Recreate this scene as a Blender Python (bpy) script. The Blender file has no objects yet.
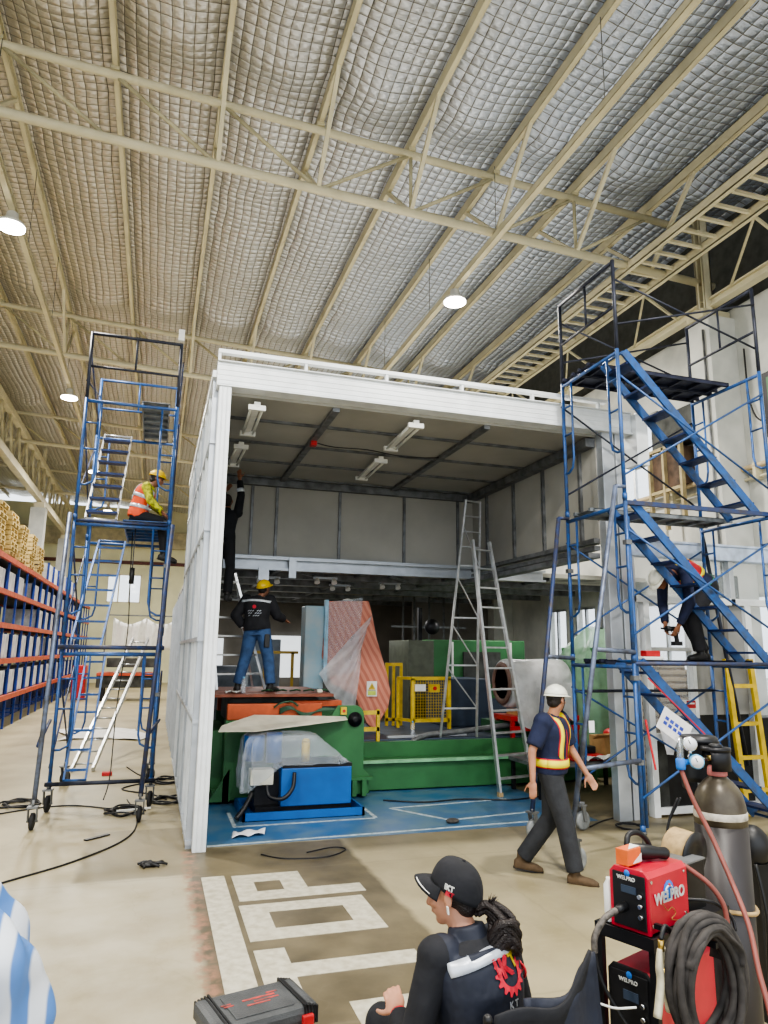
import bpy, math, random
from mathutils import Vector, Matrix
from mathutils.bvhtree import BVHTree
random.seed(7)
SC = bpy.context.scene
COL = SC.collection
V = Vector
PI = math.pi
ORG = {}


def srgb(r, g, b):
    def c(u):
        u /= 255.0
        return u / 12.92 if u <= 0.04045 else ((u + 0.055) / 1.055) ** 2.4
    return (c(r), c(g), c(b), 1.0)


# ------------------------------------------------------------------ materials
def mat(name, col, rough=0.6, metal=0.0, var=0.12, scale=6.0, bump=0.0, bscale=40.0, alpha=1.0, emit=0.0,
        spec=0.5, trans=0.0, dark=None, streak=None):
    m = bpy.data.materials.new(name)
    m.use_nodes = True
    nt = m.node_tree
    N, L = nt.nodes, nt.links
    b = N['Principled BSDF']
    b.inputs['Roughness'].default_value = rough
    b.inputs['Metallic'].default_value = metal
    b.inputs['Specular IOR Level'].default_value = spec
    tc = N.new('ShaderNodeTexCoord')
    nz = N.new('ShaderNodeTexNoise')
    nz.inputs['Scale'].default_value = scale
    nz.inputs['Detail'].default_value = 4
    src = tc.outputs['Object']
    if streak:
        mp = N.new('ShaderNodeMapping')
        mp.inputs['Scale'].default_value = streak
        L.new(src, mp.inputs['Vector'])
        src = mp.outputs['Vector']
    L.new(src, nz.inputs['Vector'])
    mx = N.new('ShaderNodeMix')
    mx.data_type = 'RGBA'
    c = srgb(*col)
    d = srgb(*dark) if dark else tuple(x * (1 - var * 2.2) for x in c[:3]) + (1,)
    e = tuple(min(1, x * (1 + var)) for x in c[:3]) + (1,)
    mx.inputs['A'].default_value = d
    mx.inputs['B'].default_value = e
    rp = N.new('ShaderNodeMapRange')
    rp.inputs['From Min'].default_value = 0.3
    rp.inputs['From Max'].default_value = 0.62
    L.new(nz.outputs['Fac'], rp.inputs['Value'])
    L.new(rp.outputs['Result'], mx.inputs['Factor'])
    L.new(mx.outputs['Result'], b.inputs['Base Color'])
    if bump:
        nb = N.new('ShaderNodeTexNoise')
        nb.inputs['Scale'].default_value = bscale
        L.new(tc.outputs['Object'], nb.inputs['Vector'])
        bp = N.new('ShaderNodeBump')
        bp.inputs['Strength'].default_value = bump
        bp.inputs['Distance'].default_value = 0.02
        L.new(nb.outputs['Fac'], bp.inputs['Height'])
        L.new(bp.outputs['Normal'], b.inputs['Normal'])
    if emit:
        b.inputs['Emission Color'].default_value = c
        b.inputs['Emission Strength'].default_value = emit
    if alpha < 1:
        b.inputs['Alpha'].default_value = alpha
    if trans:
        b.inputs['Transmission Weight'].default_value = trans
    return m


M = {}
M['cream'] = mat('cream_painted_steel', (226, 218, 188), 0.55, 0.0, 0.06, 2.0, streak=(1, 1, 1))
M['cream_d'] = mat('aged_cream_steel', (208, 200, 168), 0.6, 0.0, 0.12, 3.0)
M['galv'] = mat('galvanised_steel', (190, 195, 202), 0.4, 0.5, 0.07, 4.0)
M['galv_d'] = mat('dull_galvanised_steel', (120, 122, 124), 0.5, 0.5, 0.2, 6.0)
M['alu_white'] = mat('bright_white_aluminium', (236, 240, 243), 0.4, 0.15, 0.05, 4.0)
M['alu'] = mat('aluminium', (196, 198, 200), 0.35, 0.75, 0.1, 8.0)
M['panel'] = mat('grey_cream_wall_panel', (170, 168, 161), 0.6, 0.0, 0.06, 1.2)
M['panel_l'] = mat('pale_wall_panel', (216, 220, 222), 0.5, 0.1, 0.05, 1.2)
M['sblue'] = mat('scaffold_blue_paint', (46, 90, 152), 0.42, 0.25, 0.14, 14.0, dark=(66, 82, 112))
M['sblue_d'] = mat('worn_dark_blue_scaffold_paint', (50, 66, 106), 0.5, 0.3, 0.2, 12.0, dark=(74, 70, 72))
M['sgrey'] = mat('bare_grey_scaffold_tube', (108, 120, 146), 0.45, 0.5, 0.18, 10.0, dark=(88, 90, 98))
M['sblack'] = mat('blackened_scaffold_tube', (44, 48, 62), 0.5, 0.3, 0.2, 12.0)
M['tread'] = mat('dark_blue_stair_tread', (34, 52, 98), 0.5, 0.3, 0.2, 16.0)
M['plank'] = mat('grey_steel_plank', (132, 138, 144), 0.5, 0.5, 0.2, 8.0, bump=0.3, bscale=60)
M['plank_d'] = mat('dark_steel_plank', (42, 46, 66), 0.6, 0.3, 0.2, 8.0)
M['rubber'] = mat('dark_rubber', (38, 38, 40), 0.75, 0, 0.2, 10)
M['wheel'] = mat('grey_caster_wheel', (150, 154, 156), 0.5, 0.1, 0.15, 10)
M['blk'] = mat('black_plastic', (24, 24, 27), 0.45, 0, 0.15, 10)
M['blk_m'] = mat('black_painted_steel', (28, 28, 32), 0.4, 0.3, 0.2, 10)
M['green'] = mat('machine_green_paint', (56, 110, 66), 0.42, 0.05, 0.10, 2.5)
M['green_d'] = mat('dark_green_paint', (36, 84, 54), 0.5, 0.05, 0.2, 3)
M['orange'] = mat('orange_paint', (192, 88, 46), 0.5, 0.05, 0.14, 4)
M['orange_r'] = mat('rusty_orange_plate', (128, 72, 54), 0.6, 0.1, 0.2, 5)
M['mblue'] = mat('bright_blue_paint', (28, 94, 168), 0.38, 0.05, 0.08, 3)
M['navyblk'] = mat('dark_slate_machine_paint', (58, 70, 88), 0.5, 0.1, 0.15, 3)
M['yellow'] = mat('yellow_paint', (214, 184, 52), 0.45, 0.05, 0.1, 8)
M['red'] = mat('red_paint', (190, 40, 44), 0.4, 0.05, 0.1, 6)
M['welred'] = mat('welder_red_paint', (198, 34, 58), 0.32, 0.05, 0.07, 6)
M['white'] = mat('white_paint', (236, 236, 232), 0.5, 0, 0.05, 5)
M['offw'] = mat('off_white_plastic', (222, 218, 200), 0.5, 0, 0.08, 5)
M['paper'] = mat('paper', (232, 232, 236), 0.8, 0, 0.05, 9)
M['bluepr'] = mat('blue_print', (60, 80, 180), 0.8, 0, 0.2, 30)
M['card'] = mat('cardboard', (186, 146, 96), 0.85, 0, 0.12, 6)
M['wood'] = mat('pale_pallet_wood', (204, 180, 120), 0.8, 0, 0.16, 6, streak=(2, 12, 12))
M['rackor'] = mat('rack_orange_beam', (186, 82, 56), 0.5, 0.1, 0.14, 5)
M['rackbl'] = mat('rack_blue_upright', (34, 66, 150), 0.5, 0.1, 0.14, 5)
M['sack'] = mat('grey_white_crate', (216, 218, 222), 0.7, 0, 0.08, 4, dark=(176, 178, 186))
M['dark'] = mat('dark_machinery', (66, 68, 66), 0.6, 0.2, 0.3, 4)
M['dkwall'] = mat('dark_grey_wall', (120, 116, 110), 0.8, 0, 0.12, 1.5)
M['rope'] = mat('jute', (176, 150, 108), 0.9, 0, 0.1, 40)
M['hose'] = mat('dusty_pink_rubber_hose', (140, 80, 72), 0.6, 0, 0.1, 10)
M['chrome'] = mat('chrome', (210, 212, 214), 0.18, 1.0, 0.05, 10)
M['brass'] = mat('brass', (190, 160, 90), 0.3, 0.9, 0.1, 10)
M['cylgrey'] = mat('scuffed_dark_gas_cylinder_paint', (50, 47, 48), 0.42, 0.15, 0.18, 5, dark=(50, 46, 46))
M['cylshoul'] = mat('scuffed_olive_cylinder_shoulder', (84, 78, 66), 0.35, 0.3, 0.25, 9, dark=(70, 62, 54))
M['wornband'] = mat('worn_white_band', (196, 190, 178), 0.6, 0.0, 0.2, 18)
M['pinkred'] = mat('faded_red_collar', (186, 112, 110), 0.5, 0, 0.1, 10)
M['screen_g'] = mat('gauge_face', (232, 234, 238), 0.3, 0, 0.03, 10)
M['lblue'] = mat('light_blue_plastic', (96, 168, 206), 0.35, 0, 0.1, 10)
M['skin'] = mat('skin', (186, 134, 108), 0.55, 0, 0.06, 12)
M['skin_d'] = mat('tanned_skin', (142, 96, 72), 0.55, 0, 0.06, 12)
M['hair'] = mat('black_hair', (34, 25, 24), 0.45, 0, 0.3, 60, bump=0.5, bscale=180, streak=(30, 30, 4))
M['navy'] = mat('navy_cotton', (28, 36, 66), 0.85, 0, 0.12, 10, bump=0.35, bscale=16)
M['blackcl'] = mat('black_cotton', (24, 25, 31), 0.85, 0, 0.14, 10, bump=0.35, bscale=16)
M['vest'] = mat('dark_navy_vest_cloth', (26, 31, 46), 0.7, 0, 0.14, 7, bump=0.5, bscale=12)
M['jeans'] = mat('blue_denim', (58, 86, 128), 0.85, 0, 0.15, 9, bump=0.35, bscale=14)
M['greytr'] = mat('charcoal_trousers', (50, 52, 57), 0.85, 0, 0.12, 9, bump=0.45, bscale=12)
M['boot'] = mat('brown_suede', (94, 76, 56), 0.85, 0, 0.14, 14)
M['bootblk'] = mat('black_leather', (32, 31, 32), 0.5, 0, 0.14, 14)
M['hivis'] = mat('high_visibility_yellow', (240, 226, 40), 0.6, 0, 0.05, 8, emit=0.05)
M['hivo'] = mat('high_visibility_orange_mesh', (232, 88, 48), 0.7, 0, 0.08, 8)
M['refl'] = mat('silver_reflective_tape', (206, 212, 222), 0.4, 0.3, 0.08, 20)
M['camo'] = mat('yellow_green_camouflage', (206, 206, 50), 0.85, 0, 0.1, 22, dark=(46, 66, 40))
M['redtape'] = mat('red_webbing', (196, 42, 52), 0.7, 0, 0.1, 10)
M['greentape'] = mat('green_webbing', (60, 160, 130), 0.7, 0, 0.1, 10)
M['hwhite'] = mat('white_helmet_shell', (238, 238, 226), 0.35, 0, 0.04, 6)
M['hyel'] = mat('yellow_helmet_shell', (238, 200, 30), 0.35, 0, 0.05, 6)
M['logored'] = mat('logo_red', (206, 40, 62), 0.6, 0, 0.06, 10)
M['logoyel'] = mat('logo_yellow', (226, 200, 50), 0.6, 0, 0.06, 10)
M['logoblue'] = mat('logo_blue', (36, 112, 200), 0.5, 0, 0.06, 10)
M['film'] = mat('milky_plastic_film', (232, 234, 238), 0.22, 0, 0.06, 9, alpha=0.42, bump=0.8, bscale=14)
M['film_d'] = mat('clear_plastic_film', (214, 222, 232), 0.18, 0, 0.06, 9, alpha=0.30, bump=0.8, bscale=16)
M['film_o'] = mat('thick_milky_plastic_wrap', (214, 214, 216), 0.3, 0, 0.08, 6, alpha=0.78, bump=0.9, bscale=9)
M['film_g'] = mat('thin_plastic_over_green', (150, 190, 160), 0.3, 0, 0.15, 3, alpha=0.55, bump=0.9, bscale=7)
M['glass'] = mat('window_glass', (225, 235, 240), 0.05, 0, 0.0, 1, alpha=0.16)
M['toolgrey'] = mat('dark_grey_tough_plastic', (74, 76, 78), 0.5, 0, 0.12, 9, bump=0.2, bscale=120)
M['lamp'] = mat('lit_led', (255, 250, 236), 0.5, 0, 0, 1, emit=26.0)
M['tube'] = mat('unlit_fluorescent_tube', (226, 226, 218), 0.4, 0, 0.02, 5)
M['gauze'] = mat('dark_steel_grating', (46, 50, 62), 0.6, 0.4, 0.2, 20)
M['stone'] = mat('dark_stone', (74, 70, 66), 0.9, 0, 0.2, 20)
M['tarpw'] = mat('white_tarp', (218, 222, 230), 0.5, 0, 0.1, 6)


def node_floor():
    m = bpy.data.materials.new('sealed_concrete_floor')
    m.use_nodes = True
    nt = m.node_tree
    N, L = nt.nodes, nt.links
    b = N['Principled BSDF']
    tc = N.new('ShaderNodeTexCoord')
    P = tc.outputs['Object']
    sx = N.new('ShaderNodeSeparateXYZ')
    L.new(P, sx.inputs[0])

    def math_(op, a, b_=None, clamp=False):
        n = N.new('ShaderNodeMath')
        n.operation = op
        n.use_clamp = clamp
        for i, q in enumerate((a, b_)):
            if q is None:
                continue
            if isinstance(q, (int, float)):
                n.inputs[i].default_value = q
            else:
                L.new(q, n.inputs[i])
        return n.outputs[0]

    def noise(s, d=5, vec=None, r=0.55):
        n = N.new('ShaderNodeTexNoise')
        n.inputs['Scale'].default_value = s
        n.inputs['Detail'].default_value = d
        n.inputs['Roughness'].default_value = r
        L.new(vec or P, n.inputs['Vector'])
        return n.outputs['Fac']

    def mix(f, a, c):
        n = N.new('ShaderNodeMix')
        n.data_type = 'RGBA'
        for k, q in (('Factor', f), ('A', a), ('B', c)):
            if isinstance(q, (tuple, float, int)):
                n.inputs[k].default_value = q
            else:
                L.new(q, n.inputs[k])
        return n.outputs['Result']

    def ramp(f, a, c):
        n = N.new('ShaderNodeMapRange')
        n.inputs['From Min'].default_value = a
        n.inputs['From Max'].default_value = c
        L.new(f, n.inputs['Value'])
        return n.outputs['Result']
    nb = noise(1.1)
    jig = math_('MULTIPLY', math_('SUBTRACT', noise(5), 0.5), 0.08)
    X = math_('ADD', sx.outputs[0], jig)
    Y = math_('ADD', sx.outputs[1], jig)

    def box(x0, x1, y0, y1, soft=0.03):
        a = ramp(X, x0 - soft, x0 + soft)
        c = ramp(X, x1 + soft, x1 - soft)
        d = ramp(Y, y0 - soft, y0 + soft)
        e = ramp(Y, y1 + soft, y1 - soft)
        return math_('MULTIPLY', math_('MULTIPLY', a, c), math_('MULTIPLY', d, e))
    base = mix(ramp(nb, 0.3, 0.7), srgb(148, 137, 106), srgb(180, 169, 138))
    fine = noise(14, 8)
    base = mix(math_('MULTIPLY', ramp(fine, 0.5, 0.75), 0.35), base, srgb(176, 164, 134))
    # pale, worn lane near the camera on the left
    pale = math_('MULTIPLY', box(-2.2, 0.42, 1.0, 7.2, 0.15), ramp(noise(2.2), 0.3, 0.6))
    base = mix(math_('MULTIPLY', pale, 0.55), base, srgb(186, 180, 164))
    # darker brown-grey bay in front of the booth
    dirt_shade = mix(ramp(noise(2.6, 8), 0.32, 0.66), srgb(68, 61, 46), srgb(104, 95, 74))
    base = mix(math_('MULTIPLY', box(0.44, 2.05, -2, 7.96), 0.92), base, dirt_shade)
    base = mix(math_('MULTIPLY', box(-0.52, 0.47, 7.1, 8.9), 0.55), base, dirt_shade)
    base = mix(math_('MULTIPLY', box(2.05, 9, 7.5, 12, 0.12), 0.8), base, dirt_shade)  # shade by the booth, scaffold and partition, painted with the same dark brown
    # seam with rusty dirt
    base = mix(math_('MULTIPLY', box(0.40, 0.52, -2, 7.9), ramp(noise(9), 0.42, 0.6)), base, srgb(150, 112, 88))
    # joints
    for yy in (4.2, 7.05, 12.6, 18.6, 24.6):
        base = mix(math_('MULTIPLY', box(-8, 9, yy - 0.008, yy + 0.008, 0.012), 0.45), base, srgb(128, 120, 100))
    for xx in (3.1, 5.6, -2.6):
        base = mix(math_('MULTIPLY', box(xx - 0.008, xx + 0.008, -3, 44, 0.012), 0.35), base, srgb(128, 120, 100))
    # hairline cracks and stains
    vo = N.new('ShaderNodeTexVoronoi')
    vo.feature = 'DISTANCE_TO_EDGE'
    vo.inputs['Scale'].default_value = 0.9
    wp = N.new('ShaderNodeMixRGB')
    wp.blend_type = 'ADD'
    wp.inputs[0].default_value = 0.5
    nc = N.new('ShaderNodeTexNoise')
    nc.inputs['Scale'].default_value = 2.2
    L.new(P, nc.inputs['Vector'])
    L.new(P, wp.inputs[1])
    L.new(nc.outputs['Color'], wp.inputs[2])
    L.new(wp.outputs[0], vo.inputs['Vector'])
    crack = math_('MULTIPLY', ramp(vo.outputs['Distance'], 0.006, 0.0), 0.16)
    base = mix(crack, base, srgb(120, 112, 94))
    st = math_('MULTIPLY', ramp(noise(0.8, 5), 0.48, 0.66), 0.5)
    base = mix(st, base, srgb(136, 124, 96))
    L.new(base, b.inputs['Base Color'])
    r = N.new('ShaderNodeMapRange')
    r.inputs['To Min'].default_value = 0.32
    r.inputs['To Max'].default_value = 0.6
    L.new(nb, r.inputs['Value'])
    L.new(r.outputs['Result'], b.inputs['Roughness'])
    bp = N.new('ShaderNodeBump')
    bp.inputs['Strength'].default_value = 0.06
    bp.inputs['Distance'].default_value = 0.01
    L.new(fine, bp.inputs['Height'])
    L.new(bp.outputs['Normal'], b.inputs['Normal'])
    return m


def node_foil():
    """silver bubble-foil roof insulation held up by a dark wire mesh"""
    m = bpy.data.materials.new('silver_foil_insulation')
    m.use_nodes = True
    nt = m.node_tree
    N, L = nt.nodes, nt.links
    b = N['Principled BSDF']
    tc = N.new('ShaderNodeTexCoord')
    wob = N.new('ShaderNodeTexNoise')
    wob.inputs['Scale'].default_value = 0.9
    L.new(tc.outputs['Object'], wob.inputs['Vector'])
    ad = N.new('ShaderNodeVectorMath')
    ad.operation = 'MULTIPLY_ADD'
    ad.inputs[1].default_value = (0.09, 0.09, 0)
    L.new(wob.outputs['Color'], ad.inputs[0])
    L.new(tc.outputs['Object'], ad.inputs[2])
    sx = N.new('ShaderNodeSeparateXYZ')
    L.new(ad.outputs[0], sx.inputs[0])

    def mth(op, a, c=None):
        n = N.new('ShaderNodeMath')
        n.operation = op
        for i, q in enumerate((a, c)):
            if q is None:
                continue
            if isinstance(q, (int, float)):
                n.inputs[i].default_value = q
            else:
                L.new(q, n.inputs[i])
        return n.outputs[0]
    def cell(axis):
        q = mth('MULTIPLY', sx.outputs[axis], PI / 0.155)
        return mth('ABSOLUTE', mth('SINE', q))
    sxx, syy = cell(0), cell(1)
    mn = mth('MINIMUM', sxx, syy)
    wire = N.new('ShaderNodeMapRange')
    wire.inputs['From Min'].default_value = 0.15
    wire.inputs['From Max'].default_value = 0.06
    L.new(mn, wire.inputs['Value'])
    puff = mth('POWER', mth('MULTIPLY', sxx, syy), 0.6)
    cr = N.new('ShaderNodeTexNoise')
    cr.inputs['Scale'].default_value = 7
    cr.inputs['Detail'].default_value = 6
    mp = N.new('ShaderNodeMapping')
    mp.inputs['Scale'].default_value = (0.8, 2.0, 1)
    L.new(tc.outputs['Object'], mp.inputs['Vector'])
    L.new(mp.outputs['Vector'], cr.inputs['Vector'])
    h = mth('ADD', mth('MULTIPLY', puff, 0.8), mth('MULTIPLY', cr.outputs['Fac'], 1.2))
    bp = N.new('ShaderNodeBump')
    bp.inputs['Strength'].default_value = 0.9
    bp.inputs['Distance'].default_value = 0.035
    L.new(h, bp.inputs['Height'])
    L.new(bp.outputs['Normal'], b.inputs['Normal'])
    # tint paints in warm floor bounce at left, cool daylight at right
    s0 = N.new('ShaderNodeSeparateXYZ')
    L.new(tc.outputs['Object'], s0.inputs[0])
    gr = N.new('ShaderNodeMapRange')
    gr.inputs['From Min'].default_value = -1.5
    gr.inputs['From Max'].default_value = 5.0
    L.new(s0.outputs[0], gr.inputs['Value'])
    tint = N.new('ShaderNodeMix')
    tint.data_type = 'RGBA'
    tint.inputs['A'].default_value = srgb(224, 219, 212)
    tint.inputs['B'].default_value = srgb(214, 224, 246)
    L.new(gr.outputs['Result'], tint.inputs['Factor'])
    mx = N.new('ShaderNodeMix')
    mx.data_type = 'RGBA'
    L.new(wire.outputs['Result'], mx.inputs['Factor'])
    L.new(tint.outputs['Result'], mx.inputs['A'])
    mx.inputs['B'].default_value = srgb(92, 88, 82)
    L.new(mx.outputs['Result'], b.inputs['Base Color'])
    im = mth('MULTIPLY', mth('SUBTRACT', 1.0, wire.outputs['Result']), 0.68)
    L.new(im, b.inputs['Metallic'])
    b.inputs['Roughness'].default_value = 0.3
    return m


M['floor'] = node_floor()
M['foil'] = node_foil()


def node_stripes(name, c1, c2, width, axis='Z', duty=0.5, rough=0.7, bump=0.0):
    m = bpy.data.materials.new(name)
    m.use_nodes = True
    nt = m.node_tree
    N, L = nt.nodes, nt.links
    b = N['Principled BSDF']
    tc = N.new('ShaderNodeTexCoord')
    mp = N.new('ShaderNodeMapping')
    if axis == 'D':
        mp.inputs['Rotation'].default_value = (0, math.radians(-62), 0)
    L.new(tc.outputs['Object'], mp.inputs['Vector'])
    wv = N.new('ShaderNodeTexWave')
    wv.wave_type = 'BANDS'
    wv.bands_direction = 'Z' if axis in 'ZD' else axis
    wv.inputs['Scale'].default_value = 0.314 / width
    wv.inputs['Distortion'].default_value = 1.4
    wv.inputs['Detail'].default_value = 2
    wv.inputs['Detail Scale'].default_value = 1.2
    L.new(mp.outputs['Vector'], wv.inputs['Vector'])
    cr = N.new('ShaderNodeMapRange')
    cr.inputs['From Min'].default_value = duty - 0.12
    cr.inputs['From Max'].default_value = duty + 0.12
    L.new(wv.outputs['Fac'], cr.inputs['Value'])
    mx = N.new('ShaderNodeMix')
    mx.data_type = 'RGBA'
    mx.inputs['A'].default_value = srgb(*c1)
    mx.inputs['B'].default_value = srgb(*c2)
    L.new(cr.outputs['Result'], mx.inputs['Factor'])
    L.new(mx.outputs['Result'], b.inputs['Base Color'])
    b.inputs['Roughness'].default_value = rough
    if bump:
        bp = N.new('ShaderNodeBump')
        bp.inputs['Strength'].default_value = bump
        bp.inputs['Distance'].default_value = 0.02
        L.new(wv.outputs['Fac'], bp.inputs['Height'])
        L.new(bp.outputs['Normal'], b.inputs['Normal'])
    return m


M['orcloth'] = node_stripes('salmon_corrugated_cover', (190, 114, 94), (210, 138, 116), 0.10, 'D', 0.45, 0.55, 0.5)
M['tarps'] = node_stripes('blue_and_white_striped_tarp', (84, 130, 196), (214, 220, 230), 0.12, 'X', 0.5, 0.45, 0.1)
M['bluefloor'] = mat('worn_blue_floor_paint', (54, 96, 138), 0.34, 0.0, 0.1, 3.2, dark=(92, 120, 140))
M['floorwhite'] = mat('worn_white_floor_paint', (200, 195, 178), 0.5, 0, 0.05, 14, dark=(176, 169, 148))
M['sacks'] = node_stripes('stacked_paper_sacks', (120, 100, 84), (190, 172, 148), 0.11, 'Z', 0.35, 0.8, 0.6)


# ------------------------------------------------------------------ mesh builder
def frame(d, up=None):
    d = V(d).normalized()
    u = V(up) if up else (V((0, 0, 1)) if abs(d.z) < 0.9 else V((0, 1, 0)))
    s = d.cross(u).normalized()
    u = s.cross(d).normalized()
    return d, s, u


class MB:
    def __init__(self):
        self.v, self.f, self.s, self.m = [], [], [], []
        self.mi = 0

    def add(self, vs, fs, smooth=False):
        n = len(self.v)
        self.v += [V(p) for p in vs]
        for f in fs:
            self.f.append([i + n for i in f])
            self.s.append(smooth)
            self.m.append(self.mi)
        return self

    def box(self, x0, x1, y0, y1, z0, z1):
        vs = [(x, y, z) for z in (z0, z1) for y in (y0, y1) for x in (x0, x1)]
        return self.add(vs, [(0, 2, 3, 1), (4, 5, 7, 6), (0, 1, 5, 4), (2, 6, 7, 3), (0, 4, 6, 2), (1, 3, 7, 5)])

    def obox(self, c, a, b, d):
        """box centred at c with half vectors a, b, d"""
        c, a, b, d = V(c), V(a), V(b), V(d)
        vs = [c + a * i + b * j + d * k for k in (-1, 1) for j in (-1, 1) for i in (-1, 1)]
        return self.add(vs, [(0, 2, 3, 1), (4, 5, 7, 6), (0, 1, 5, 4), (2, 6, 7, 3), (0, 4, 6, 2), (1, 3, 7, 5)])

    def bar(self, p0, p1, w, h, up=None):
        p0, p1 = V(p0), V(p1)
        d, s, u = frame(p1 - p0, up)
        return self.obox((p0 + p1) / 2, (p1 - p0) / 2, s * w / 2, u * h / 2)

    def chan(self, p0, p1, w, h, t, up=None):
        """C channel opening sideways"""
        p0, p1 = V(p0), V(p1)
        d, s, u = frame(p1 - p0, up)
        self.obox((p0 + p1) / 2 - s * (w / 2 - t / 2), (p1 - p0) / 2, s * t / 2, u * h / 2)
        for k in (-1, 1):
            self.obox((p0 + p1) / 2 + u * k * (h / 2 - t / 2), (p1 - p0) / 2, s * w / 2, u * t / 2)
            self.obox((p0 + p1) / 2 + u * k * (h / 2 - t) + s * (w / 2 - t / 2), (p1 - p0) / 2, s * t / 2, u * t * 1.6)
        return self

    def cyl(self, p0, p1, r0, r1=None, n=10, caps=True):
        p0, p1 = V(p0), V(p1)
        r1 = r0 if r1 is None else r1
        d, s, u = frame(p1 - p0)
        vs = []
        for p, r in ((p0, r0), (p1, r1)):
            for i in range(n):
                a = 2 * PI * i / n
                vs.append(p + (s * math.cos(a) + u * math.sin(a)) * r)
        self.add(vs, [(i, (i + 1) % n, n + (i + 1) % n, n + i) for i in range(n)], True)
        if caps:
            k = len(self.v) - 2 * n
            self.f.append([k + i for i in range(n)][::-1]); self.s.append(False); self.m.append(self.mi)
            self.f.append([k + n + i for i in range(n)]); self.s.append(False); self.m.append(self.mi)
        return self

    def tube(self, pts, r, n=8, closed=False):
        pts = [V(p) for p in pts]
        k = len(pts)
        rs = r if isinstance(r, (list, tuple)) else [r] * k
        rings = []
        up = None
        for i, p in enumerate(pts):
            a = pts[(i - 1) % k] if (closed or i > 0) else p
            b = pts[(i + 1) % k] if (closed or i < k - 1) else p
            d = (b - a)
            if d.length < 1e-9:
                d = V((0, 0, 1))
            d.normalize()
            if up is None:
                _, s, up = frame(d)
            s = d.cross(up)
            if s.length < 1e-6:
                _, s, up = frame(d)
            s.normalize()
            up = s.cross(d).normalized()
            rings.append([p + (s * math.cos(2 * PI * j / n) + up * math.sin(2 * PI * j / n)) * rs[i] for j in range(n)])
        vs = [q for rg in rings for q in rg]
        fs = []
        for i in range(k if closed else k - 1):
            i2 = (i + 1) % k
            for j in range(n):
                fs.append((i * n + j, i * n + (j + 1) % n, i2 * n + (j + 1) % n, i2 * n + j))
        self.add(vs, fs, True)
        if not closed:
            o = len(self.v) - k * n
            self.f.append([o + j for j in range(n)][::-1]); self.s.append(False); self.m.append(self.mi)
            self.f.append([o + (k - 1) * n + j for j in range(n)]); self.s.append(False); self.m.append(self.mi)
        return self

    def lathe(self, base, axis, prof, n=24):
        base = V(base)
        d, s, u = frame(axis)
        vs = []
        for r, h in prof:
            for j in range(n):
                a = 2 * PI * j / n
                vs.append(base + d * h + (s * math.cos(a) + u * math.sin(a)) * max(r, 1e-4))
        fs = []
        for i in range(len(prof) - 1):
            for j in range(n):
                fs.append((i * n + j, i * n + (j + 1) % n, (i + 1) * n + (j + 1) % n, (i + 1) * n + j))
        fs.append(tuple(range(n))[::-1])
        fs.append(tuple((len(prof) - 1) * n + j for j in range(n)))
        return self.add(vs, fs, True)

    def ell(self, c, ax, ay=None, az=None, n=16, m=10):
        """ellipsoid with axis vectors"""
        c = V(c)
        if ay is None:
            ax, ay, az = V((ax, 0, 0)), V((0, ax, 0)), V((0, 0, ax))
        ax, ay, az = V(ax), V(ay), V(az)
        vs = [c - az]
        for i in range(1, m):
            t = PI * i / m
            for j in range(n):
                a = 2 * PI * j / n
                vs.append(c - az * math.cos(t) + (ax * math.cos(a) + ay * math.sin(a)) * math.sin(t))
        vs.append(c + az)
        fs = [(0, 1 + (j + 1) % n, 1 + j) for j in range(n)]
        for i in range(m - 2):
            for j in range(n):
                p = 1 + i * n
                fs.append((p + j, p + (j + 1) % n, p + n + (j + 1) % n, p + n + j))
        p = 1 + (m - 2) * n
        fs += [(p + j, p + (j + 1) % n, len(vs) - 1) for j in range(n)]
        return self.add(vs, fs, True)

    def prism(self, poly, ext):
        ext = V(ext)
        poly = [V(p) for p in poly]
        n = len(poly)
        vs = poly + [p + ext for p in poly]
        fs = [tuple(range(n))[::-1], tuple(range(n, 2 * n))]
        fs += [(i, (i + 1) % n, n + (i + 1) % n, n + i) for i in range(n)]
        return self.add(vs, fs)

    def grid(self, fn, nu, nv, smooth=True):
        vs = [fn(i / nu, j / nv) for j in range(nv + 1) for i in range(nu + 1)]
        fs = [(j * (nu + 1) + i, j * (nu + 1) + i + 1, (j + 1) * (nu + 1) + i + 1, (j + 1) * (nu + 1) + i)
              for j in range(nv) for i in range(nu)]
        return self.add(vs, fs, smooth)

    def loft(self, rings, n=20, p=2.0):
        """rings: (centre, side half vector, depth half vector); closed ends"""
        vs = []
        for c, a, b in rings:
            for j in range(n):
                t = 2 * PI * j / n
                cs, sn = math.cos(t), math.sin(t)
                k = (abs(cs) ** p + abs(sn) ** p) ** (-1 / p)
                vs.append(V(c) + V(a) * cs * k + V(b) * sn * k)
        fs = []
        for i in range(len(rings) - 1):
            for j in range(n):
                fs.append((i * n + j, i * n + (j + 1) % n, (i + 1) * n + (j + 1) % n, (i + 1) * n + j))
        fs.append(tuple(range(n))[::-1])
        fs.append(tuple((len(rings) - 1) * n + j for j in range(n)))
        return self.add(vs, fs, True)

    def mesh(self, name, org=V((0, 0, 0))):
        me = bpy.data.meshes.new(name)
        me.from_pydata([tuple(p - org) for p in self.v], [], self.f)
        me.polygons.foreach_set('use_smooth', self.s)
        me.polygons.foreach_set('material_index', self.m)
        me.update()
        return me

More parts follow.
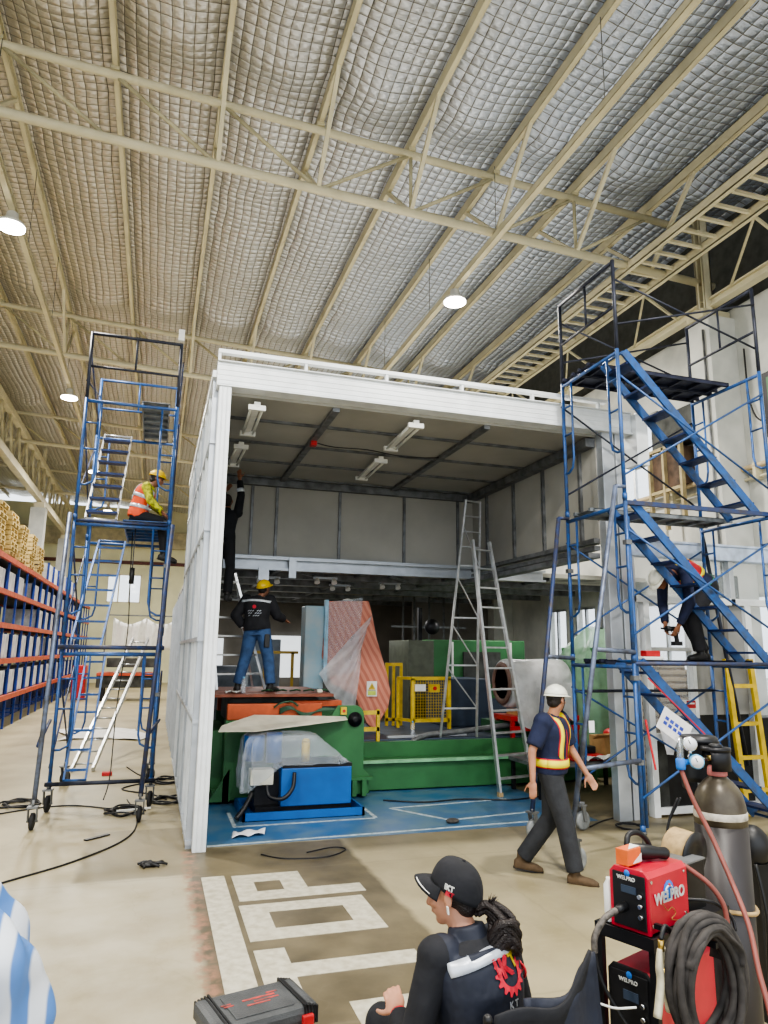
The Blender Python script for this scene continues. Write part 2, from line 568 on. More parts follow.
    def build(self, name, mt, parent=None, bevel=0.0, org=None, solid=0.0):
        if parent is not None:
            org = ORG[parent.name]
        elif org is None:
            xs = [p.x for p in self.v]; ys = [p.y for p in self.v]; zs = [p.z for p in self.v]
            org = V(((min(xs) + max(xs)) / 2, (min(ys) + max(ys)) / 2, min(zs)))
        org = V(org)
        o = bpy.data.objects.new(name, self.mesh(name, org))
        COL.objects.link(o)
        if parent is not None:
            o.parent = parent
        else:
            o.location = org
        ORG[o.name] = org
        for q in (mt if isinstance(mt, (list, tuple)) else [mt]):
            o.data.materials.append(M[q] if isinstance(q, str) else q)
        if solid:
            md = o.modifiers.new('solid', 'SOLIDIFY')
            md.thickness = solid
            md.offset = 0
        if bevel:
            md = o.modifiers.new('bevel', 'BEVEL')
            md.width = bevel
            md.segments = 2
            md.limit_method = 'ANGLE'
            md.angle_limit = math.radians(50)
        return o


def tag(o, label=None, cat=None, group=None, kind=None):
    if label: o['label'] = label
    if cat: o['category'] = cat
    if group: o['group'] = group
    if kind: o['kind'] = kind
    return o


def thing(name, label, cat, loc, group=None):
    o = bpy.data.objects.new(name, None)
    COL.objects.link(o)
    o.empty_display_size = 0.1
    o.location = V(loc)
    ORG[o.name] = V(loc)
    return tag(o, label, cat, group)


def copy_tree(o, loc, label=None, rotz=0.0):
    kids = {}
    for q in bpy.data.objects:
        if q.parent:
            kids.setdefault(q.parent.name, []).append(q)

    def rec(a, par):
        c = a.copy()
        COL.objects.link(c)
        ORG[c.name] = ORG[a.name]
        if par:
            c.parent = par
        for ch in kids.get(a.name, []):
            rec(ch, c)
        return c
    r = rec(o, None)
    r.location = V(loc)
    r.rotation_euler.z = rotz
    if label:
        r['label'] = label
    return r


def struct(mb, name, mt, **kw):
    kw.setdefault('org', (0, 0, 0))
    return tag(mb.build(name, mt, **kw), kind='structure')


def spline(pts, k=6):
    pts = [V(p) for p in pts]
    out = []
    n = len(pts)
    for i in range(n - 1):
        p0, p1, p2, p3 = pts[max(i - 1, 0)], pts[i], pts[i + 1], pts[min(i + 2, n - 1)]
        for j in range(k):
            t = j / k
            out.append(0.5 * ((2 * p1) + (p2 - p0) * t + (2 * p0 - 5 * p1 + 4 * p2 - p3) * t * t + (3 * p1 - p0 - 3 * p2 + p3) * t ** 3))
    out.append(pts[-1])
    return out


def text_mesh(s, size, depth=0.002, align='CENTER', shear=0.0):
    cu = bpy.data.curves.new('lettering', 'FONT')
    cu.body = s
    cu.size = size
    cu.extrude = depth
    cu.align_x = align
    cu.align_y = 'CENTER'
    cu.shear = shear
    cu.resolution_u = 3
    o = bpy.data.objects.new('lettering', cu)
    COL.objects.link(o)
    dg = bpy.context.evaluated_depsgraph_get()
    me = bpy.data.meshes.new_from_object(o.evaluated_get(dg))
    bpy.data.objects.remove(o)
    return me


def text_mb(s, size, origin, right, up, depth=0.001, bold=0.0, **kw):
    me = text_mesh(s, size, depth, **kw)
    right, up = V(right).normalized(), V(up).normalized()
    nrm = right.cross(up)
    mb = MB()
    offs = [(0, 0)] if not bold else [(0, 0), (bold, 0), (0, bold), (bold, bold)]
    for ox, oy in offs:
        mb.add([V(origin) + right * (v.co.x + ox) + up * (v.co.y + oy) + nrm * v.co.z for v in me.vertices],
               [list(p.vertices) for p in me.polygons])
    return mb


def bvh_of(o):
    me = o.data
    mw = ORG[o.name]
    return BVHTree.FromPolygons([v.co + mw for v in me.vertices], [list(p.vertices) for p in me.polygons])


def project(mb, bvh, d, off=0.002, far=0.6):
    """push a flat decal onto a surface along direction d"""
    d = V(d).normalized()
    base = None
    hits = []
    for p in mb.v:
        h = bvh.ray_cast(p - d * far, d, far * 2)
        hits.append(h[0])
    good = [((h - p).dot(d)) for h, p in zip(hits, mb.v) if h]
    avg = sum(good) / len(good) if good else 0
    mb.v = [(p + d * ((h - p).dot(d) - off)) if h else p + d * (avg - off) for h, p in zip(hits, mb.v)]
    return mb
# ------------------------------------------------------------------ the hall
def zr(x):            # underside of the roof, a slight fall to the right
    return 10.36 - 0.042 * x


YB, YE = -4.0, 45.0
XL, XR = -15.0, 9.4
mb = MB().box(XL - 0.2, XR + 0.2, YB, YE + 0.2, -0.2, 0.0)
struct(mb, 'floor', 'floor')
mb = MB().box(-60, 60, -60, 90, -0.6, -0.25)
struct(mb, 'ground', mat('pale_yard_concrete', (190, 188, 180), 0.9))
# foil ceiling sagging between the purlins
PX = [-14.6 + 1.5 * i for i in range(17)]
PX = [x for x in PX if x < XR + 0.3]


TY = [0.9, 9.56, 18.1, 27.1, 36.0]


def foil(u, v):
    x = XL - 0.2 + u * (XR - XL + 0.8)
    y = YB + v * (YE - YB)
    k = (x - PX[0]) / 1.5
    s = math.sin(PI * (k - math.floor(k)))
    z = zr(x) - 0.10 * s * (1 + 0.35 * math.sin(y * 1.7 + math.floor(k) * 2.1))
    for ty in TY:
        z -= 0.12 * s * math.exp(-((y - ty + 0.75) / 0.35) ** 2)
    z += 0.012 * math.sin(x * 9.1 + y * 3.3) * math.sin(y * 5.7)
    return (x, y, z)


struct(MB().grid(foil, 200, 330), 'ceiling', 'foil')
# purlins
for i, x in enumerate(PX):
    if x > 9.3:
        continue
    mb = MB().chan((x, YB, zr(x) - 0.17), (x, YE, zr(x) - 0.17), 0.075, 0.19, 0.012)
    struct(mb, 'trim_%d' % (i + 1), 'cream')


# trusses
def truss(y, label, x0=-14.8, x1=9.2):
    t = thing('roof_truss', label, 'roof truss', (0, y, 0), 'pipe roof trusses across the hall')
    zt = lambda x: 10.0 - 0.042 * x
    zb = lambda x: 8.97 - 0.042 * x
    MB().cyl((x0, y, zt(x0)), (x1, y, zt(x1)), 0.062, n=12).build('top_chord', 'cream', t)
    MB().cyl((x0, y, zb(x0)), (x1 + 0.05, y, zb(x1)), 0.07, n=12).build('bottom_chord', 'cream', t)
    k = 0
    for i, x in enumerate(PX):
        if x < x0 or x > x1:
            continue
        # plates carrying the purlin
        if i + 1 < len(PX) and PX[i + 1] < x1 + 0.2:
            xa, xb = (x, PX[i + 1]) if x < 1.0 else (PX[i + 1], x)
            MB().cyl((xa, y, zt(xa)), (xb, y, zb(xb)), 0.03, n=7).build('brace', 'cream_d', t)
            k += 1
        if i % 2 == 0:
            MB().cyl((x, y, zt(x)), (x, y, zb(x)), 0.028, n=7).build('brace', 'cream_d', t)
        if i % 2 == 0 or 1.6 < x < 8.2:
            for s in (-1, 1):
                q = 1.25
                if y + s * q < YB: continue
                MB().bar((x, y, zb(x)), (x, y + s * q, zr(x) - 0.2), 0.06, 0.06).build('knee_brace', 'cream', t)
        MB().box(x - 0.06, x + 0.06, y - 0.07, y + 0.07, zt(x) + 0.04, zr(x) - 0.26).build('cleat', 'cream_d', t)
    return t


tl = ['cream pipe roof truss just above the camera, out ahead of the first lamps',
      'cream pipe roof truss crossing the picture above the booth, nearest one seen whole',
      'cream pipe roof truss behind the booth, second one seen, above the left scaffold top',
      'cream pipe roof truss third in depth, low behind the left scaffold tower',
      'cream pipe roof truss farthest back near the end wall']
for y, l in list(zip(TY, tl))[1:]:
    truss(y, l)
# conduit rails with high bay lamps
for x, l in ((-2.55, 'long cream lamp rail hanging along the left of the roof'),
             (4.86, 'long cream lamp rail running diagonally over the booth to the top right corner')):
    t = thing('lamp_rail', l, 'light track', (x, 0, 0), 'lamp rails under the roof')
    MB().chan((x, YB, 8.66), (x, 38, 8.66), 0.09, 0.12, 0.012).build('rail', 'cream', t)
    r = MB()
    for y in range(0, 38, 3):
        r.cyl((x, y + 0.5, 8.7), (x, y + 0.5, zr(x) - 0.2), 0.006, n=5)
    r.build('hanger', 'galv_d', t)


def lamp(x, y, label, on=True):
    t = thing('high_bay_lamp', label, 'ceiling lamp', (x, y, 8.2), 'high bay lamps')
    MB().lathe((x, y, 8.36), (0, 0, 1), [(0.21, 0), (0.19, 0.05), (0.1, 0.09), (0.08, 0.22), (0.02, 0.26)], 20).build('lamp_body', 'white', t)
    MB().lathe((x, y, 8.32), (0, 0, 1), [(0.17, 0), (0.2, 0.01), (0.2, 0.035)], 20).build('diffuser', 'lamp', t)
    ld = bpy.data.lights.new('lamp_light', 'AREA')
    ld.shape = 'DISK'
    ld.size = 0.5
    ld.energy = LAMP_W
    ld.color = (1.0, 0.955, 0.87)
    lo = bpy.data.objects.new('lamp_light', ld)
    lo.location = (0, 0, 0.1)
    lo.parent = t
    COL.objects.link(lo)


LAMP_W = 330
lamp(-2.55, 11.2, 'lit lamp at the left edge, nearest one on the left rail')
lamp(-2.55, 19.2, 'lit lamp in the middle of the left rail, just left of the scaffold top')
lamp(-2.55, 27.5, 'lit lamp farthest down the left rail, seen through the scaffold')
lamp(4.86, 11.2, 'bright lamp on the right rail above the booth beam')
for x, y in ((-2.55, 3.2), (4.86, 3.2), (4.86, 19.2), (1.2, 0.2), (4.86, 27.5), (-2.55, 35.5), (4.86, 35.5)):  # lamps added for light; the farthest brighten the end wall
    lamp(x, y, 'high bay lamp not seen from here, added to light the hall')


# walls with openings
def wall_holes(axis, pos, thick, a0, a1, z0, z1, holes):
    """axis 'X': wall in the YZ plane at x=pos; holes (a,b,zlo,zhi)"""
    mb = MB()
    ys = sorted({a0, a1} | {h[0] for h in holes} | {h[1] for h in holes})
    for i in range(len(ys) - 1):
        ya, yb = ys[i], ys[i + 1]
        hz = sorted([(h[2], h[3]) for h in holes if h[0] <= ya + 1e-6 and h[1] >= yb - 1e-6])
        z = z0
        for lo, hi in hz + [(z1, z1)]:
            if lo > z + 1e-6:
                if axis == 'X':
                    mb.box(pos, pos + thick, ya, yb, z, lo)
                else:
                    mb.box(ya, yb, pos, pos + thick, z, lo)
            z = hi
    return mb


M['wallr'] = mat('pale_plaster_wall', (206, 206, 200), 0.85, 0, 0.06, 1.5, dark=(178, 180, 176))
M['wallend'] = mat('cream_end_wall', (238, 236, 200), 0.85, 0, 0.05, 1.0)
RH = [(8.5, 10.35, 0.9, 3.0), (10.6, 12.6, 0.9, 3.0), (12.9, 13.7, 1.75, 3.05), (13.9, 14.75, 1.75, 3.05), (15.1, 16.0, 1.75, 3.05),
      (11.42, 13.2, 5.12, 6.85)]
struct(wall_holes('X', XR, 0.22, YB, YE, 0, 8.05, RH), 'wall_right', 'wallr')
struct(MB().box(XR + 0.15, XR + 0.35, YB, YE, 8.05, 10.3), 'wall_right_upper', mat('dark_clerestory_sheet', (84, 86, 84), 0.8))
struct(wall_holes('Y', YE, 0.3, XL, XR, 0, 10.3, [(-2.9, -1.0, 4.6, 6.3)]), 'wall_back', 'wallend')
struct(wall_holes('X', XL - 0.3, 0.3, YB, YE, 0, 10.9, [(14 + 8 * i, 18 + 8 * i, 5.2, 7.6) for i in range(4)]), 'wall_left', 'wallr')
n = 0
for i, (a, b, lo, hi) in enumerate(RH):
    n += 1
    fr = MB()
    x = XR + 0.05
    for y in (a + 0.03, (a + b) / 2, b - 0.03):
        fr.bar((x, y, lo), (x, y, hi), 0.06, 0.06)
    for z in (lo + 0.03, hi - 0.03):
        fr.bar((x, a, z), (x, b, z), 0.06, 0.06)
    w = struct(fr, 'window_%d' % n, 'alu')
    MB().box(x + 0.01, x + 0.016, a, b, lo, hi).build('pane', 'glass', w)
n += 1
fr = MB()
for x in (-2.88, -2.25, -1.63, -1.02):
    fr.bar((x, YE + 0.05, 4.6), (x, YE + 0.05, 6.3), 0.07, 0.07)
for z in (4.63, 6.27):
    fr.bar((-2.9, YE + 0.05, z), (-1.0, YE + 0.05, z), 0.07, 0.07)
w = struct(fr, 'window_%d' % n, 'cream')
MB().box(-2.9, -1.0, YE + 0.06, YE + 0.066, 4.6, 6.3).build('pane', 'glass', w)
struct(MB().box(XL, XR, YE - 0.12, YE - 0.02, 6.9, 7.1), 'trim_20', mat('dark_red_rail', (96, 54, 48), 0.6))
struct(MB().box(XL, XR, YE - 0.5, YE - 0.1, 7.9, 8.9), 'trim_21', 'cream_d')

# concrete columns and crane runway on the right wall
for i, (y, l) in enumerate(((9.56, 'pale concrete column on the right wall behind the right scaffold'),
                            (18.1, 'pale concrete column on the right wall hidden beyond the booth'))):
    t = thing('wall_column', l, 'column', (9.1, y, 0))
    MB().box(8.82, 9.4, y - 0.28, y + 0.28, 0, 7.85).build('shaft', 'wallr', t, bevel=0.01)
    MB().box(8.78, 9.38, y - 0.2, y + 0.2, 7.85, 8.0).build('cap_plate', 'cream_d', t)
    s = MB()
    s.chan((8.95, y - 0.1, 8.0), (8.95, y - 0.1, 9.9), 0.16, 0.2, 0.02, up=(0, 1, 0))
    s.build('steel_post', 'cream', t)
t = thing('crane_runway', 'cream steel crane runway beam along the top of the right wall', 'beam', (9.0, 0, 8.0))
MB().bar((9.02, YB, 8.20), (9.02, 40, 8.20), 0.16, 0.03).bar((9.02, YB, 8.06), (9.02, 40, 8.06), 0.16, 0.03).bar(
    (9.02, YB, 8.13), (9.02, 40, 8.13), 0.03, 0.14).build('beam', 'cream', t)
t = thing('roof_catwalk', 'cream ladder-like steel catwalk running up to the top right corner', 'catwalk', (7.8, 0, 8.6))
MB().chan((7.42, YB, 8.62), (7.42, 40, 8.62), 0.08, 0.16, 0.014).build('side_rail', 'cream', t)
MB().chan((8.22, YB, 8.62), (8.22, 40, 8.62), 0.08, 0.16, 0.014).build('side_rail', 'cream', t)
y = 3.2
k = 0
while y < 32:
    MB().bar((7.42, y, 8.62), (8.22, y, 8.62), 0.05, 0.05).build('rung', 'cream', t)
    y += 0.34
    k += 1
y = 5.0
while y < 34:
    MB().bar((8.25, y, 8.56), (8.98, y, 8.18), 0.04, 0.04).build('lattice_bar', 'cream_d', t)
    MB().bar((8.25, y, 8.56), (8.98, y + 1.3, 8.18), 0.035, 0.035).build('lattice_bar', 'cream_d', t)
    y += 2.6

# lattice girder and columns on the left row
t = thing('lattice_girder', 'deep cream lattice girder along the left column row', 'girder', (-4.95, 0, 7.3))
MB().bar((-4.95, 5, 8.02), (-4.95, 44, 8.02), 0.22, 0.26).build('bottom_chord', 'cream', t)
MB().bar((-4.95, 5, 9.5), (-4.95, 44, 9.5), 0.18, 0.2).build('top_chord', 'cream', t)
y = 12.0
while y < 43:
    MB().bar((-4.95, y, 8.1), (-4.95, y + 0.75, 9.45), 0.07, 0.07).build('lattice_bar', 'cream_d', t)
    MB().bar((-4.95, y + 0.75, 9.45), (-4.95, y + 1.5, 8.1), 0.07, 0.07).build('lattice_bar', 'cream_d', t)
    y += 1.5
for y, l in ((32.0, 'pale concrete column behind the pallet stacks, under the lattice girder'),
             (41.0, 'farthest pale concrete column of the left row')):
    t = thing('row_column', l, 'column', (-4.95, y, 0))
    MB().box(-5.25, -4.68, y - 0.28, y + 0.28, 0, 7.65).build('shaft', 'wallr', t, bevel=0.01)
    MB().box(-5.15, -4.75, y - 0.18, y + 0.18, 7.65, 7.89).build('cap_plate', 'cream', t)
    MB().box(-5.0, -4.9, y - 0.12, y + 0.12, 9.6, 10.2).build('steel_post', 'cream', t)
# a second lattice row farther left
for xx, l in ((-9.0, 'second cream lattice girder seen beyond the left column row'),):
    t = thing('lattice_girder', l, 'girder', (xx, 0, 7.3))
    MB().bar((xx, 5, 7.6), (xx, 44, 7.6), 0.16, 0.16).build('bottom_chord', 'cream_d', t)
    MB().bar((xx, 5, 8.8), (xx, 44, 8.8), 0.14, 0.14).build('top_chord', 'cream_d', t)
    for yy in (14.0, 24.0, 34.0, 43.0):
        MB().box(xx - 0.15, xx + 0.15, yy - 0.15, yy + 0.15, 0, 7.52).build('post', 'cream_d', t)
    y = 20.0
    while y < 43:
        MB().bar((xx, y, 7.6), (xx, y + 0.9, 8.8), 0.07, 0.07).bar((xx, y + 0.9, 8.8), (xx, y + 1.8, 7.6), 0.07, 0.07).build('lattice_bar', 'cream_d', t)
        y += 1.8

# floor paint
struct(MB().box(0.62, 5.3, 7.98, 14.5, 0.0, 0.004), 'floor_paint_blue', 'bluefloor')
ln = MB()
for (x0, y0, x1, y1) in ((0.66, 8.0, 4.9, 8.16), (3.05, 9.25, 3.55, 8.45), (3.05, 9.25, 4.8, 9.42), (3.55, 8.45, 4.8, 8.62), (1.0, 8.75, 2.7, 8.78), (1.02, 9.5, 1.02, 8.76), (2.72, 9.6, 2.72, 8.8)):
    ln.bar((x0, y0, 0.005), (x1, y1, 0.005), 0.045, 0.003)
struct(ln, 'trim_22', mat('worn_line_paint', (176, 190, 196), 0.6, 0, 0.2, 14))
# S T O P painted on the floor, read from the right-hand side of the picture
L = MB()
def fb(x0, x1, y0, y1):
    L.box(x0, x1, y0, y1, 0.0, 0.003)
# P
fb(0.80, 1.86, 6.27, 6.48); fb(0.80, 0.97, 6.48, 6.95); fb(1.20, 1.40, 6.48, 6.95); fb(0.97, 1.20, 6.74, 6.95)
# O
fb(0.78, 0.99, 5.44, 6.17); fb(1.58, 1.79, 5.44, 6.17); fb(0.99, 1.58, 5.44, 5.64); fb(0.99, 1.58, 5.98, 6.17)
# T
fb(0.78, 0.99, 4.56, 5.28); fb(0.99, 1.84, 4.82, 5.02)
# S
fb(0.78, 0.97, 3.75, 4.42); fb(1.22, 1.40, 3.75, 4.42); fb(1.64, 1.83, 3.75, 4.42); fb(0.97, 1.22, 3.75, 3.94); fb(1.40, 1.64, 4.23, 4.42)
tag(L.build('floor_lettering', 'floorwhite', org=(1.3, 5.3, 0)), 'large worn white block letters STOP painted on the floor', 'floor marking')
tag(MB().box(0.54, 0.74, 3.4, 6.98, 0, 0.003).build('floor_stripe', 'floorwhite'), 'worn white stripe painted on the floor left of the STOP letters', 'floor marking')

# ------------------------------------------------------------------ pallet racking on the left
rk = thing('pallet_rack', 'long orange and blue pallet racking along the left side', 'rack', (-3.95, 17, 0))
RY = [16.2 + 1.3 * i for i in range(20)]
LZ = [0.78, 1.66, 2.49, 3.25, 4.03]
for y in RY:
    u = MB().box(-3.45, -3.40, y - 0.03, y + 0.03, 0, 4.08).box(-4.54, -4.46, y - 0.03, y + 0.03, 0, 4.08)
    u.bar((-3.42, y, 0.3), (-4.5, y, 0.3), 0.03, 0.03)
    u.build('upright', 'rackbl', rk)
for z in LZ:
    MB().box(-3.44, -3.36, RY[0], RY[-1], z - 0.07, z + 0.05).build('beam', 'rackor', rk)
    MB().box(-4.54, -4.46, RY[0], RY[-1], z - 0.07, z + 0.05).build('beam', 'rackor', rk)
    MB().box(-4.46, -3.46, RY[0], RY[-1], z - 0.02, z + 0.02).build('shelf_deck', 'dark', rk)
pb = MB()
for i in range(len(RY) - 1):
    pb.box(-3.95, -3.9, RY[i] + 0.1, RY[i + 1] - 0.1, 0.02, 0.68)
    for z in LZ[:2]:
        pass
pb.build('back_panel', mat('deep_blue_board', (26, 48, 110), 0.7), rk)


def crate(y, z, label, h=0.62, m='sack'):
    t = thing('storage_crate', label, 'crate', (-3.95, y, z), 'crates on the pallet racking')
    MB().box(-4.4, -3.48, y - 0.56, y + 0.58, z, z + h).build('crate_body', m, t, bevel=0.02)
    MB().box(-3.50, -3.43, y - 0.59, y - 0.565, z, z + h + 0.02).build('blue_post', 'rackbl', t)


rows = ['grey-white crate on the lowest orange shelf of the left racking',
        'grey-white crate on the second orange shelf of the left racking',
        'grey-white crate on the third orange shelf of the left racking',
        'grey-white crate on the fourth orange shelf of the left racking']
for k in range(4):
    for i in range(1, 16):
        if k == 2 and i < 6: continue
        if k == 1 and i == 7: continue
        if k == 3 and i == 4: continue
        crate(RY[i] + 0.65, LZ[k] + 0.05, rows[k], 0.5 if k in (3,) else 0.58)
for i in range(7, 14):
    crate(RY[i] + 0.65, LZ[4] + 0.05, 'blue-edged white crate on top of the left racking behind the pallets', 0.6)
for i in range(1, 7):
    t = tag(MB().box(-4.3, -3.6, RY[i] + 0.02, RY[i] + 0.1, 4.1, 4.75).build('blue_board', 'rackbl'), 'upright blue board between pallet stacks on the racking top', 'board', 'blue boards between the pallet stacks')


def pallet_mb(z, dx=0.0):
    p = MB()
    for k in range(6):
        xx = -4.45 + k * 0.19
        p.box(xx + dx, xx + 0.13 + dx, -0.43, 0.43, z + 0.09, z + 0.11)
        if k % 2 == 0:
            p.box(xx + dx, xx + 0.13 + dx, -0.43, 0.43, z, z + 0.016)
    for yy in (-0.43, -0.045, 0.34):
        p.box(-4.45 + dx, -3.37 + dx, yy, yy + 0.09, z + 0.016, z + 0.09)
    return p


base = pallet_mb(0).build('wooden_pallet', 'wood', org=(-3.9, 0, 0))
tag(base, 'pale wooden pallet', 'pallet', 'wooden pallets stacked on the racking')
first = True
stk = [(17.3, 9, 'nearest, at the photo edge'), (18.75, 9, 'second from the left edge'), (20.1, 8, 'third from the left edge'), (21.6, 8, 'fourth from the left edge')]
for y, nn, w in stk:
    for k in range(nn):
        c = base if first else base.copy()
        if not first:
            COL.objects.link(c)
        first = False
        c['label'] = 'pale wooden pallet in the stack on the racking, ' + w
        c.location = (-3.9 + random.uniform(-0.03, 0.03), y + random.uniform(-0.04, 0.04), 4.1 + 0.115 * k)
for k in range(8):
    c = base.copy()
    COL.objects.link(c)
    c.scale = (0.8, 1.35, 1)
    c['label'] = 'pale wooden pallet in the wide low stack farthest along the racking top'
    c.location = (-3.95 + random.uniform(-0.03, 0.03), 24.2 + random.uniform(-0.04, 0.04), 4.1 + 0.115 * k)

# machinery standing at the end of the aisle
t = thing('press_machine', 'dark machine on a table at the far end of the left aisle', 'machine', (-0.8, 30, 0))
MB().box(-2.0, 0.3, 29.5, 31, 0.5, 0.95).build('bed', 'dark', t, bevel=0.02)
MB().box(-2.0, 0.3, 29.4, 31.1, 0.95, 1.05).build('table_top', 'rackor', t)
MB().box(-1.7, 0.1, 29.8, 30.5, 1.25, 1.6).bar((-1.8, 30, 1.75), (0.2, 30, 1.75), 0.1, 0.06).bar((-1.8, 30, 1.05), (-1.8, 30, 1.75), 0.05, 0.05).bar((0.1, 30, 1.05), (0.1, 30, 1.75), 0.05, 0.05).build('head', 'dark', t)
for x in (-1.8, 0.1):
    for y in (29.7, 30.8):
        MB().box(x - 0.08, x + 0.08, y - 0.08, y + 0.08, 0, 0.5).build('leg', 'blk_m', t)
sh = MB()
sh.grid(lambda u, v: (-1.9 + 2.9 * u, 36 + 0.1 * math.sin(u * 30), 1.9 + v * 1.5 - 0.3 * v * abs(math.sin(u * PI * 2))), 40, 6)
tag(sh.build('hanging_sheet', 'white', solid=0.01), 'white sheet hung across the far end of the left aisle', 'sheet')
bs = MB().bar((-2.2, 36, 3.5), (1.2, 36, 3.5), 0.06, 0.06).bar((-2.2, 36, 0), (-2.2, 36, 3.5), 0.06, 0.06).bar((1.2, 36, 0), (1.2, 36, 3.5), 0.06, 0.06)
tag(bs.build('steel_gantry', 'galv_d'), 'grey steel frame carrying the white sheet at the far end', 'frame')
tag(MB().box(-2.95, -2.45, 30.5, 31.2, 0, 1.3).build('red_cabinet', 'red', bevel=0.03), 'small red cabinet beside the racking at the aisle end', 'cabinet')
# plank leaning from the floor to the far table
t = thing('leaning_ladder', 'silver aluminium extension ladder leaning up inside the left scaffold', 'ladder', (-0.9, 13.2, 0))
a0, a1 = V((-0.98, 13.1, 0.03)), V((-0.3, 17.2, 2.2))
for s in (-0.16, 0.16):
    MB().bar(a0 + V((s, 0, 0)), a1 + V((s, 0, 0)), 0.04, 0.09).build('rail', 'alu', t)
for k in range(14):
    p = a0.lerp(a1, (k + 0.5) / 14)
    MB().cyl(p + V((-0.16, 0, 0)), p + V((0.16, 0, 0)), 0.016, n=6).build('rung', 'alu', t)
MB().grid(lambda u, v: (-1.9 + 1.75 * u + 0.15 * math.sin(5 * v), 17.3 + 2.2 * v + 0.3 * math.sin(4 * u), 0.02 + 0.02 * abs(math.sin(9 * u + 4 * v))), 16, 12).build('tmp', 'white')
o = bpy.data.objects['tmp']
o.name = 'floor_sheet'
tag(o, 'white plastic sheet spread on the floor of the left aisle', 'sheet')
# ------------------------------------------------------------------ the booth (galvanised frame room)
bt = thing('frame_booth', 'large half-built booth of white and galvanised steel framing in the middle of the hall', 'booth', (3.2, 9.8, 0))
# front portal
p = MB()
p.box(0.50, 0.635, 7.80, 7.95, 0, 4.93)
for k in (0.035, 0.085):
    p.box(0.50 + k, 0.51 + k, 7.79, 7.80, 0, 4.93)
p.build('front_post', 'alu_white', bt, bevel=0.006)
p = MB().box(5.52, 5.70, 7.84, 7.98, 0, 4.93)
p.box(5.74, 5.82, 7.86, 7.96, 0, 4.93)
p.build('front_post', 'galv', bt, bevel=0.006)
p = MB().box(0.47, 5.98, 7.82, 7.98, 4.93, 5.21)
for z in (4.95, 5.0, 5.06, 5.12, 5.18):
    p.box(0.47, 5.98, 7.815, 7.82, z - 0.006, z + 0.006)
p.box(0.47, 5.98, 7.78, 8.0, 4.915, 4.93).box(0.47, 5.98, 7.78, 8.0, 5.21, 5.222)
p.build('front_beam', 'alu_white', bt, bevel=0.004)
p = MB().box(0.47, 5.6, 7.80, 7.88, 5.315, 5.36)
for k in range(6):
    p.box(0.47 + k * 1.0, 0.50 + k * 1.0, 7.81, 7.87, 5.22, 5.32)
p.build('top_rail', 'alu_white', bt)
p = MB().box(5.985, 6.17, 7.72, 8.0, 4.48, 5.2)
p.box(5.985, 6.17, 8.0, 9.2, 5.0, 5.2)
p.build('corner_box', 'alu_white', bt, bevel=0.008)
# left wall: outer skin, studs and noggins
MB().box(0.545, 0.56, 7.95, 13.7, 0.02, 5.0).build('wall_skin', 'panel_l', bt)
for i in range(10):
    y = 8.0 + i * 0.63
    MB().chan((0.49, y, 0), (0.49, y, 5.05), 0.10, 0.05, 0.008, up=(0, 1, 0)).build('stud', 'alu_white' if i % 3 else 'galv', bt)
for z in (0.06, 1.25, 2.1, 3.3, 4.3):
    MB().bar((0.475, 7.95, z), (0.475, 13.7, z), 0.08, 0.045).build('nogging', 'galv', bt)
MB().bar((0.47, 7.9, 5.09), (0.47, 13.75, 5.09), 0.09, 0.08).build('wall_rail', 'alu_white', bt)
# lower run of wall beyond
MB().box(0.50, 0.56, 13.7, 21.5, 0.02, 3.1).build('wall_skin', 'panel_l', bt)
for i in range(9):
    y = 14.4 + i * 0.85
    MB().bar((0.46, y, 0), (0.46, y, 3.1), 0.05, 0.05).build('stud', 'galv', bt)
# ceiling panels
c = MB()
c.box(0.56, 5.55, 7.98, 12.0, 4.88, 4.93)
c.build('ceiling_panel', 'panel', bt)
for y in (8.75, 9.75, 10.75, 11.75):
    MB().bar((0.56, y, 4.865), (5.45, y, 4.865), 0.05, 0.03).build('ceiling_batten', 'galv_d', bt)
for x in (1.9, 3.9):
    MB().bar((x, 7.98, 4.85), (x, 12.0, 4.85), 0.085, 0.05).build('ceiling_runner', 'galv_d', bt)
MB().bar((5.43, 7.98, 4.80), (5.43, 12.0, 4.80), 0.14, 0.12).build('ceiling_edge', 'galv_d', bt)
MB().bar((0.56, 11.88, 4.80), (5.45, 11.88, 4.80), 0.1, 0.12).build('ceiling_edge', 'galv_d', bt)
# hanging back wall and right wall
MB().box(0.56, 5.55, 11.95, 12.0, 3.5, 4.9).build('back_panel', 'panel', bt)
for x in (1.42, 1.84, 2.95, 4.15, 5.2):
    MB().bar((x, 11.93, 3.5), (x, 11.93, 4.86), 0.045, 0.04, up=(0, 1, 0)).build('back_stud', 'galv_d', bt)
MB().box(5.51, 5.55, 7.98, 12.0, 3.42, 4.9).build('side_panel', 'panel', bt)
for y in (8.35, 9.35, 10.3, 11.3):
    MB().bar((5.49, y, 3.42), (5.49, y, 4.86), 0.05, 0.045, up=(1, 0, 0)).build('side_stud', 'galv_d', bt)
for z in (3.46, 3.36):
    MB().bar((5.47, 7.98, z), (5.47, 12.0, z), 0.09, 0.06).build('side_rail', 'galv_d', bt)
MB().bar((5.42, 7.98, 3.26), (5.42, 12.0, 3.26), 0.18, 0.07).build('side_rail', 'galv_d', bt)
g = MB().chan((0.56, 11.8, 3.40), (6.9, 11.8, 3.40), 0.12, 0.2, 0.012, up=(0, 0, 1))
g.box(2.05, 2.17, 11.7, 11.74, 3.17, 3.5).box(1.55, 1.72, 11.7, 11.74, 3.12, 3.32)
g.build('lintel_beam', 'galv', bt)
MB().bar((0.56, 11.9, 3.52), (5.4, 11.9, 3.52), 0.05, 0.04).build('lintel_rail', 'galv', bt)

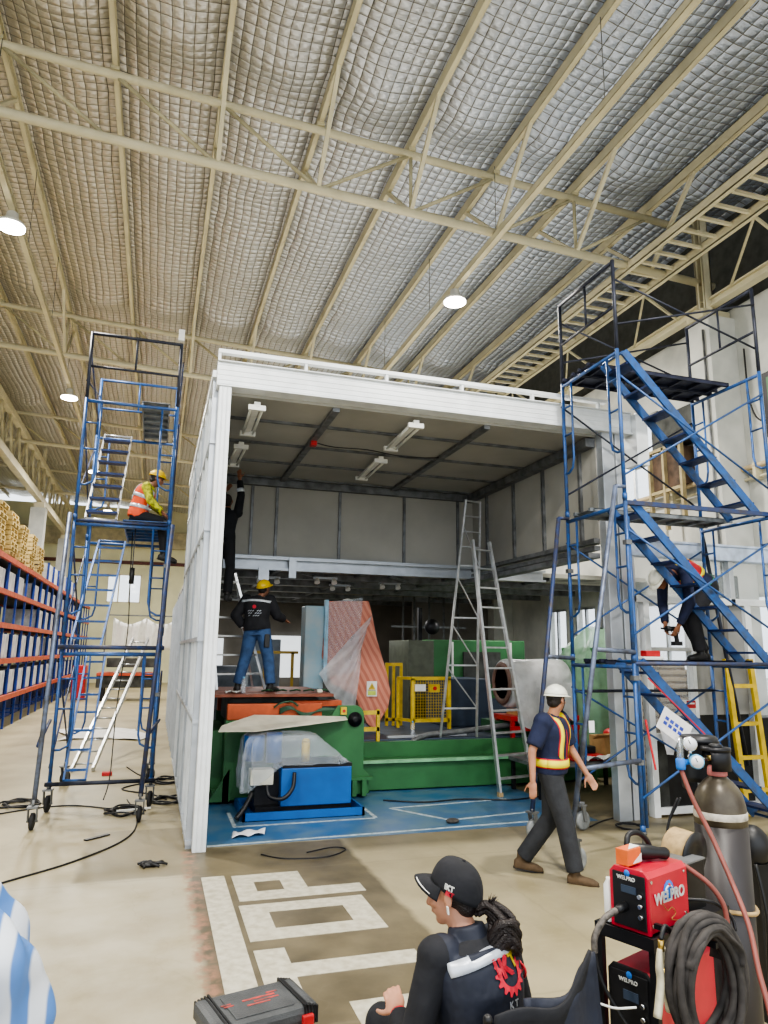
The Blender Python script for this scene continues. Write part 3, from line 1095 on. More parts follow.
# twin fluorescent battens
fx = [((0.95, 7.95), (0.97, 9.06), 'unlit twin-tube light at the front left of the booth ceiling'),
      ((0.96, 9.65), (0.95, 10.75), 'unlit twin-tube light behind the first, touched by the raised hand'),
      ((2.92, 7.95), (2.95, 9.1), 'unlit twin-tube light front and centre on the booth ceiling'),
      ((3.01, 9.7), (3.04, 10.9), 'unlit twin-tube light at the back centre of the booth ceiling')]
for (xa, ya), (xb, yb), l in fx:
    t = thing('twin_tube_light', l, 'ceiling light', (xa, ya, 4.7), 'twin-tube lights on the booth ceiling')
    MB().bar((xa, ya, 4.80), (xb, yb, 4.80), 0.07, 0.05).build('batten', 'white', t)
    for s in (-0.065, 0.065):
        MB().cyl((xa + s, ya + 0.06, 4.755), (xb + s, yb - 0.06, 4.755), 0.017, n=8).build('tube', 'tube', t)
    for (x, y) in ((xa, ya + 0.03), (xb, yb - 0.03)):
        MB().box(x - 0.1, x + 0.1, y - 0.025, y + 0.025, 4.73, 4.79).build('tube_holder', 'white', t)
tag(MB().tube(spline([(1.93, 9.3, 4.81), (2.2, 9.32, 4.78), (2.7, 9.36, 4.80), (3.3, 9.4, 4.76), (3.8, 9.4, 4.80)]), 0.008, 5).build('lighting_cable', 'blk'), 'thin black cable sagging across the booth ceiling', 'cable')
tag(MB().box(1.86, 1.94, 9.25, 9.35, 4.76, 4.83).build('junction_box', 'red'), 'small red junction box on the booth ceiling runner', 'junction box')

# lower rear room: ceiling, beams, dark walls
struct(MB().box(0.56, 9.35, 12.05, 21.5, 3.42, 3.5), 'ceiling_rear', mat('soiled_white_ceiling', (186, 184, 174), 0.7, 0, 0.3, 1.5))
rb = MB()
for y in (13.2, 14.6, 16.2, 18.0, 19.8):
    rb.bar((0.56, y, 3.36), (9.3, y, 3.36), 0.14, 0.12)
for x in (2.0, 3.6, 5.4, 7.2):
    rb.bar((x, 12.05, 3.39), (x, 21.4, 3.39), 0.08, 0.06)
rb.bar((2.4, 12.4, 3.33), (3.9, 14.4, 3.33), 0.04, 0.04).bar((4.0, 12.3, 3.33), (5.0, 13.6, 3.33), 0.04, 0.04)
struct(rb, 'trim_23', 'galv_d')
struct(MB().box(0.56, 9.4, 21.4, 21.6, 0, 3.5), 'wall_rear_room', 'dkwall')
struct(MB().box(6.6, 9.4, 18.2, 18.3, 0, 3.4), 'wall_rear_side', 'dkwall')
for i, (x, y, l) in enumerate(((1.9, 13.0, 'left'), (2.9, 12.7, 'centre left'), (4.3, 13.2, 'centre'), (3.5, 14.0, 'farther back'))):
    t = thing('clamp_light', 'small twin spot fitting under the rear room ceiling, ' + l, 'light fitting', (x, y, 3.25))
    MB().box(x - 0.22, x + 0.22, y - 0.03, y + 0.03, 3.27, 3.31).build('batten', 'galv', t)
    MB().cyl((x - 0.16, y, 3.27), (x - 0.16, y - 0.04, 3.2), 0.04, 0.055).cyl((x + 0.16, y, 3.27), (x + 0.16, y - 0.04, 3.2), 0.04, 0.055).build('spot', 'white', t)
t = thing('unlit_batten', 'white strip light on the rear ceiling beside the bright windows', 'strip light', (8.2, 13.5, 3.1))
MB().bar((7.6, 13.6, 3.385), (8.9, 13.6, 3.385), 0.16, 0.07).build('body', 'white', t)
struct(MB().box(0.62, 1.9, 21.3, 21.38, 1.0, 2.3).box(2.6, 4.2, 21.3, 21.38, 1.2, 2.4), 'window_9', mat('glowing_window_panel', (226, 232, 236), 0.3, emit=0.8))  # solid panels on the wall; their glow stands in for daylight

# ------------------------------------------------------------------ hydraulic press table (front machine)
t = thing('lift_table_machine', 'green machine frame with orange beams and a rusty top plate on the blue floor', 'machine', (1.9, 10.6, 0))
pl = []
for x, z in ((1.02, 0.05), (2.98, 0.05), (2.98, 0.30), (2.90, 0.38), (2.90, 1.10)):
    pl.append((x, 10.0, z))
for k in range(7):
    a = k / 6 * PI / 2
    pl.append((2.76 + 0.14 * math.cos(a), 10.0, 1.10 + 0.14 * math.sin(a)))
pl += [(2.52, 10.0, 1.24), (2.46, 10.0, 1.16), (2.40, 10.0, 1.06), (1.02, 10.0, 1.06)]
MB().prism(pl[::-1], (0, 0.05, 0)).build('front_plate', 'green', t, bevel=0.006)
MB().prism([(0.80, 9.98, 0.04), (1.06, 9.98, 0.04), (1.06, 9.98, 0.45)], (0, 0.04, 0)).box(0.98, 1.08, 9.98, 10.2, 0.04, 1.06).box(0.8, 1.05, 10.3, 11.9, 0.1, 0.9).build('side_gusset', 'green', t)
MB().box(0.85, 3.0, 10.05, 11.9, 0.05, 0.16).box(1.0, 2.9, 11.8, 11.86, 0.1, 1.06).build('base_frame', 'green', t)
MB().box(2.62, 3.02, 9.93, 10.0, 0.24, 0.28).box(2.72, 2.78, 9.9, 10.0, 0.04, 0.25).box(2.86, 2.92, 9.9, 10.0, 0.04, 0.25).build('foot_bracket', 'green', t)
MB().lathe((2.76, 9.99, 1.05), (0, -1, 0), [(0.10, 0), (0.10, 0.02), (0.05, 0.025), (0.05, 0.05), (0.02, 0.05)], 24).build('pivot_pin', 'blk_m', t)
MB().box(1.0, 2.30, 10.05, 10.2, 1.06, 1.27).build('cross_beam', 'orange', t, bevel=0.01)
MB().box(1.0, 2.3, 11.6, 11.75, 1.06, 1.27).build('cross_beam', 'orange', t, bevel=0.01)
MB().box(1.85, 2.60, 10.12, 10.3, 1.22, 1.30).build('cross_beam', 'orange', t, bevel=0.01)
MB().box(1.05, 2.3, 10.3, 11.6, 1.0, 1.33).build('core', 'dark', t)
MB().box(0.80, 2.45, 10.0, 12.0, 1.36, 1.40).build('top_plate', 'orange_r', t, bevel=0.004)
h = MB()
for k in range(4):
    h.tube(spline([(1.7, 10.03, 1.14 + 0.02 * k), (1.85, 10.0, 1.20 + 0.01 * k), (2.05, 10.02, 1.14 - 0.015 * k), (2.3, 10.03, 1.17 + 0.01 * k), (2.55, 10.04, 1.18)]), 0.012, 6)
h.tube(spline([(1.62, 10.02, 1.22), (1.7, 9.98, 1.28), (1.85, 10.0, 1.30), (1.95, 10.0, 1.24)]), 0.014, 6)
h.build('hydraulic_hose', mat('dark_green_hose', (40, 78, 56), 0.4), t)
bx = MB().box(2.55, 2.63, 9.95, 10.0, 1.12, 1.22).build('switch_box', 'yellow', t)
MB().cyl((2.59, 9.95, 1.17), (2.59, 9.93, 1.17), 0.02, n=12).build('stop_button', 'red', bx)
tag(MB().prism([(0.84, 9.45, 0.975), (1.30, 9.40, 0.975), (2.62, 9.86, 1.055), (2.62, 9.98, 1.085), (1.35, 9.98, 1.125), (0.9, 9.7, 1.02)], (0, 0, 0.008)).build('cover_sheet', 'offw'),
    'off-white sheet board lying over the blue power pack', 'sheet')
# items on the platform
tag(MB().grid(lambda u, v: (0.98 + 0.22 * u, 10.2 + 0.2 * v, 1.402 + 0.03 * abs(math.sin(5 * u + 3 * v))), 6, 6).build('cloth_rag', 'white'), 'crumpled white rag at the left end of the rusty platform', 'rag')
for x, y, l in ((1.22, 10.25, 'clear water bottle standing by the worker on the rusty platform'),
                (3.05, 11.6, 'clear water bottle beside the salmon covered guard'), (4.1, 10.9, 'small clear bottle on the dark plinth near the yellow guard')):
    z = 1.40 if x < 2 else 0.66
    if x > 3: y = 11.3
    t = thing('water_bottle', l, 'bottle', (x, y, z))
    MB().lathe((x, y, z), (0, 0, 1), [(0.03, 0), (0.033, 0.01), (0.033, 0.15), (0.014, 0.19), (0.014, 0.2)], 14).build('bottle_body', 'film_d', t)
    MB().cyl((x, y, z + 0.2), (x, y, z + 0.222), 0.016, n=12).build('cap', 'lblue', t)
tag(MB().box(2.28, 2.36, 10.3, 10.38, 1.4, 1.445).build('adhesive_roll', 'offw', bevel=0.008), 'small cream block at the right end of the rusty platform', 'block')
tt = MB()
for k in range(5):
    tt.tube(spline([(1.5 + 0.2 * k, 10.4, 1.42), (1.58 + 0.2 * k, 10.3, 1.44), (1.66 + 0.2 * k, 10.45, 1.42)]), 0.012, 6)
tag(tt.build('hand_tools', 'green_d'), 'green handled tools and hose pieces lying at the worker\'s feet', 'tools')

from mathutils import noise as mnoise
# blue hydraulic power pack
t = thing('hydraulic_power_pack', 'bright blue hydraulic tank in a blue drip tray in front of the green machine', 'power pack', (1.9, 9.3, 0))
tr = MB().box(1.13, 2.62, 8.95, 8.98, 0.0, 0.10).box(1.13, 2.62, 9.86, 9.89, 0, 0.10).box(1.13, 1.16, 8.95, 9.89, 0, 0.10).box(2.59, 2.62, 8.95, 9.89, 0, 0.10).box(1.13, 2.62, 8.95, 9.89, 0, 0.012)
tr.build('drip_tray', 'mblue', t)
MB().box(1.30, 2.5, 9.15, 9.8, 0.03, 0.12).build('skid', 'blk_m', t)
MB().box(1.60, 2.49, 9.12, 9.75, 0.12, 0.56).build('tank', 'mblue', t, bevel=0.008)
MB().box(1.62, 2.5, 9.14, 9.74, 0.56, 0.60).build('tank_lid', 'blk_m', t)
MB().box(1.22, 1.50, 9.10, 9.3, 0.38, 0.56).build('terminal_box', 'offw', t, bevel=0.01)
MB().box(1.30, 1.60, 9.3, 9.6, 0.12, 0.5).build('valve_block', 'blk_m', t)
MB().cyl((1.95, 9.4, 0.6), (1.95, 9.4, 0.84), 0.055, n=16).cyl((1.95, 9.4, 0.84), (1.95, 9.4, 0.88), 0.06, 0.03, n=16).build('pump', 'yellow', t)
MB().cyl((1.3, 9.5, 0.62), (1.3, 9.5, 0.92), 0.13, n=18).cyl((1.55, 9.45, 0.6), (1.55, 9.45, 0.95), 0.1, n=18).build('motor', 'mblue', t)
hh = MB().tube(spline([(1.75, 9.06, 0.52), (1.72, 9.0, 0.35), (1.6, 8.98, 0.24), (1.45, 9.05, 0.26), (1.42, 9.1, 0.38)]), 0.025, 8)
hh.tube(spline([(1.25, 9.1, 0.3), (1.15, 8.98, 0.16), (1.05, 8.9, 0.06)]), 0.03, 8)
hh.build('black_hose', 'blk', t)
# plastic film bag over the pump end
def bag(u, v):
    a = u * 2 * PI
    prof = [(1.0, 0.0), (1.02, 0.3), (0.98, 0.6), (0.95, 0.85), (0.86, 0.97), (0.5, 1.0), (0.02, 0.98)]
    k = v * 6
    i = min(int(k), 5)
    r = prof[i][0] + (prof[i + 1][0] - prof[i][0]) * (k - i)
    hgt = prof[i][1] + (prof[i + 1][1] - prof[i][1]) * (k - i)
    wv = 1 + 0.05 * math.sin(a * 9 + v * 4) * (1 - 0.5 * v) + 0.03 * math.sin(a * 23 + 5 * v)
    cx = 1.80
    x = cx + 0.67 * r * math.copysign(abs(math.cos(a)) ** 0.38, math.cos(a)) * wv
    y = 9.42 + 0.34 * r * math.copysign(abs(math.sin(a)) ** 0.38, math.sin(a)) * wv
    zlo = 0.60 - 0.30 * max(0, min(1, (1.6 - x) / 0.4))
    top = 0.96 - 0.04 * max(0, (x - 1.9) / 0.6)
    z = zlo + (top - zlo) * hgt
    if x > 2.05:
        z -= (x - 2.05) * 0.75 * hgt
    nv = mnoise.noise_vector(V((x, y, z)) * 6.0)
    return (x + 0.03 * nv.x, y + 0.03 * nv.y, max(z + 0.02 * nv.z, 0.1))


tag(MB().grid(bag, 110, 36).build('plastic_cover', 'film_d'), 'crumpled clear plastic film over the pump and motor of the blue power pack', 'plastic film')

# long green bed and dark plinth
t = thing('machine_bed', 'long low green machine bed running right behind the stepladder', 'machine bed', (4.7, 10.6, 0))
MB().box(2.98, 6.9, 10.35, 10.9, 0.02, 0.40).build('bed_body', 'green', t, bevel=0.01)
MB().box(2.98, 6.9, 10.28, 10.36, 0.40, 0.44).build('bed_flange', mat('pale_green_edge', (128, 186, 140), 0.4), t)
MB().box(2.98, 6.9, 10.9, 11.0, 0.02, 0.62).build('bed_back', 'green', t)
t = thing('machine_plinth', 'dark slate blue plinth behind the green machine bed', 'plinth', (4.8, 12, 0))
MB().box(3.0, 6.0, 11.05, 13.8, 0.02, 0.64).build('plinth_body', 'navyblk', t, bevel=0.01)
MB().box(5.2, 6.1, 12.6, 13.6, 0.64, 1.5).build('plinth_block', 'navyblk', t, bevel=0.02)
cb = MB().tube(spline([(3.95, 11.02, 0.44), (4.0, 11.0, 0.6), (4.3, 11.1, 0.68), (5.0, 11.2, 0.72), (6.1, 11.3, 0.82)]), 0.045, 10)
tag(cb.build('cable_chain', 'galv_d'), 'grey ribbed cable conduit lying along the back of the green bed', 'conduit')
tag(MB().bar((3.6, 11.1, 0.665), (5.0, 11.2, 0.665), 0.05, 0.03).build('steel_bar', 'galv'), 'loose grey steel bar lying on the dark plinth', 'bar')

# salmon corrugated cover with film
t = thing('covered_guard', 'tall salmon-orange corrugated panel wrapped in milky plastic, standing behind the green machine', 'guard panel', (3.2, 12, 0.6))
poly = [(2.76, 2.82), (3.50, 2.85), (3.56, 2.66), (3.66, 2.2), (3.84, 1.65), (3.92, 1.30), (3.88, 1.06), (3.64, 0.68), (3.50, 0.80), (3.28, 1.25), (2.86, 1.45), (2.70, 1.9)]
MB().prism([(x, 11.9, z) for x, z in poly][::-1], (0, 0.22, 0)).build('corrugated_cover', 'orcloth', t, bevel=0.02)
MB().box(2.40, 2.74, 11.95, 12.3, 1.36, 2.74).build('side_box', mat('blue_grey_wrapped_box', (128, 158, 172), 0.5, 0, 0.25, 3, dark=(176, 182, 182)), t, bevel=0.02)
MB().box(2.72, 2.78, 11.86, 11.95, 1.5, 2.84).build('blue_edge', mat('pale_blue_edge_strip', (150, 190, 214), 0.5), t)
MB().prism([(2.4, 12, 1.36), (2.85, 12, 1.3), (3.2, 12, 0.7), (2.6, 12, 0.7)][::-1], (0, 0.2, 0)).build('foot', 'dark', t)
fm = MB()
def film(u, v):
    a0, a1 = V((3.56, 11.84, 2.62)), V((2.62, 11.78, 1.62))
    b0, b1 = V((3.36, 11.8, 2.15)), V((3.25, 11.74, 0.98))
    p = a0.lerp(a1, u).lerp(b0.lerp(b1, u), v)
    return p + V((0, 0.035 * math.sin(v * 16 + u * 4), -0.12 * math.sin(PI * v) * u))
fm.grid(film, 24, 18)
fm.build('hanging_film', 'film', t)
fm = MB().grid(lambda u, v: (2.78 + 0.6 * u - 0.1 * v, 11.85 + 0.03 * math.sin(u * 22), 2.8 - 1.25 * v + 0.1 * u), 30, 10)
fm.build('wrapping_film', 'film_d', t)
sg = MB().box(3.48, 3.66, 11.872, 11.878, 1.24, 1.49).build('warning_sign', 'white', t)
MB().prism([(3.505, 11.871, 1.35), (3.635, 11.871, 1.35), (3.57, 11.871, 1.47)], (0, -0.002, 0)).build('triangle', 'yellow', sg)
MB().box(3.565, 3.575, 11.866, 11.87, 1.38, 1.43).box(3.50, 3.64, 11.868, 11.871, 1.335, 1.342).build('mark', 'blk', sg)
MB().box(3.50, 3.64, 11.868, 11.871, 1.26, 1.33).build('text_panel', mat('sign_green', (190, 206, 90), 0.6), sg)
MB().grid(lambda u, v: (3.05 + 0.2 * u, 11.95 + 0.15 * v, 2.85 + 0.04 * math.sin(u * 3) * math.sin(v * 3)), 5, 5).build('scrap_film', 'white', t)

# yellow mesh guards
def mesh_guard(name, label, x0, x1, y, z0, z1, st=0.05, dy=0.35):
    t = thing(name, label, 'safety guard', (x0, y, z0), 'yellow mesh machine guards')
    f = MB()
    for (a, b, yy) in ((x0, x1, y),):
        f.bar((a, yy, z0), (a, yy, z1), 0.06, 0.06).bar((b, yy, z0), (b, yy, z1), 0.06, 0.06)
        f.bar((a - 0.03, yy, z1), (b + 0.03, yy, z1), 0.06, 0.06).bar((a, yy, z0 + 0.15), (b, yy, z0 + 0.15), 0.06, 0.06)
    f.build('front_frame', 'yellow', t)
    f = MB()
    f.bar((x0 - 0.16, y + dy, z0), (x0 - 0.16, y + dy, z1), 0.05, 0.05).bar((x0 - 0.16, y + dy, z1), (x0, y, z1), 0.05, 0.05).bar((x0 - 0.16, y + dy, z0 + 0.15), (x0, y, z0 + 0.15), 0.05, 0.05)
    f.build('side_frame', 'yellow', t)
    w = MB()
    x = x0 + st
    while x < x1:
        w.bar((x, y, z0 + 0.15), (x, y, z1), 0.006, 0.006)
        x += st
    z = z0 + 0.15 + st
    while z < z1:
        w.bar((x0, y, z), (x1, y, z), 0.006, 0.006)
        z += st
    w.build('wire_mesh', 'yellow', t)
    return t


g1 = mesh_guard('mesh_guard', 'yellow framed mesh guard cage in front of the green cabinet', 4.46, 5.16, 12.3, 0.64, 1.52)
bx = MB().box(4.75, 4.95, 12.22, 12.27, 1.28, 1.42).build('control_box', 'yellow', g1)
MB().cyl((4.85, 12.22, 1.35), (4.85, 12.19, 1.35), 0.035, n=12).build('stop_button', 'red', bx)
MB().box(4.48, 4.68, 12.22, 12.25, 1.30, 1.42).build('notice', 'white', g1)
t = thing('yellow_gate_frame', 'tall narrow yellow guard frame just right of the salmon panel', 'safety guard', (4.1, 13, 0.5))
f = MB()
for x in (4.2, 4.33, 4.48):
    f.bar((x, 13, 0.64), (x, 13, 1.75), 0.05, 0.05)
f.bar((4.17, 13, 1.75), (4.5, 13, 1.75), 0.06, 0.06).bar((4.17, 13, 0.75), (4.5, 13, 0.75), 0.05, 0.05)
f.build('frame', 'yellow', t)
t = thing('yellow_stand', 'yellow square-tube stand low beside the green machine plate', 'stand', (3.3, 11, 0))
f = MB()
for x in (3.02, 3.42):
    f.bar((x, 11.02, 0.45), (x, 11.02, 1.1), 0.05, 0.05)
for z in (0.5, 0.8, 1.05):
    f.bar((3.0, 11.02, z), (3.44, 11.02, z), 0.05, 0.06)
f.build('frame', 'yellow', t)
t = thing('yellow_handrail', 'thin yellow handrail behind the standing worker', 'handrail', (2.1, 13, 1.4))
f = MB().bar((1.5, 13, 1.95), (2.5, 13, 1.95), 0.05, 0.05).bar((1.9, 13, 0.0), (1.9, 13, 1.95), 0.05, 0.05).bar((2.4, 13, 0.0), (2.4, 13, 1.95), 0.05, 0.05)
f.build('rail', mat('dull_yellow_rail', (176, 146, 56), 0.5), t)

# rear machines
t = thing('injection_machine', 'dark green enclosed machine cabinet at the back, behind the tall stepladder', 'machine', (6.1, 14, 0))
MB().box(4.95, 5.50, 13.9, 15.2, 0.6, 2.22).build('side_cabinet', mat('grey_green_steel_door', (96, 100, 88), 0.4, 0.3), t, bevel=0.01)
MB().box(5.5, 7.6, 13.9, 15.4, 1.05, 2.24).build('green_housing', 'green', t, bevel=0.015)
MB().box(6.15, 7.0, 13.86, 13.9, 1.35, 2.0).build('sight_window', 'dark', t)
MB().box(5.88, 5.92, 13.85, 13.9, 1.1, 2.2).box(7.22, 7.26, 13.85, 13.9, 1.1, 2.2).build('white_trim', 'white', t)
MB().box(5.0, 7.6, 13.9, 15.4, 0, 1.05).build('lower_base', 'navyblk', t)
MB().lathe((5.45, 13.9, 2.5), (0, -1, 0), [(0.16, 0), (0.16, 0.05), (0.05, 0.1)], 18).bar((5.3, 14.2, 2.2), (5.3, 14.2, 2.9), 0.08, 0.08).build('round_gauge', 'blk_m', t)
t = thing('machine_column', 'dark machinery with cables standing in the shade of the rear room', 'machine', (4.2, 16, 0))
MB().box(3.7, 4.6, 15.8, 16.8, 0, 2.1).box(3.9, 4.3, 15.6, 16, 2.1, 2.6).build('housing', 'dark', t, bevel=0.03)
MB().box(3.6, 3.9, 15.5, 15.8, 1.6, 2.3).box(4.1, 4.2, 15.7, 15.75, 1.2, 2.0).build('pump', 'green_d', t, bevel=0.03)
MB().cyl((3.9, 15.5, 2.3), (3.9, 15.5, 2.5), 0.1, n=14).build('motor', 'galv_d', t)
t = thing('grey_cabinet', 'pale blue-grey cabinet behind the standing worker', 'cabinet', (1.9, 14, 0))
MB().box(1.75, 2.35, 14.0, 14.6, 0, 2.2).build('cabinet_body', mat('pale_grey_blue_cabinet', (122, 134, 146), 0.5), t, bevel=0.02)
MB().box(0.7, 1.5, 13.2, 13.8, 0, 1.7).build('lower_cabinet', mat('grey_cabinet_low', (104, 110, 118), 0.5), t, bevel=0.02)
MB().box(2.02, 2.06, 13.97, 14.0, 1.2, 1.45).build('handle', 'blk_m', t)
t = thing('steel_frame_rig', 'dark steel rig of posts and pipes at the back right of the booth', 'rig', (6.0, 17, 0))
for x in (5.9, 6.2, 6.6, 7.0, 7.4):
    MB().cyl((x, 17, 0), (x, 17, 3.4), 0.03, n=8).build('pipe', 'galv_d', t)
MB().bar((5.6, 17, 2.6), (7.6, 17, 2.6), 0.05, 0.05).build('cross_pipe', 'galv_d', t)

# plastic wrapped roll on a red stand
t = thing('wrapped_roll', 'large horizontal roll wrapped in milky plastic behind the walking man', 'roll', (6.4, 11, 1.0))
MB().lathe((5.75, 11.3, 1.48), (1, 0.05, 0.02), [(0.30, 0), (0.40, 0.02), (0.41, 0.1), (0.39, 0.5), (0.40, 0.8), (0.38, 1.14), (0.33, 1.18)], 30).build('roll', 'film_o', t)
MB().lathe((5.72, 11.3, 1.48), (-1, 0, 0), [(0.36, 0), (0.34, 0.02), (0.28, 0.03), (0.26, 0.0)], 30).build('roll_end', mat('brown_roll_end', (120, 92, 82), 0.6), t)
def drape(u, v):
    return (5.8 + 1.1 * u, 10.9 - 0.02 * math.sin(12 * u), 1.5 - 0.75 * v * (0.55 + 0.45 * abs(math.sin(u * 3.3 + 0.7))))
MB().grid(drape, 30, 10).build('torn_wrap', 'film_o', t)
t = thing('red_stand', 'red steel stand with a pale board under the wrapped roll', 'stand', (6.3, 11.0, 0))
MB().box(5.7, 7.0, 10.95, 11.6, 0.88, 0.96).box(5.7, 7.0, 10.95, 11.0, 0.72, 0.80).build('rails', 'red', t)
for x in (5.75, 6.95):
    for y in (11.0, 11.55):
        MB().box(x - 0.03, x + 0.03, y - 0.03, y + 0.03, 0, 0.9).build('leg', 'red', t)
MB().box(5.9, 6.6, 11.02, 11.5, 0.96, 1.04).build('board', 'card', t)
MB().box(5.6, 6.4, 11.3, 11.9, 0.05, 0.85).build('green_block', 'green_d', t)
t = thing('covered_green_machine', 'tall green machine under thin plastic beside the booth\'s right post', 'machine', (6.9, 10.4, 0))
MB().box(7.08, 7.9, 10.6, 11.6, 0, 2.1).build('body', 'green', t, bevel=0.02)
def gf(u, v):
    a = u * 2 * PI
    r = 1.0 - 0.75 * max(0, v - 0.78) / 0.22
    x = 7.50 + 0.52 * r * math.copysign(abs(math.cos(a)) ** 0.5, math.cos(a)) * (1 + 0.03 * math.sin(9 * a))
    y = 11.1 + 0.6 * r * math.copysign(abs(math.sin(a)) ** 0.5, math.sin(a)) * (1 + 0.03 * math.sin(11 * a))
    return (x, y, 0.5 + 1.95 * v + 0.03 * math.sin(5 * a))
MB().grid(gf, 50, 16).build('film_wrap', 'film_g', t)
# work table with clutter
t = thing('work_table', 'low grey work table with clutter beside the booth\'s right post', 'table', (6.3, 9.6, 0))
MB().box(5.2, 6.9, 9.2, 10.1, 0.42, 0.47).build('table_top', 'galv_d', t)
for x in (5.25, 6.85):
    for y in (9.25, 10.05):
        MB().box(x - 0.025, x + 0.025, y - 0.025, y + 0.025, 0, 0.42).build('leg', 'blk_m', t)
tag(MB().box(5.85, 6.35, 9.35, 9.7, 0.47, 0.56).build('tool_case', 'red', bevel=0.015), 'flat red tool case on the low work table', 'case')
tag(MB().box(5.9, 6.3, 9.45, 9.75, 0.56, 0.66).build('black_case', 'blk', bevel=0.02), 'black power tool case lying on the red case', 'case')
t = thing('cardboard_box', 'open brown cardboard box with red bag on the work table', 'box', (6.7, 9.7, 0.47))
MB().box(6.45, 6.88, 9.45, 9.85, 0.47, 0.78).build('carton', 'card', t)
MB().bar((6.45, 9.44, 0.78), (6.40, 9.2, 0.86), 0.02, 0.4, up=(1, 0, 0)).build('flap', 'card', t)
MB().ell((6.7, 9.6, 0.82), (0.15, 0, 0), (0, 0.12, 0), (0, 0, 0.08)).build('bag', 'red', t)
tag(MB().grid(lambda u, v: (6.0 + 0.6 * u, 9.22 + 0.2 * v, 0.49 + 0.06 * abs(math.sin(7 * u + 2 * v))), 14, 6).build('white_bag', 'white'), 'crumpled white plastic on the front of the work table', 'plastic bag')

# ------------------------------------------------------------------ aluminium partition on the right
pt = thing('aluminium_partition', 'aluminium framed glass partition behind the right scaffold', 'partition', (7.7, 8.55, 0))
Y0 = 7.97
def px_(x0, x1, z0, z1, nm='mullion', m='alu_white', d=0.06):
    return MB().box(x0, x1, Y0 - d, Y0 + d, z0, z1).build(nm, m, pt, bevel=0.004)
MB().box(5.86, 9.38, Y0 - 0.10, Y0 + 0.1, 3.28, 3.47).box(5.86, 9.38, Y0 - 0.12, Y0 + 0.1, 3.47, 3.50).build('head_beam', mat('blue_white_aluminium', (196, 210, 234), 0.4, 0.2), pt, bevel=0.006)
px_(5.90, 5.98, 0, 3.28, m='galv')
px_(6.08, 6.17, 0, 2.68)
px_(5.9, 9.38, 2.67, 2.76, 'transom')
px_(6.80, 6.86, 0.0, 2.68)
px_(7.52, 7.60, 2.67, 3.28, m='galv')
px_(7.74, 7.84, 0, 2.68)
px_(6.17, 6.8, 2.04, 2.09, 'transom', 'alu')
px_(6.17, 6.8, 0.92, 1.0, 'transom')
px_(6.17, 7.8, 0.03, 0.11, 'bottom_rail')
MB().box(5.98, 9.3, Y0 + 0.01, Y0 + 0.02, 2.76, 3.28).build('glass_pane', 'glass', pt)
MB().box(6.17, 6.8, Y0 + 0.01, Y0 + 0.02, 1.0, 2.67).build('glass_pane', 'glass', pt)
MB().box(6.86, 7.74, Y0, Y0 + 0.03, 1.22, 2.67).build('grey_panel', mat('mid_grey_panel', (146, 146, 144), 0.7, 0, 0.1, 2), pt)
MB().box(7.40, 7.46, Y0 - 0.02, Y0, 1.22, 2.67).build('panel_joint', 'dkwall', pt)
MB().box(6.36, 6.8, Y0, Y0 + 0.03, 0.11, 0.92).build('dark_kick_panel', 'blk_m', pt)
MB().box(6.17, 6.36, Y0, Y0 + 0.03, 0.11, 0.92).build('dark_kick_panel', 'dark', pt)
sg = MB().box(6.56, 6.80, Y0 - 0.075, Y0 - 0.07, 1.30, 1.42).build('small_sign', 'white', pt)
MB().box(6.65, 6.79, Y0 - 0.08, Y0 - 0.075, 1.315, 1.41).build('red_field', 'red', sg)
MB().box(6.67, 6.77, Y0 - 0.083, Y0 - 0.080, 1.365, 1.385).build('sign_line', 'white', sg)
tag(MB().box(7.65, 8.15, 8.4, 8.48, 2.78, 3.15).build('wall_monitor', 'blk', bevel=0.02), 'black monitor seen through the top glass of the partition', 'monitor')
for k, (x, z) in enumerate(((7.2, 0.4), (7.9, 0.4), (7.2, 0.62), (7.9, 0.62))):
    tag(MB().box(x, x + 0.62, 9.0, 9.24, z, z + 0.2).build('brown_carton', 'card', bevel=0.01), 'brown carton %s behind the partition glass' % ['low left', 'low right', 'upper left', 'upper right'][k], 'carton')
t = thing('carton_bench', 'low wooden bench carrying the brown cartons behind the partition', 'bench', (7.85, 9.1, 0))
MB().box(7.1, 8.6, 8.95, 9.26, 0.33, 0.395).build('bench_top', 'wood', t)
for x in (7.15, 7.85, 8.55):
    MB().box(x - 0.04, x + 0.04, 8.97, 9.24, 0, 0.33).build('leg', 'wood', t)
for i in range(3):
    tag(MB().box(7.45 + i * 0.56, 7.98 + i * 0.56, 10.1, 10.8, 0.0, 1.9 - 0.08 * i).build('sack_stack', 'sacks', bevel=0.03), ['stack of tan paper sacks on the left behind the partition glass', 'middle stack of tan paper sacks behind the partition glass', 'stack of tan paper sacks on the right behind the partition glass'][i], 'sack stack')
tag(MB().box(7.9, 8.8, 8.2, 8.5, 0.0, 1.15).build('dark_cabinet', 'blk_m', bevel=0.02), 'black low cabinet behind the yellow step frame', 'cabinet')
struct(MB().box(6.86, 7.74, Y0 + 0.03, Y0 + 0.06, 0, 1.22), 'wall_partition_base', mat('black_low_wall', (26, 26, 28), 0.6))
# yellow step frame
t = thing('yellow_step_frame', 'yellow steel ladder frame standing right of the gas cylinder', 'ladder frame', (7.4, 7.75, 0))
for x in (7.32, 7.72):
    MB().bar((x, 7.72, 0), (x - 0.08, 7.80, 1.95), 0.07, 0.05).build('rail', 'yellow', t)
for z in (0.3, 0.7, 1.12, 1.6):
    MB().bar((7.32 - 0.04 * z, 7.72 + 0.04 * z, z), (7.72 - 0.04 * z, 7.72 + 0.04 * z, z), 0.04, 0.05).build('rung', 'yellow', t)

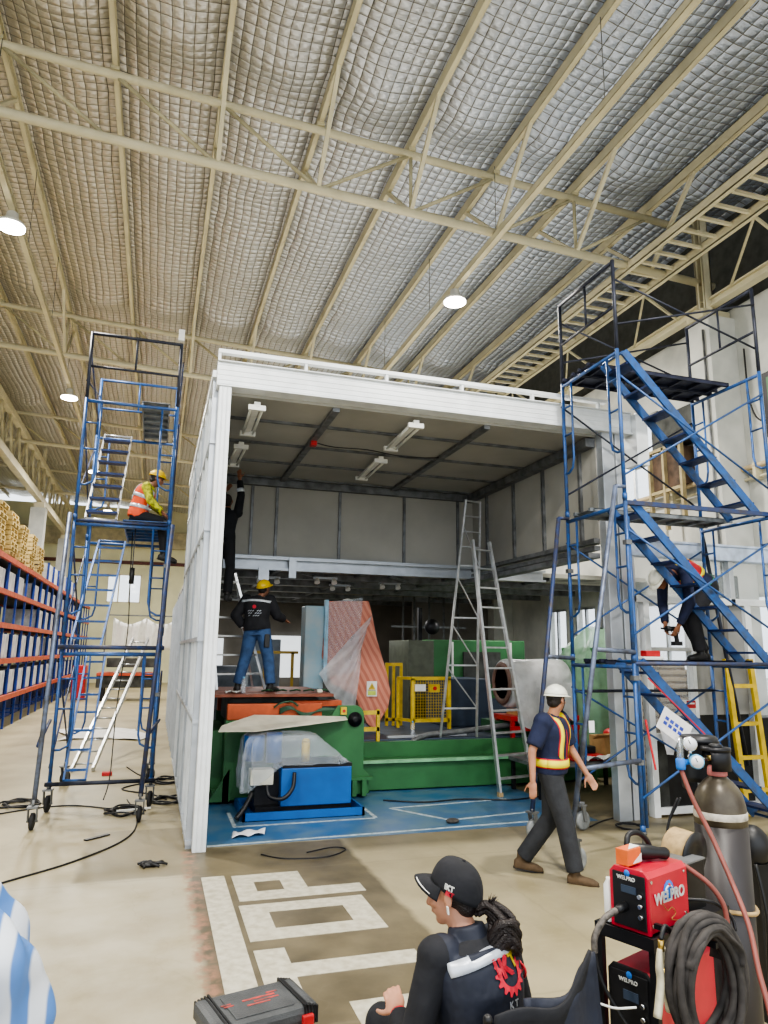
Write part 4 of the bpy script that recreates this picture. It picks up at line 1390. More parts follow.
# wall-mounted things on the right wall
t = thing('wall_unit', 'brown framed vent unit hanging on the right wall behind the top stair', 'wall unit', (9.2, 10.8, 5.3))
MB().box(9.1, 9.4, 10.05, 11.3, 5.9, 6.55).build('housing', 'dark', t, bevel=0.02)
MB().box(9.12, 9.4, 10.5, 11.35, 5.1, 5.85).build('lower_box', mat('dark_brown_box', (84, 66, 52), 0.7, 0, 0.3, 5), t, bevel=0.02)
f = MB()
for y in (10.48, 10.95, 11.36):
    f.bar((9.08, y, 4.3), (9.08, y, 5.9), 0.08, 0.06)
f.bar((9.08, 10.45, 5.88), (9.08, 11.4, 5.88), 0.08, 0.06).bar((9.08, 10.45, 5.05), (9.08, 11.4, 5.05), 0.06, 0.06)
f.build('cream_frame', mat('tan_frame', (168, 154, 118), 0.7), t)
t = thing('wall_pipe', 'long horizontal beige pipe bracketed along the right wall', 'pipe', (9.25, 10, 5.0))
MB().cyl((9.28, 6.0, 5.08), (9.28, 15, 5.08), 0.045, n=10).build('pipe', mat('beige_pipe', (196, 176, 140), 0.5), t)
MB().cyl((9.32, 6.0, 4.9), (9.32, 15, 4.9), 0.025, n=8).build('thin_pipe', 'cream_d', t)
for y in (7, 9, 11, 13):
    MB().box(9.24, 9.4, y - 0.03, y + 0.03, 4.85, 5.14).build('bracket', 'cream_d', t)
t = thing('wall_conduit', 'thin grey conduit and drooping cable on the concrete column', 'conduit', (8.8, 9.5, 2))
MB().cyl((8.79, 9.4, 2.5), (8.79, 9.4, 7.6), 0.02, n=6).build('conduit', 'galv_d', t)
MB().tube(spline([(9.36, 9.1, 7.2), (9.34, 9.05, 6.2), (9.33, 8.8, 5.8), (9.36, 8.4, 6.0), (9.36, 8.2, 6.2)]), 0.015, 6).build('cable', 'blk', t)
t = thing('dark_wall_window', 'dark framed window with green glass at the right edge of the photo', 'window', (9.3, 8.5, 5.3))
MB().box(9.32, 9.42, 7.9, 8.75, 5.5, 6.6).build('frame', 'blk_m', t)
MB().box(9.3, 9.32, 8.0, 8.65, 6.0, 6.5).build('green_glass', 'green', t)
MB().box(9.3, 9.32, 8.0, 8.65, 5.58, 5.95).build('dark_glass', 'dark', t)

# ------------------------------------------------------------------ tall aluminium stepladder
t = thing('tall_stepladder', 'tall silver aluminium double stepladder standing on the blue floor', 'stepladder', (5.0, 10.2, 0))
FL0, FR0 = V((4.79, 9.58, 0.02)), V((5.42, 9.75, 0.02))
FL1, FR1 = V((4.72, 10.25, 3.75)), V((5.06, 10.35, 3.75))
for a, b in ((FL0, FL1), (FR0, FR1)):
    MB().bar(a, b, 0.035, 0.075, up=(0, 1, 0)).build('rail', 'alu', t)
for k in range(12):
    u = (k + 0.7) / 12.2
    MB().bar(FL0.lerp(FL1, u), FR0.lerp(FR1, u), 0.07, 0.025, up=(0, 0, 1)).build('tread', 'alu', t)
RL0, RR0 = V((4.50, 11.1, 0.64)), V((5.12, 11.05, 0.64))
RL1, RR1 = V((4.70, 10.45, 4.45)), V((4.98, 10.5, 4.45))
for a, b in ((RL0, RL1), (RR0, RR1)):
    MB().bar(a, b, 0.03, 0.04, up=(0, 1, 0)).build('rear_rail', 'alu', t)
for u in (0.12, 0.3, 0.5, 0.72):
    MB().bar(RL0.lerp(RL1, u), RR0.lerp(RR1, u), 0.03, 0.025).build('brace', 'alu', t)
    MB().bar(RL0.lerp(RL1, u + 0.17), RR0.lerp(RR1, u), 0.018, 0.018).build('brace', 'alu', t)
for k in range(4):
    u = 0.80 + k * 0.065
    MB().bar(RL0.lerp(RL1, u), RR0.lerp(RR1, u), 0.05, 0.02).build('tread', 'alu', t)
for a in (FL0, FR0):
    MB().box(a.x - 0.03, a.x + 0.03, a.y - 0.04, a.y + 0.04, 0, 0.06).build('rubber_foot', 'rope', t)
# stepladder at the left of the machine
t = thing('platform_stepladder', 'aluminium stepladder on the machine under the raised worker', 'stepladder', (1.1, 11.3, 1.4))
a0, a1, b0, b1 = V((0.90, 10.75, 1.42)), V((0.70, 11.05, 3.15)), V((1.62, 10.95, 1.42)), V((1.12, 11.2, 3.15))
for a, b in ((a0, a1), (b0, b1)):
    MB().bar(a, b, 0.035, 0.08, up=(0, 1, 0)).build('rail', 'alu', t)
for k in range(6):
    u = (k + 0.8) / 6.3
    MB().bar(a0.lerp(a1, u), b0.lerp(b1, u), 0.08, 0.025, up=(0, 0, 1)).build('tread', 'alu', t)
for a, b in ((V((0.95, 11.85, 1.42)), a1), (V((1.55, 11.85, 1.42)), b1)):
    MB().bar(a, b, 0.03, 0.04, up=(0, 1, 0)).build('rear_rail', 'alu', t)
# area lights added to brighten the rear room, apart from its fittings
for (x, y, wv) in ((2.2, 14.5, 32), (4.6, 14.5, 30), (7.2, 13.5, 26), (3.0, 18.5, 34)):
    ld = bpy.data.lights.new('rear_fill_light', 'AREA')
    ld.size = 0.8
    ld.energy = wv
    ld.color = (1, 0.98, 0.94)
    lo = bpy.data.objects.new('rear_fill_light', ld)
    lo.location = (x, y, 3.2)
    COL.objects.link(lo)
# ------------------------------------------------------------------ scaffold towers
R_ = 0.0225


def frame_mb(o, w, h, inner=True):
    """walk-through frame: o corner, w width vector, h height"""
    o, w = V(o), V(w)
    wl = w.length
    d = w.normalized()
    z = V((0, 0, 1))
    mb = MB()
    mb.cyl(o, o + z * h, R_, n=10).cyl(o + w, o + w + z * h, R_, n=10)
    mb.cyl(o + z * (h - 0.04), o + w + z * (h - 0.04), R_, n=10)
    if inner:
        q = 0.2
        for s in (0, 1):
            b = o + w * s
            e = d * (q if s == 0 else -q)
            pts = [b + e + z * (h - 0.04), b + e + z * (h - 1.05), b + e * 0.85 + z * (h - 1.17), b + e * 0.4 + z * (h - 1.22), b + z * (h - 1.22)]
            mb.tube(pts, 0.015, 7)
            for k in (0.35, 0.72):
                mb.cyl(b + z * (h - k), b + e + z * (h - k), 0.013, n=6)
    # coupling pins
    for s in (0, 1):
        b = o + w * s
        mb.cyl(b + z * (h - 0.01), b + z * (h + 0.05), 0.017, n=8)
        mb.cyl(b + z * 0.02, b + z * 0.09, R_ + 0.006, n=10)
    return mb


def guard_mb(o, w, h):
    o, w = V(o), V(w)
    z = V((0, 0, 1))
    mb = MB()
    mb.cyl(o, o + z * h, R_, n=10).cyl(o + w, o + w + z * h, R_, n=10)
    mb.cyl(o + z * (h - 0.02), o + w + z * (h - 0.02), R_, n=10)
    m = h * 0.48
    mb.cyl(o + z * m, o + w + z * m, 0.018, n=8)
    mb.cyl(o + w * 0.5 + z * m, o + w * 0.5 + z * h, 0.015, n=8)
    return mb


def clampmb(p):
    return MB().box(p[0] - 0.035, p[0] + 0.035, p[1] - 0.035, p[1] + 0.035, p[2] - 0.025, p[2] + 0.025)


def caster(t, x, y, top, r=0.1, ang=0.5, tone='rubber', lock=True):
    f = MB()
    z = V((0, 0, 1))
    c = V((x, y, r))
    d = V((math.cos(ang), math.sin(ang), 0))
    s = V((-d.y, d.x, 0))
    for k in (-1, 1):
        f.bar(c + s * k * 0.045, c + s * k * 0.045 - d * 0.03 + z * (r + 0.06), 0.012, 0.05, up=d)
    f.obox(c - d * 0.03 + z * (r + 0.065), d * 0.05, s * 0.055, z * 0.01)
    f.cyl(c - d * 0.03 + z * (r + 0.07), V((x - d.x * 0.03, y - d.y * 0.03, max(top, r * 2 + 0.1))), 0.016, n=8)
    f.cyl(c - s * 0.06, c + s * 0.06, 0.012, n=8)
    fo = f.build('caster', 'galv_d', t)
    MB().lathe(c - s * 0.028, s, [(r * 0.35, 0), (r * 0.4, 0.0), (r * 0.86, 0.006), (r, 0.012), (r, 0.044), (r * 0.86, 0.05), (r * 0.4, 0.056)], 24).build('wheel', tone, fo)


def plank(t, x0, x1, y0, y1, z, m='plank', nm='platform'):
    mb = MB().box(x0, x1, y0, y1, z - 0.008, z)
    mb.box(x0, x1, y0, y0 + 0.02, z - 0.05, z).box(x0, x1, y1 - 0.02, y1, z - 0.05, z)
    k = x0 + 0.15
    while k < x1:
        mb.box(k, k + 0.03, y0 + 0.02, y1 - 0.02, z - 0.045, z - 0.008)
        k += 0.3
    for xx in (x0, x1):
        for yy in (y0 + 0.06, y1 - 0.06):
            mb.box(xx - 0.04, xx + 0.04, yy - 0.02, yy + 0.02, z - 0.03, z + 0.01)
    mb.build(nm, m, t)


def stair(t, p0, p1, w, n=8, m='sblue', tm='tread', rail=(0.03, 0.1), tw=0.2, th=0.025):
    """p0 bottom, p1 top (left stringer), w = vector to the other stringer"""
    p0, p1, w = V(p0), V(p1), V(w)
    mb = MB().bar(p0, p1, rail[0], rail[1], up=(0, 0, 1)).bar(p0 + w, p1 + w, rail[0], rail[1], up=(0, 0, 1))
    for p in (p0, p1):
        mb.cyl(p, p + w, 0.016, n=8)
    st = mb.build('stair', m, t)
    run = (p1 - p0)
    run.z = 0
    run.normalize()
    for k in range(n):
        c = p0.lerp(p1, (k + 0.5) / n) + w / 2
        MB().obox(c, w / 2, run * tw / 2, V((0, 0, th / 2))).build('tread', tm, st)


# ---- right tower
XA, XC, YA, YD = 4.86, 6.92, 6.53, 7.70
LV = [0.2, 1.90, 3.66, 5.46]
T = thing('scaffold_tower', 'tall blue scaffold tower with zigzag stairs on the right, carrying the crouching worker', 'scaffold', ((XA + XC) / 2, (YA + YD) / 2, 0))
for k, z in enumerate(LV):
    h = (LV[k + 1] if k < 3 else 6.58) - z
    for x in (XA, XC):
        if k < 3:
            frame_mb((x, YA, z), (0, YD - YA, 0), h).build('frame', 'sblue', T)
        else:
            guard_mb((x, YA, z), (0, YD - YA, 0), h).build('guard_frame', 'sblack', T)
# cross braces front and back
for k, z in enumerate(LV):
    zt = (LV[k + 1] if k < 3 else 6.65)
    for y, m in ((YA - 0.02, 'sblue'), (YD + 0.02, 'sblue' if k < 2 else 'sblack')):
        if k == 3: m = 'sblack'
        if y < YA and k == 0:
            # the front bay: one diagonal only, rising to the right
            MB().cyl((XA, y, z + 0.35), (XC, y, zt - 0.25), 0.013, n=7).build('cross_brace', m, T)
            continue
        MB().cyl((XA, y, z + 0.3), (XC, y, zt - 0.3), 0.013, n=7).build('cross_brace', m, T)
        MB().cyl((XA, y + 0.03, zt - 0.3), (XC, y + 0.03, z + 0.3), 0.013, n=7).build('cross_brace', m, T)
# stairs
for k in range(3):
    zb, zt = LV[k] + (0.0 if k else 0.0), LV[k + 1]
    stair(T, (XC - 0.15, YA + 0.08, zb), (XA + 0.15, YA + 0.08, zt + 0.02), (0, 0.42, 0), 7)
    # handrails of the stair
# platforms
plank(T, XA, XC, 7.02, 7.34, 5.49, 'plank_d')
plank(T, XA, XC, 7.36, 7.68, 5.49, 'plank_d')
plank(T, XA, XC - 0.05, 7.10, 7.55, 3.69, 'plank')
plank(T, XA, XC, 7.02, 7.45, 1.93, 'plank_d')
for k in (0, 1):
    MB().cyl((XA, YA, LV[1] + 0.0), (XC, YA, LV[1] + 0.0), R_, n=8).build('ledger', 'sblue_d', T) if k == 0 else None
MB().cyl((XA, YD, 1.55), (XC, YD, 1.55), 0.018, n=8).build('ledger', 'sblack', T)
MB().bar((XA + 0.02, YA + 0.05, 3.66), (XC, YA + 0.05, 3.66), 0.04, 0.05).build('ledger', 'sblue_d', T)
# base: screw jacks and casters
for x, y in ((XA, YA), (XC, YA), (XC, YD)):
    MB().cyl((x, y, 0.02), (x, y, 0.3), 0.016, n=8).box(x - 0.07, x + 0.07, y - 0.07, y + 0.07, 0, 0.012).cyl((x, y, 0.2), (x, y, 0.23), 0.04, n=8).build('screw_jack', 'galv_d', T)
caster(T, XA, YD - 0.08, 0.3, 0.105, 0.3, 'wheel')
MB().bar((XA, YD, 0.28), (XA, YD - 0.10, 0.29), 0.04, 0.04).build('caster_arm', 'galv_d', T)
# outriggers
for (top, bot, m, ang) in (((XA - 0.14, YD - 0.02, 3.66), (4.07, 7.38, 0.26), 'sblue_d', 0.2),
                           ((XA - 0.13, YA - 0.02, 3.82), (3.84, 6.24, 0.26), 'sgrey', 0.2)):
    o = MB().cyl(top, bot, 0.026, n=10)
    o.cyl(top, (XA, top[1], top[2]), 0.02, n=8)
    b = V(top).lerp(V(bot), 0.5)
    o.build('outrigger', m, T)
    MB().cyl(b, (XA, top[1], b.z - 0.02), 0.024, n=8).build('outrigger_tie', 'sgrey', T)
    b = V(top).lerp(V(bot), 0.82)
    if top[1] < 7.5:
        MB().cyl(b, (XA, top[1], b.z + 0.02), 0.024, n=8).build('outrigger_tie', 'sgrey', T)
    caster(T, bot[0] + (0.06 if top[1] < 7 else 0.03), bot[1], 0.3, 0.11, ang, 'wheel')
for z in (1.75, 0.9, 3.2):
    clampmb((XA, YA, z)).build('clamp', 'galv_d', T)
clampmb((XA, YD, 3.0)).build('clamp', 'galv_d', T)
# second pole clamped beside the near post
MB().cyl((XA + 0.09, YA + 0.06, 0.25), (XA + 0.06, YA + 0.06, 3.5), 0.024, n=8).build('spare_pole', 'sblue', T)
MB().cyl((7.45, YD + 0.08, 0.6), (6.98, YD + 0.08, 3.72), 0.026, n=8).build('spare_pole', 'sblack', T)
# signs tied to the stair
def sheet_sign(c, right, up, w, h, label, marks=True):
    t = thing('hanging_notice', label, 'notice', c)
    right, up = V(right).normalized(), V(up).normalized()
    n = right.cross(up)
    MB().obox(c, right * w / 2, up * h / 2, n * 0.002).build('sheet', 'paper', t)
    if marks:
        m = MB()
        for i in range(2):
            for j in range(4):
                m.obox(V(c) + right * (-0.3 + j * 0.17) * w + up * (0.1 - i * 0.22) * h + n * 0.004, right * 0.06 * w, up * 0.075 * h, n * 0.001)
        m.build('print', 'bluepr', t)


sheet_sign((5.30, YA - 0.03, 1.25), (0.84, 0, -0.54), (0.54, 0, 0.84), 0.40, 0.24, 'white printed notice tied tilted to the lowest stair of the right scaffold')
t = thing('crumpled_notice', 'white folded sheet hanging by the partition door below the notice', 'sheet', (6.3, 7.82, 0.9))
MB().grid(lambda u, v: (6.14 + 0.40 * u * (1 - 0.75 * v) + 0.1 * v, 7.82 + 0.03 * math.sin(7 * u), 1.12 - 0.36 * v), 8, 8).build('sheet', 'paper', t)
tp = MB().bar((XA + 0.06, YA - 0.06, 1.33), (XA + 0.15, YA - 0.06, 0.83), 0.022, 0.006, up=(0, 1, 0))
tag(tp.build('barrier_tape', 'redtape'), 'red and white tape end hanging from the near post of the right scaffold', 'tape')
tp = MB().bar((5.05, YA + 0.03, 1.75), (6.0, YA + 0.03, 0.93), 0.008, 0.012, up=(0, 0, 1))
tag(tp.build('red_tape', 'redtape'), 'red tape strung along the lowest stair of the right scaffold', 'tape')
t = thing('pole_tag', 'small white tag on the grey outrigger above the walking man', 'tag', (4.14, 6.27, 1.24))
MB().box(4.11, 4.17, 6.27, 6.276, 1.24, 1.35).build('card', 'paper', t)
# tools on the plank
t = thing('power_tool_box', 'small red and white tool box on the plank in front of the crouching man', 'tool box', (5.6, 7.2, 1.93))
MB().box(5.42, 5.70, 7.1, 7.26, 1.93, 1.97).build('tray', 'white', t, bevel=0.01)
MB().box(5.48, 5.68, 7.12, 7.24, 1.97, 2.04).build('lid', 'red', t, bevel=0.012)

# ---- left tower
X0, X1, YF, YR = -1.12, 0.08, 10.1, 11.95
LW = [0.27, 1.95, 3.65]
T = thing('scaffold_tower', 'blue wheeled scaffold tower with inner ladders on the left, carrying the seated worker', 'scaffold', (-0.5, 11, 0))
for k, z in enumerate(LW):
    h = (LW[k + 1] if k < 2 else 5.37) - z
    for y in (YF, YR):
        frame_mb((X0, y, z), (X1 - X0, 0, 0), h).build('frame', 'sblue', T)
for y, m in ((YF, 'sblack'), (YR, 'sblue')):
    guard_mb((X0, y, 5.37), (X1 - X0, 0, 0), 0.97).build('guard_frame', m, T)
for k, z in enumerate(LW + [5.37]):
    zt = (LW + [5.37, 6.3])[k + 1]
    for x in (X0 - 0.02, X1 + 0.02):
        MB().cyl((x, YF, z + 0.25), (x, YR, zt - 0.25), 0.012, n=6).build('cross_brace', 'sblue_d', T)
        MB().cyl((x + 0.02, YF, zt - 0.25), (x + 0.02, YR, z + 0.25), 0.012, n=6).build('cross_brace', 'sblue_d', T)
# inner ladders
stair(T, (-1.02, 10.3, 3.72), (-0.98, 11.75, 5.33), (0.40, 0, 0), 7, 'alu', 'tread', (0.02, 0.05), 0.16, 0.03)
stair(T, (-1.12 + 0.06, 10.3, 2.0), (-0.92, 11.7, 3.62), (0.38, 0, 0), 7, 'sblue', 'sblue', (0.025, 0.04), 0.05, 0.03)
stair(T, (-0.98, 10.3, 0.33), (-0.95, 11.7, 1.9), (0.26, 0, 0), 7, 'sblue', 'sblue', (0.025, 0.04), 0.05, 0.03)
# platforms: run front to back
def plank_y(x0, x1, z, m):
    mb = MB().box(x0, x1, YF - 0.03, YR + 0.03, z - 0.008, z).box(x0, x0 + 0.02, YF, YR, z - 0.05, z).box(x1 - 0.02, x1, YF, YR, z - 0.05, z)
    k = YF + 0.15
    while k < YR:
        mb.box(x0 + 0.02, x1 - 0.02, k, k + 0.03, z - 0.045, z - 0.008)
        k += 0.3
    mb.build('platform', m, T)
plank_y(-0.52, 0.05, 3.70, 'sblue')
plank_y(-0.40, -0.02, 5.40, 'plank')
MB().cyl((X0, YF, 3.66), (X1, YF, 3.66), R_, n=8).build('ledger', 'sblue_d', T)
MB().cyl((X0 - 0.05, YF - 0.04, 0.33), (X1 + 0.05, YF - 0.04, 0.33), 0.026, n=8).build('base_tube', 'sblack', T)
MB().cyl((X0 - 0.05, YF - 0.05, 2.0), (X1 + 0.05, YF - 0.05, 2.0), 0.028, n=8).build('ledger', 'sblue_d', T)
for x in (X0, X1):
    caster(T, x, YF, 0.33, 0.1, 1.4)
    caster(T, x, YR, 0.33, 0.1, 1.0)
for (top, bot) in (((X0 - 0.06, YF - 0.06, 3.74), (-1.16, 9.2, 0.28)), ((X1 + 0.05, YF - 0.06, 3.66), (-0.03, 9.3, 0.28))):
    MB().cyl(top, bot, 0.028, n=10).build('outrigger', 'sgrey' if bot[0] < -0.5 else 'sblue_d', T)
    caster(T, bot[0], bot[1], 0.32, 0.09, 1.5)
    b = V(top).lerp(V(bot), 0.8)
    MB().cyl(b, (top[0], YF, b.z + 0.12), 0.02, n=8).build('outrigger_tie', 'sblue_d', T)
MB().tube([(X0 - 0.1, YF - 0.15, 1.9), (X0 - 0.1, YF - 0.2, 1.0), (X0 - 0.1, YF - 0.55, 0.85)], 0.024, 8).build('knee_tube', 'sblue_d', T)
for z in (1.4, 2.3, 3.1):
    clampmb((X1, YF, z)).build('clamp', 'galv_d', T)
t = thing('small_white_box', 'small white box fixed on the top right corner of the left scaffold', 'box', (0.08, 10.1, 6.36))
MB().box(0.03, 0.11, 10.07, 10.15, 6.38, 6.55).build('box_body', 'white', t, bevel=0.008)
# cables hanging down through the left tower
cb = MB().tube(spline([(-0.42, 11.0, 3.68), (-0.40, 10.9, 3.0), (-0.38, 11.0, 2.2), (-0.44, 10.9, 1.2), (-0.45, 10.8, 0.3), (-0.5, 10.6, 0.02)]), 0.008, 5)
tag(cb.build('hanging_cable', 'blk'), 'thin black cable dropping from the seated worker\'s platform to the floor', 'cable')
t = thing('hanging_tool', 'dark power tool hanging on a strap under the left scaffold platform', 'tool', (-0.36, 10.3, 2.85))
MB().cyl((-0.36, 10.35, 2.86), (-0.36, 10.35, 3.08), 0.035, n=10).build('tool_body', 'blk', t)
MB().bar((-0.36, 10.35, 3.08), (-0.36, 10.35, 3.66), 0.015, 0.008).build('strap', 'blk', t)
# ------------------------------------------------------------------ people
def bake(mb, name, mt, parent, voxel=0.011, smooth=4, fac=0.5):
    """melt the closed pieces of a builder into one continuous skin"""
    o = mb.build(name, mt, parent)
    md = o.modifiers.new('r', 'REMESH')
    md.mode = 'VOXEL'
    md.voxel_size = voxel
    md.use_smooth_shade = True
    sm = o.modifiers.new('s', 'SMOOTH')
    sm.factor = fac
    sm.iterations = smooth
    dg = bpy.context.evaluated_depsgraph_get()
    me = bpy.data.meshes.new_from_object(o.evaluated_get(dg))
    o.modifiers.clear()
    old = o.data
    o.data = me
    bpy.data.meshes.remove(old)
    me.name = name
    return o


def cap(mb, a, b, ra, rb, ea=True, eb=True, n=16):
    a, b = V(a), V(b)
    mb.cyl(a, b, ra, rb, n=n)
    if ea: mb.ell(a, ra, n=n, m=8)
    if eb: mb.ell(b, rb, n=n, m=8)


def bez(a, b, c, t):
    return a * (1 - t) ** 2 + b * 2 * t * (1 - t) + c * t * t


class Human:
    def __init__(s, t, o, fwd, sc=1.0, female=False):
        s.t, s.o, s.sc = t, V(o), sc
        f = V((fwd[0], fwd[1], 0)).normalized()
        s.f, s.r = f, V((f.y, -f.x, 0))
        s.fem = female

    def W(s, x, y, z):
        return s.o + (s.r * x + s.f * y + V((0, 0, z))) * s.sc

    def D(s, x, y, z):
        return (s.r * x + s.f * y + V((0, 0, z))).normalized()

    def pose(s, pelvis, chest, neck, head, face, hup, hip_r, sh_r, elb, wri, knee, ank, foot, hand=None, shw=0.18):
        W, D = s.W, s.D
        s.pel, s.che, s.nec, s.hed = W(*pelvis), W(*chest), W(*neck), W(*head)
        s.face = D(*face)
        s.hup = D(*hup)
        s.hup = (s.hup - s.face * s.hup.dot(s.face)).normalized()
        s.hr = s.face.cross(s.hup).normalized()
        s.hipr, s.shr = D(*hip_r), D(*sh_r)
        s.tup = (s.nec - s.che).normalized()
        q = s.sc
        s.sh = [s.nec + s.shr * k * shw * q - s.tup * 0.05 * q for k in (-1, 1)]
        s.elb = [W(*e) for e in elb]
        s.wri = [W(*e) for e in wri]
        s.hip = [s.pel + s.hipr * k * 0.085 * q for k in (-1, 1)]
        s.knee = [W(*e) for e in knee]
        s.ank = [W(*e) for e in ank]
        s.foot = [D(*e) for e in foot]
        s.hand = hand or [(0, 0), (0, 0)]

    def ring(s, u, hw, hd, grow=0.0):
        q = s.sc
        c = bez(s.pel, s.che * 2 - (s.pel + s.nec) / 2, s.nec, u) if 0 <= u <= 1 else (s.pel + (s.pel - s.che).normalized() * (-u) * (s.nec - s.pel).length if u < 0 else s.nec + s.tup * (u - 1) * 0.5)
        e = 0.02
        a, b = max(0, u - e), min(1, u + e)
        mid = s.che * 2 - (s.pel + s.nec) / 2
        tg = (bez(s.pel, mid, s.nec, b) - bez(s.pel, mid, s.nec, a)).normalized()
        r = s.hipr.lerp(s.shr, min(max(u, 0), 1)).normalized()
        r = (r - tg * r.dot(tg)).normalized()
        d = tg.cross(r).normalized()
        return (c, r * (hw + grow) * q, d * (hd + grow) * q)

    def torso(s, grow=0.0, u0=-0.1, u1=1.0):
        if s.fem:
            pr = [(-0.16, .10, .08), (-0.08, .15, .10), (0, .17, .115), (.12, .17, .118), (.3, .135, .10), (.5, .145, .11), (.66, .155, .12), (.8, .16, .105), (.9, .14, .085), (.97, .085, .065), (1.0, .055, .055)]
        else:
            pr = [(-0.16, .10, .08), (-0.08, .145, .10), (0, .165, .115), (.12, .165, .12), (.3, .15, .108), (.5, .158, .115), (.66, .17, .125), (.8, .175, .115), (.9, .15, .092), (.97, .09, .07), (1.0, .06, .06)]
        pts = [p for p in pr if u0 <= p[0] <= u1]
        return [s.ring(u, a, b, grow) for u, a, b in pts]

    def body(s, skin='skin', voxel=0.009, legs=True):
        q = s.sc
        mb = MB()
        mb.loft(s.torso(0), 24, 2.3)
        for k in (0, 1):
            mb.ell(s.sh[k], 0.058 * q, n=14, m=8)
            cap(mb, s.sh[k], s.elb[k], 0.05 * q, 0.038 * q)
            cap(mb, s.elb[k], s.wri[k], 0.039 * q, 0.026 * q)
            if legs:
                cap(mb, s.hip[k], s.knee[k], 0.082 * q, 0.054 * q)
                cap(mb, s.knee[k], s.ank[k], 0.054 * q, 0.036 * q)
            s.mkhand(mb, k)
        cap(mb, s.nec - s.tup * 0.04 * q, s.hed - s.hup * 0.06 * q - s.face * 0.01 * q, 0.056 * q, 0.052 * q)
        F, U, R = s.face, s.hup, s.hr
        H = s.hed
        mb.ell(H + U * 0.03 * q - F * 0.012 * q, R * 0.073 * q, F * 0.092 * q, U * 0.088 * q)        # cranium
        mb.ell(H - U * 0.03 * q + F * 0.022 * q, R * 0.060 * q, F * 0.066 * q, U * 0.080 * q)        # face
        mb.ell(H - U * 0.088 * q + F * 0.052 * q, R * 0.028 * q, F * 0.026 * q, U * 0.022 * q)       # chin
        cap(mb, H + U * 0.012 * q + F * 0.082 * q, H - U * 0.028 * q + F * 0.100 * q, 0.008 * q, 0.014 * q)   # nose
        mb.ell(H - U * 0.056 * q + F * 0.082 * q, R * 0.024 * q, F * 0.012 * q, U * 0.010 * q)       # mouth
        mb.ell(H + U * 0.022 * q + F * 0.070 * q, R * 0.052 * q, F * 0.018 * q, U * 0.010 * q)       # brow
        for k in (-1, 1):
            mb.ell(H - U * 0.018 * q + R * k * 0.040 * q + F * 0.062 * q, R * 0.020 * q, F * 0.02 * q, U * 0.02 * q)
            mb.ell(H - U * 0.004 * q + R * k * 0.078 * q - F * 0.006 * q, R * 0.009 * q, F * 0.018 * q, U * 0.031 * q)
        b = bake(mb, 'body', skin, s.t, voxel, 3)
        ey = MB()
        for k in (-1, 1):
            ey.ell(H + U * 0.005 * q + R * k * 0.030 * q + F * 0.078 * q, R * 0.012 * q, F * 0.007 * q, U * 0.006 * q, 10, 6)
        ey.build('eyes', 'hair', s.t)
        return b

    def mkhand(s, mb, k):
        q = s.sc
        w, e = s.wri[k], s.elb[k]
        fd = (w - e).normalized()
        spec = s.hand[k]
        if isinstance(spec, dict):
            fd = (fd + s.D(*spec['dir'])).normalized() if 'dir' in spec else fd
            pn = s.D(*spec.get('palm', (0, 1, 0)))
            curl = spec.get('curl', 0.4)
            if 'abs' in spec: fd = s.D(*spec['abs'])
        else:
            pn = s.D(-1 if k else 1, 0.2, 0)
            curl = 0.45
        pn = (pn - fd * pn.dot(fd)).normalized()
        sd = fd.cross(pn).normalized()          # across the palm
        thumb = sd if (k == 0) else -sd
        if isinstance(spec, dict) and spec.get('flip'): thumb = -thumb
        pc = w + fd * 0.045 * q
        mb.ell(pc, fd * 0.052 * q, sd * 0.041 * q, pn * 0.017 * q, 14, 8)
        mb.ell(w + fd * 0.06 * q, fd * 0.035 * q, sd * 0.042 * q, pn * 0.014 * q, 14, 8)
        ln = [0.070, 0.080, 0.074, 0.056]
        for i in range(4):
            off = thumb * (0.030 - 0.020 * i) * q
            p = w + fd * 0.085 * q + off
            d = fd.copy()
            L = ln[i] * q
            r = 0.0092 * q
            for j in range(3):
                nx = p + d * L * (0.42, 0.33, 0.25)[j]
                cap(mb, p, nx, r, r * 0.93, n=8)
                r *= 0.93
                p = nx
                ang = curl * (0.7, 1.0, 0.8)[j]
                d = (d * math.cos(ang) + pn * math.sin(ang)).normalized()
        p = w + fd * 0.025 * q + thumb * 0.028 * q
        d = (fd * 0.75 + thumb * 0.75 + pn * 0.35).normalized()
        for j, L in enumerate((0.038, 0.03, 0.024)):
            nx = p + d * L * q
            cap(mb, p, nx, (0.012 - 0.0012 * j) * q, (0.011 - 0.0012 * j) * q, n=8)
            p = nx
            d = (d + fd * 0.35).normalized()

    def shirt(s, mt, sleeve=1.0, grow=0.014, nm='shirt', u0=-0.02, collar=True, loose=0.0):
        q = s.sc
        mb = MB()
        mb.loft(s.torso(grow + loose, u0, 0.97), 24, 2.3)
        for k in (0, 1):
            mb.ell(s.sh[k], (0.062 + grow) * q, n=14, m=8)
            if sleeve > 0:
                a = s.sh[k]
                u = min(sleeve, 1.0)
                e = a.lerp(s.elb[k], u)
                cap(mb, a, e, (0.054 + grow) * q, (0.054 - 0.012 * u + grow) * q, True, sleeve > 1)
            if sleeve > 1:
                v = sleeve - 1
                cap(mb, s.elb[k], s.elb[k].lerp(s.wri[k], v), (0.042 + grow) * q, (0.030 + grow * 0.9) * q, True, False)
        if collar:
            mb.cyl(s.nec - s.tup * 0.05 * q, s.nec + s.tup * 0.025 * q, 0.085 * q, 0.064 * q, n=16)
        return bake(mb, nm, mt, s.t, 0.010, 4)

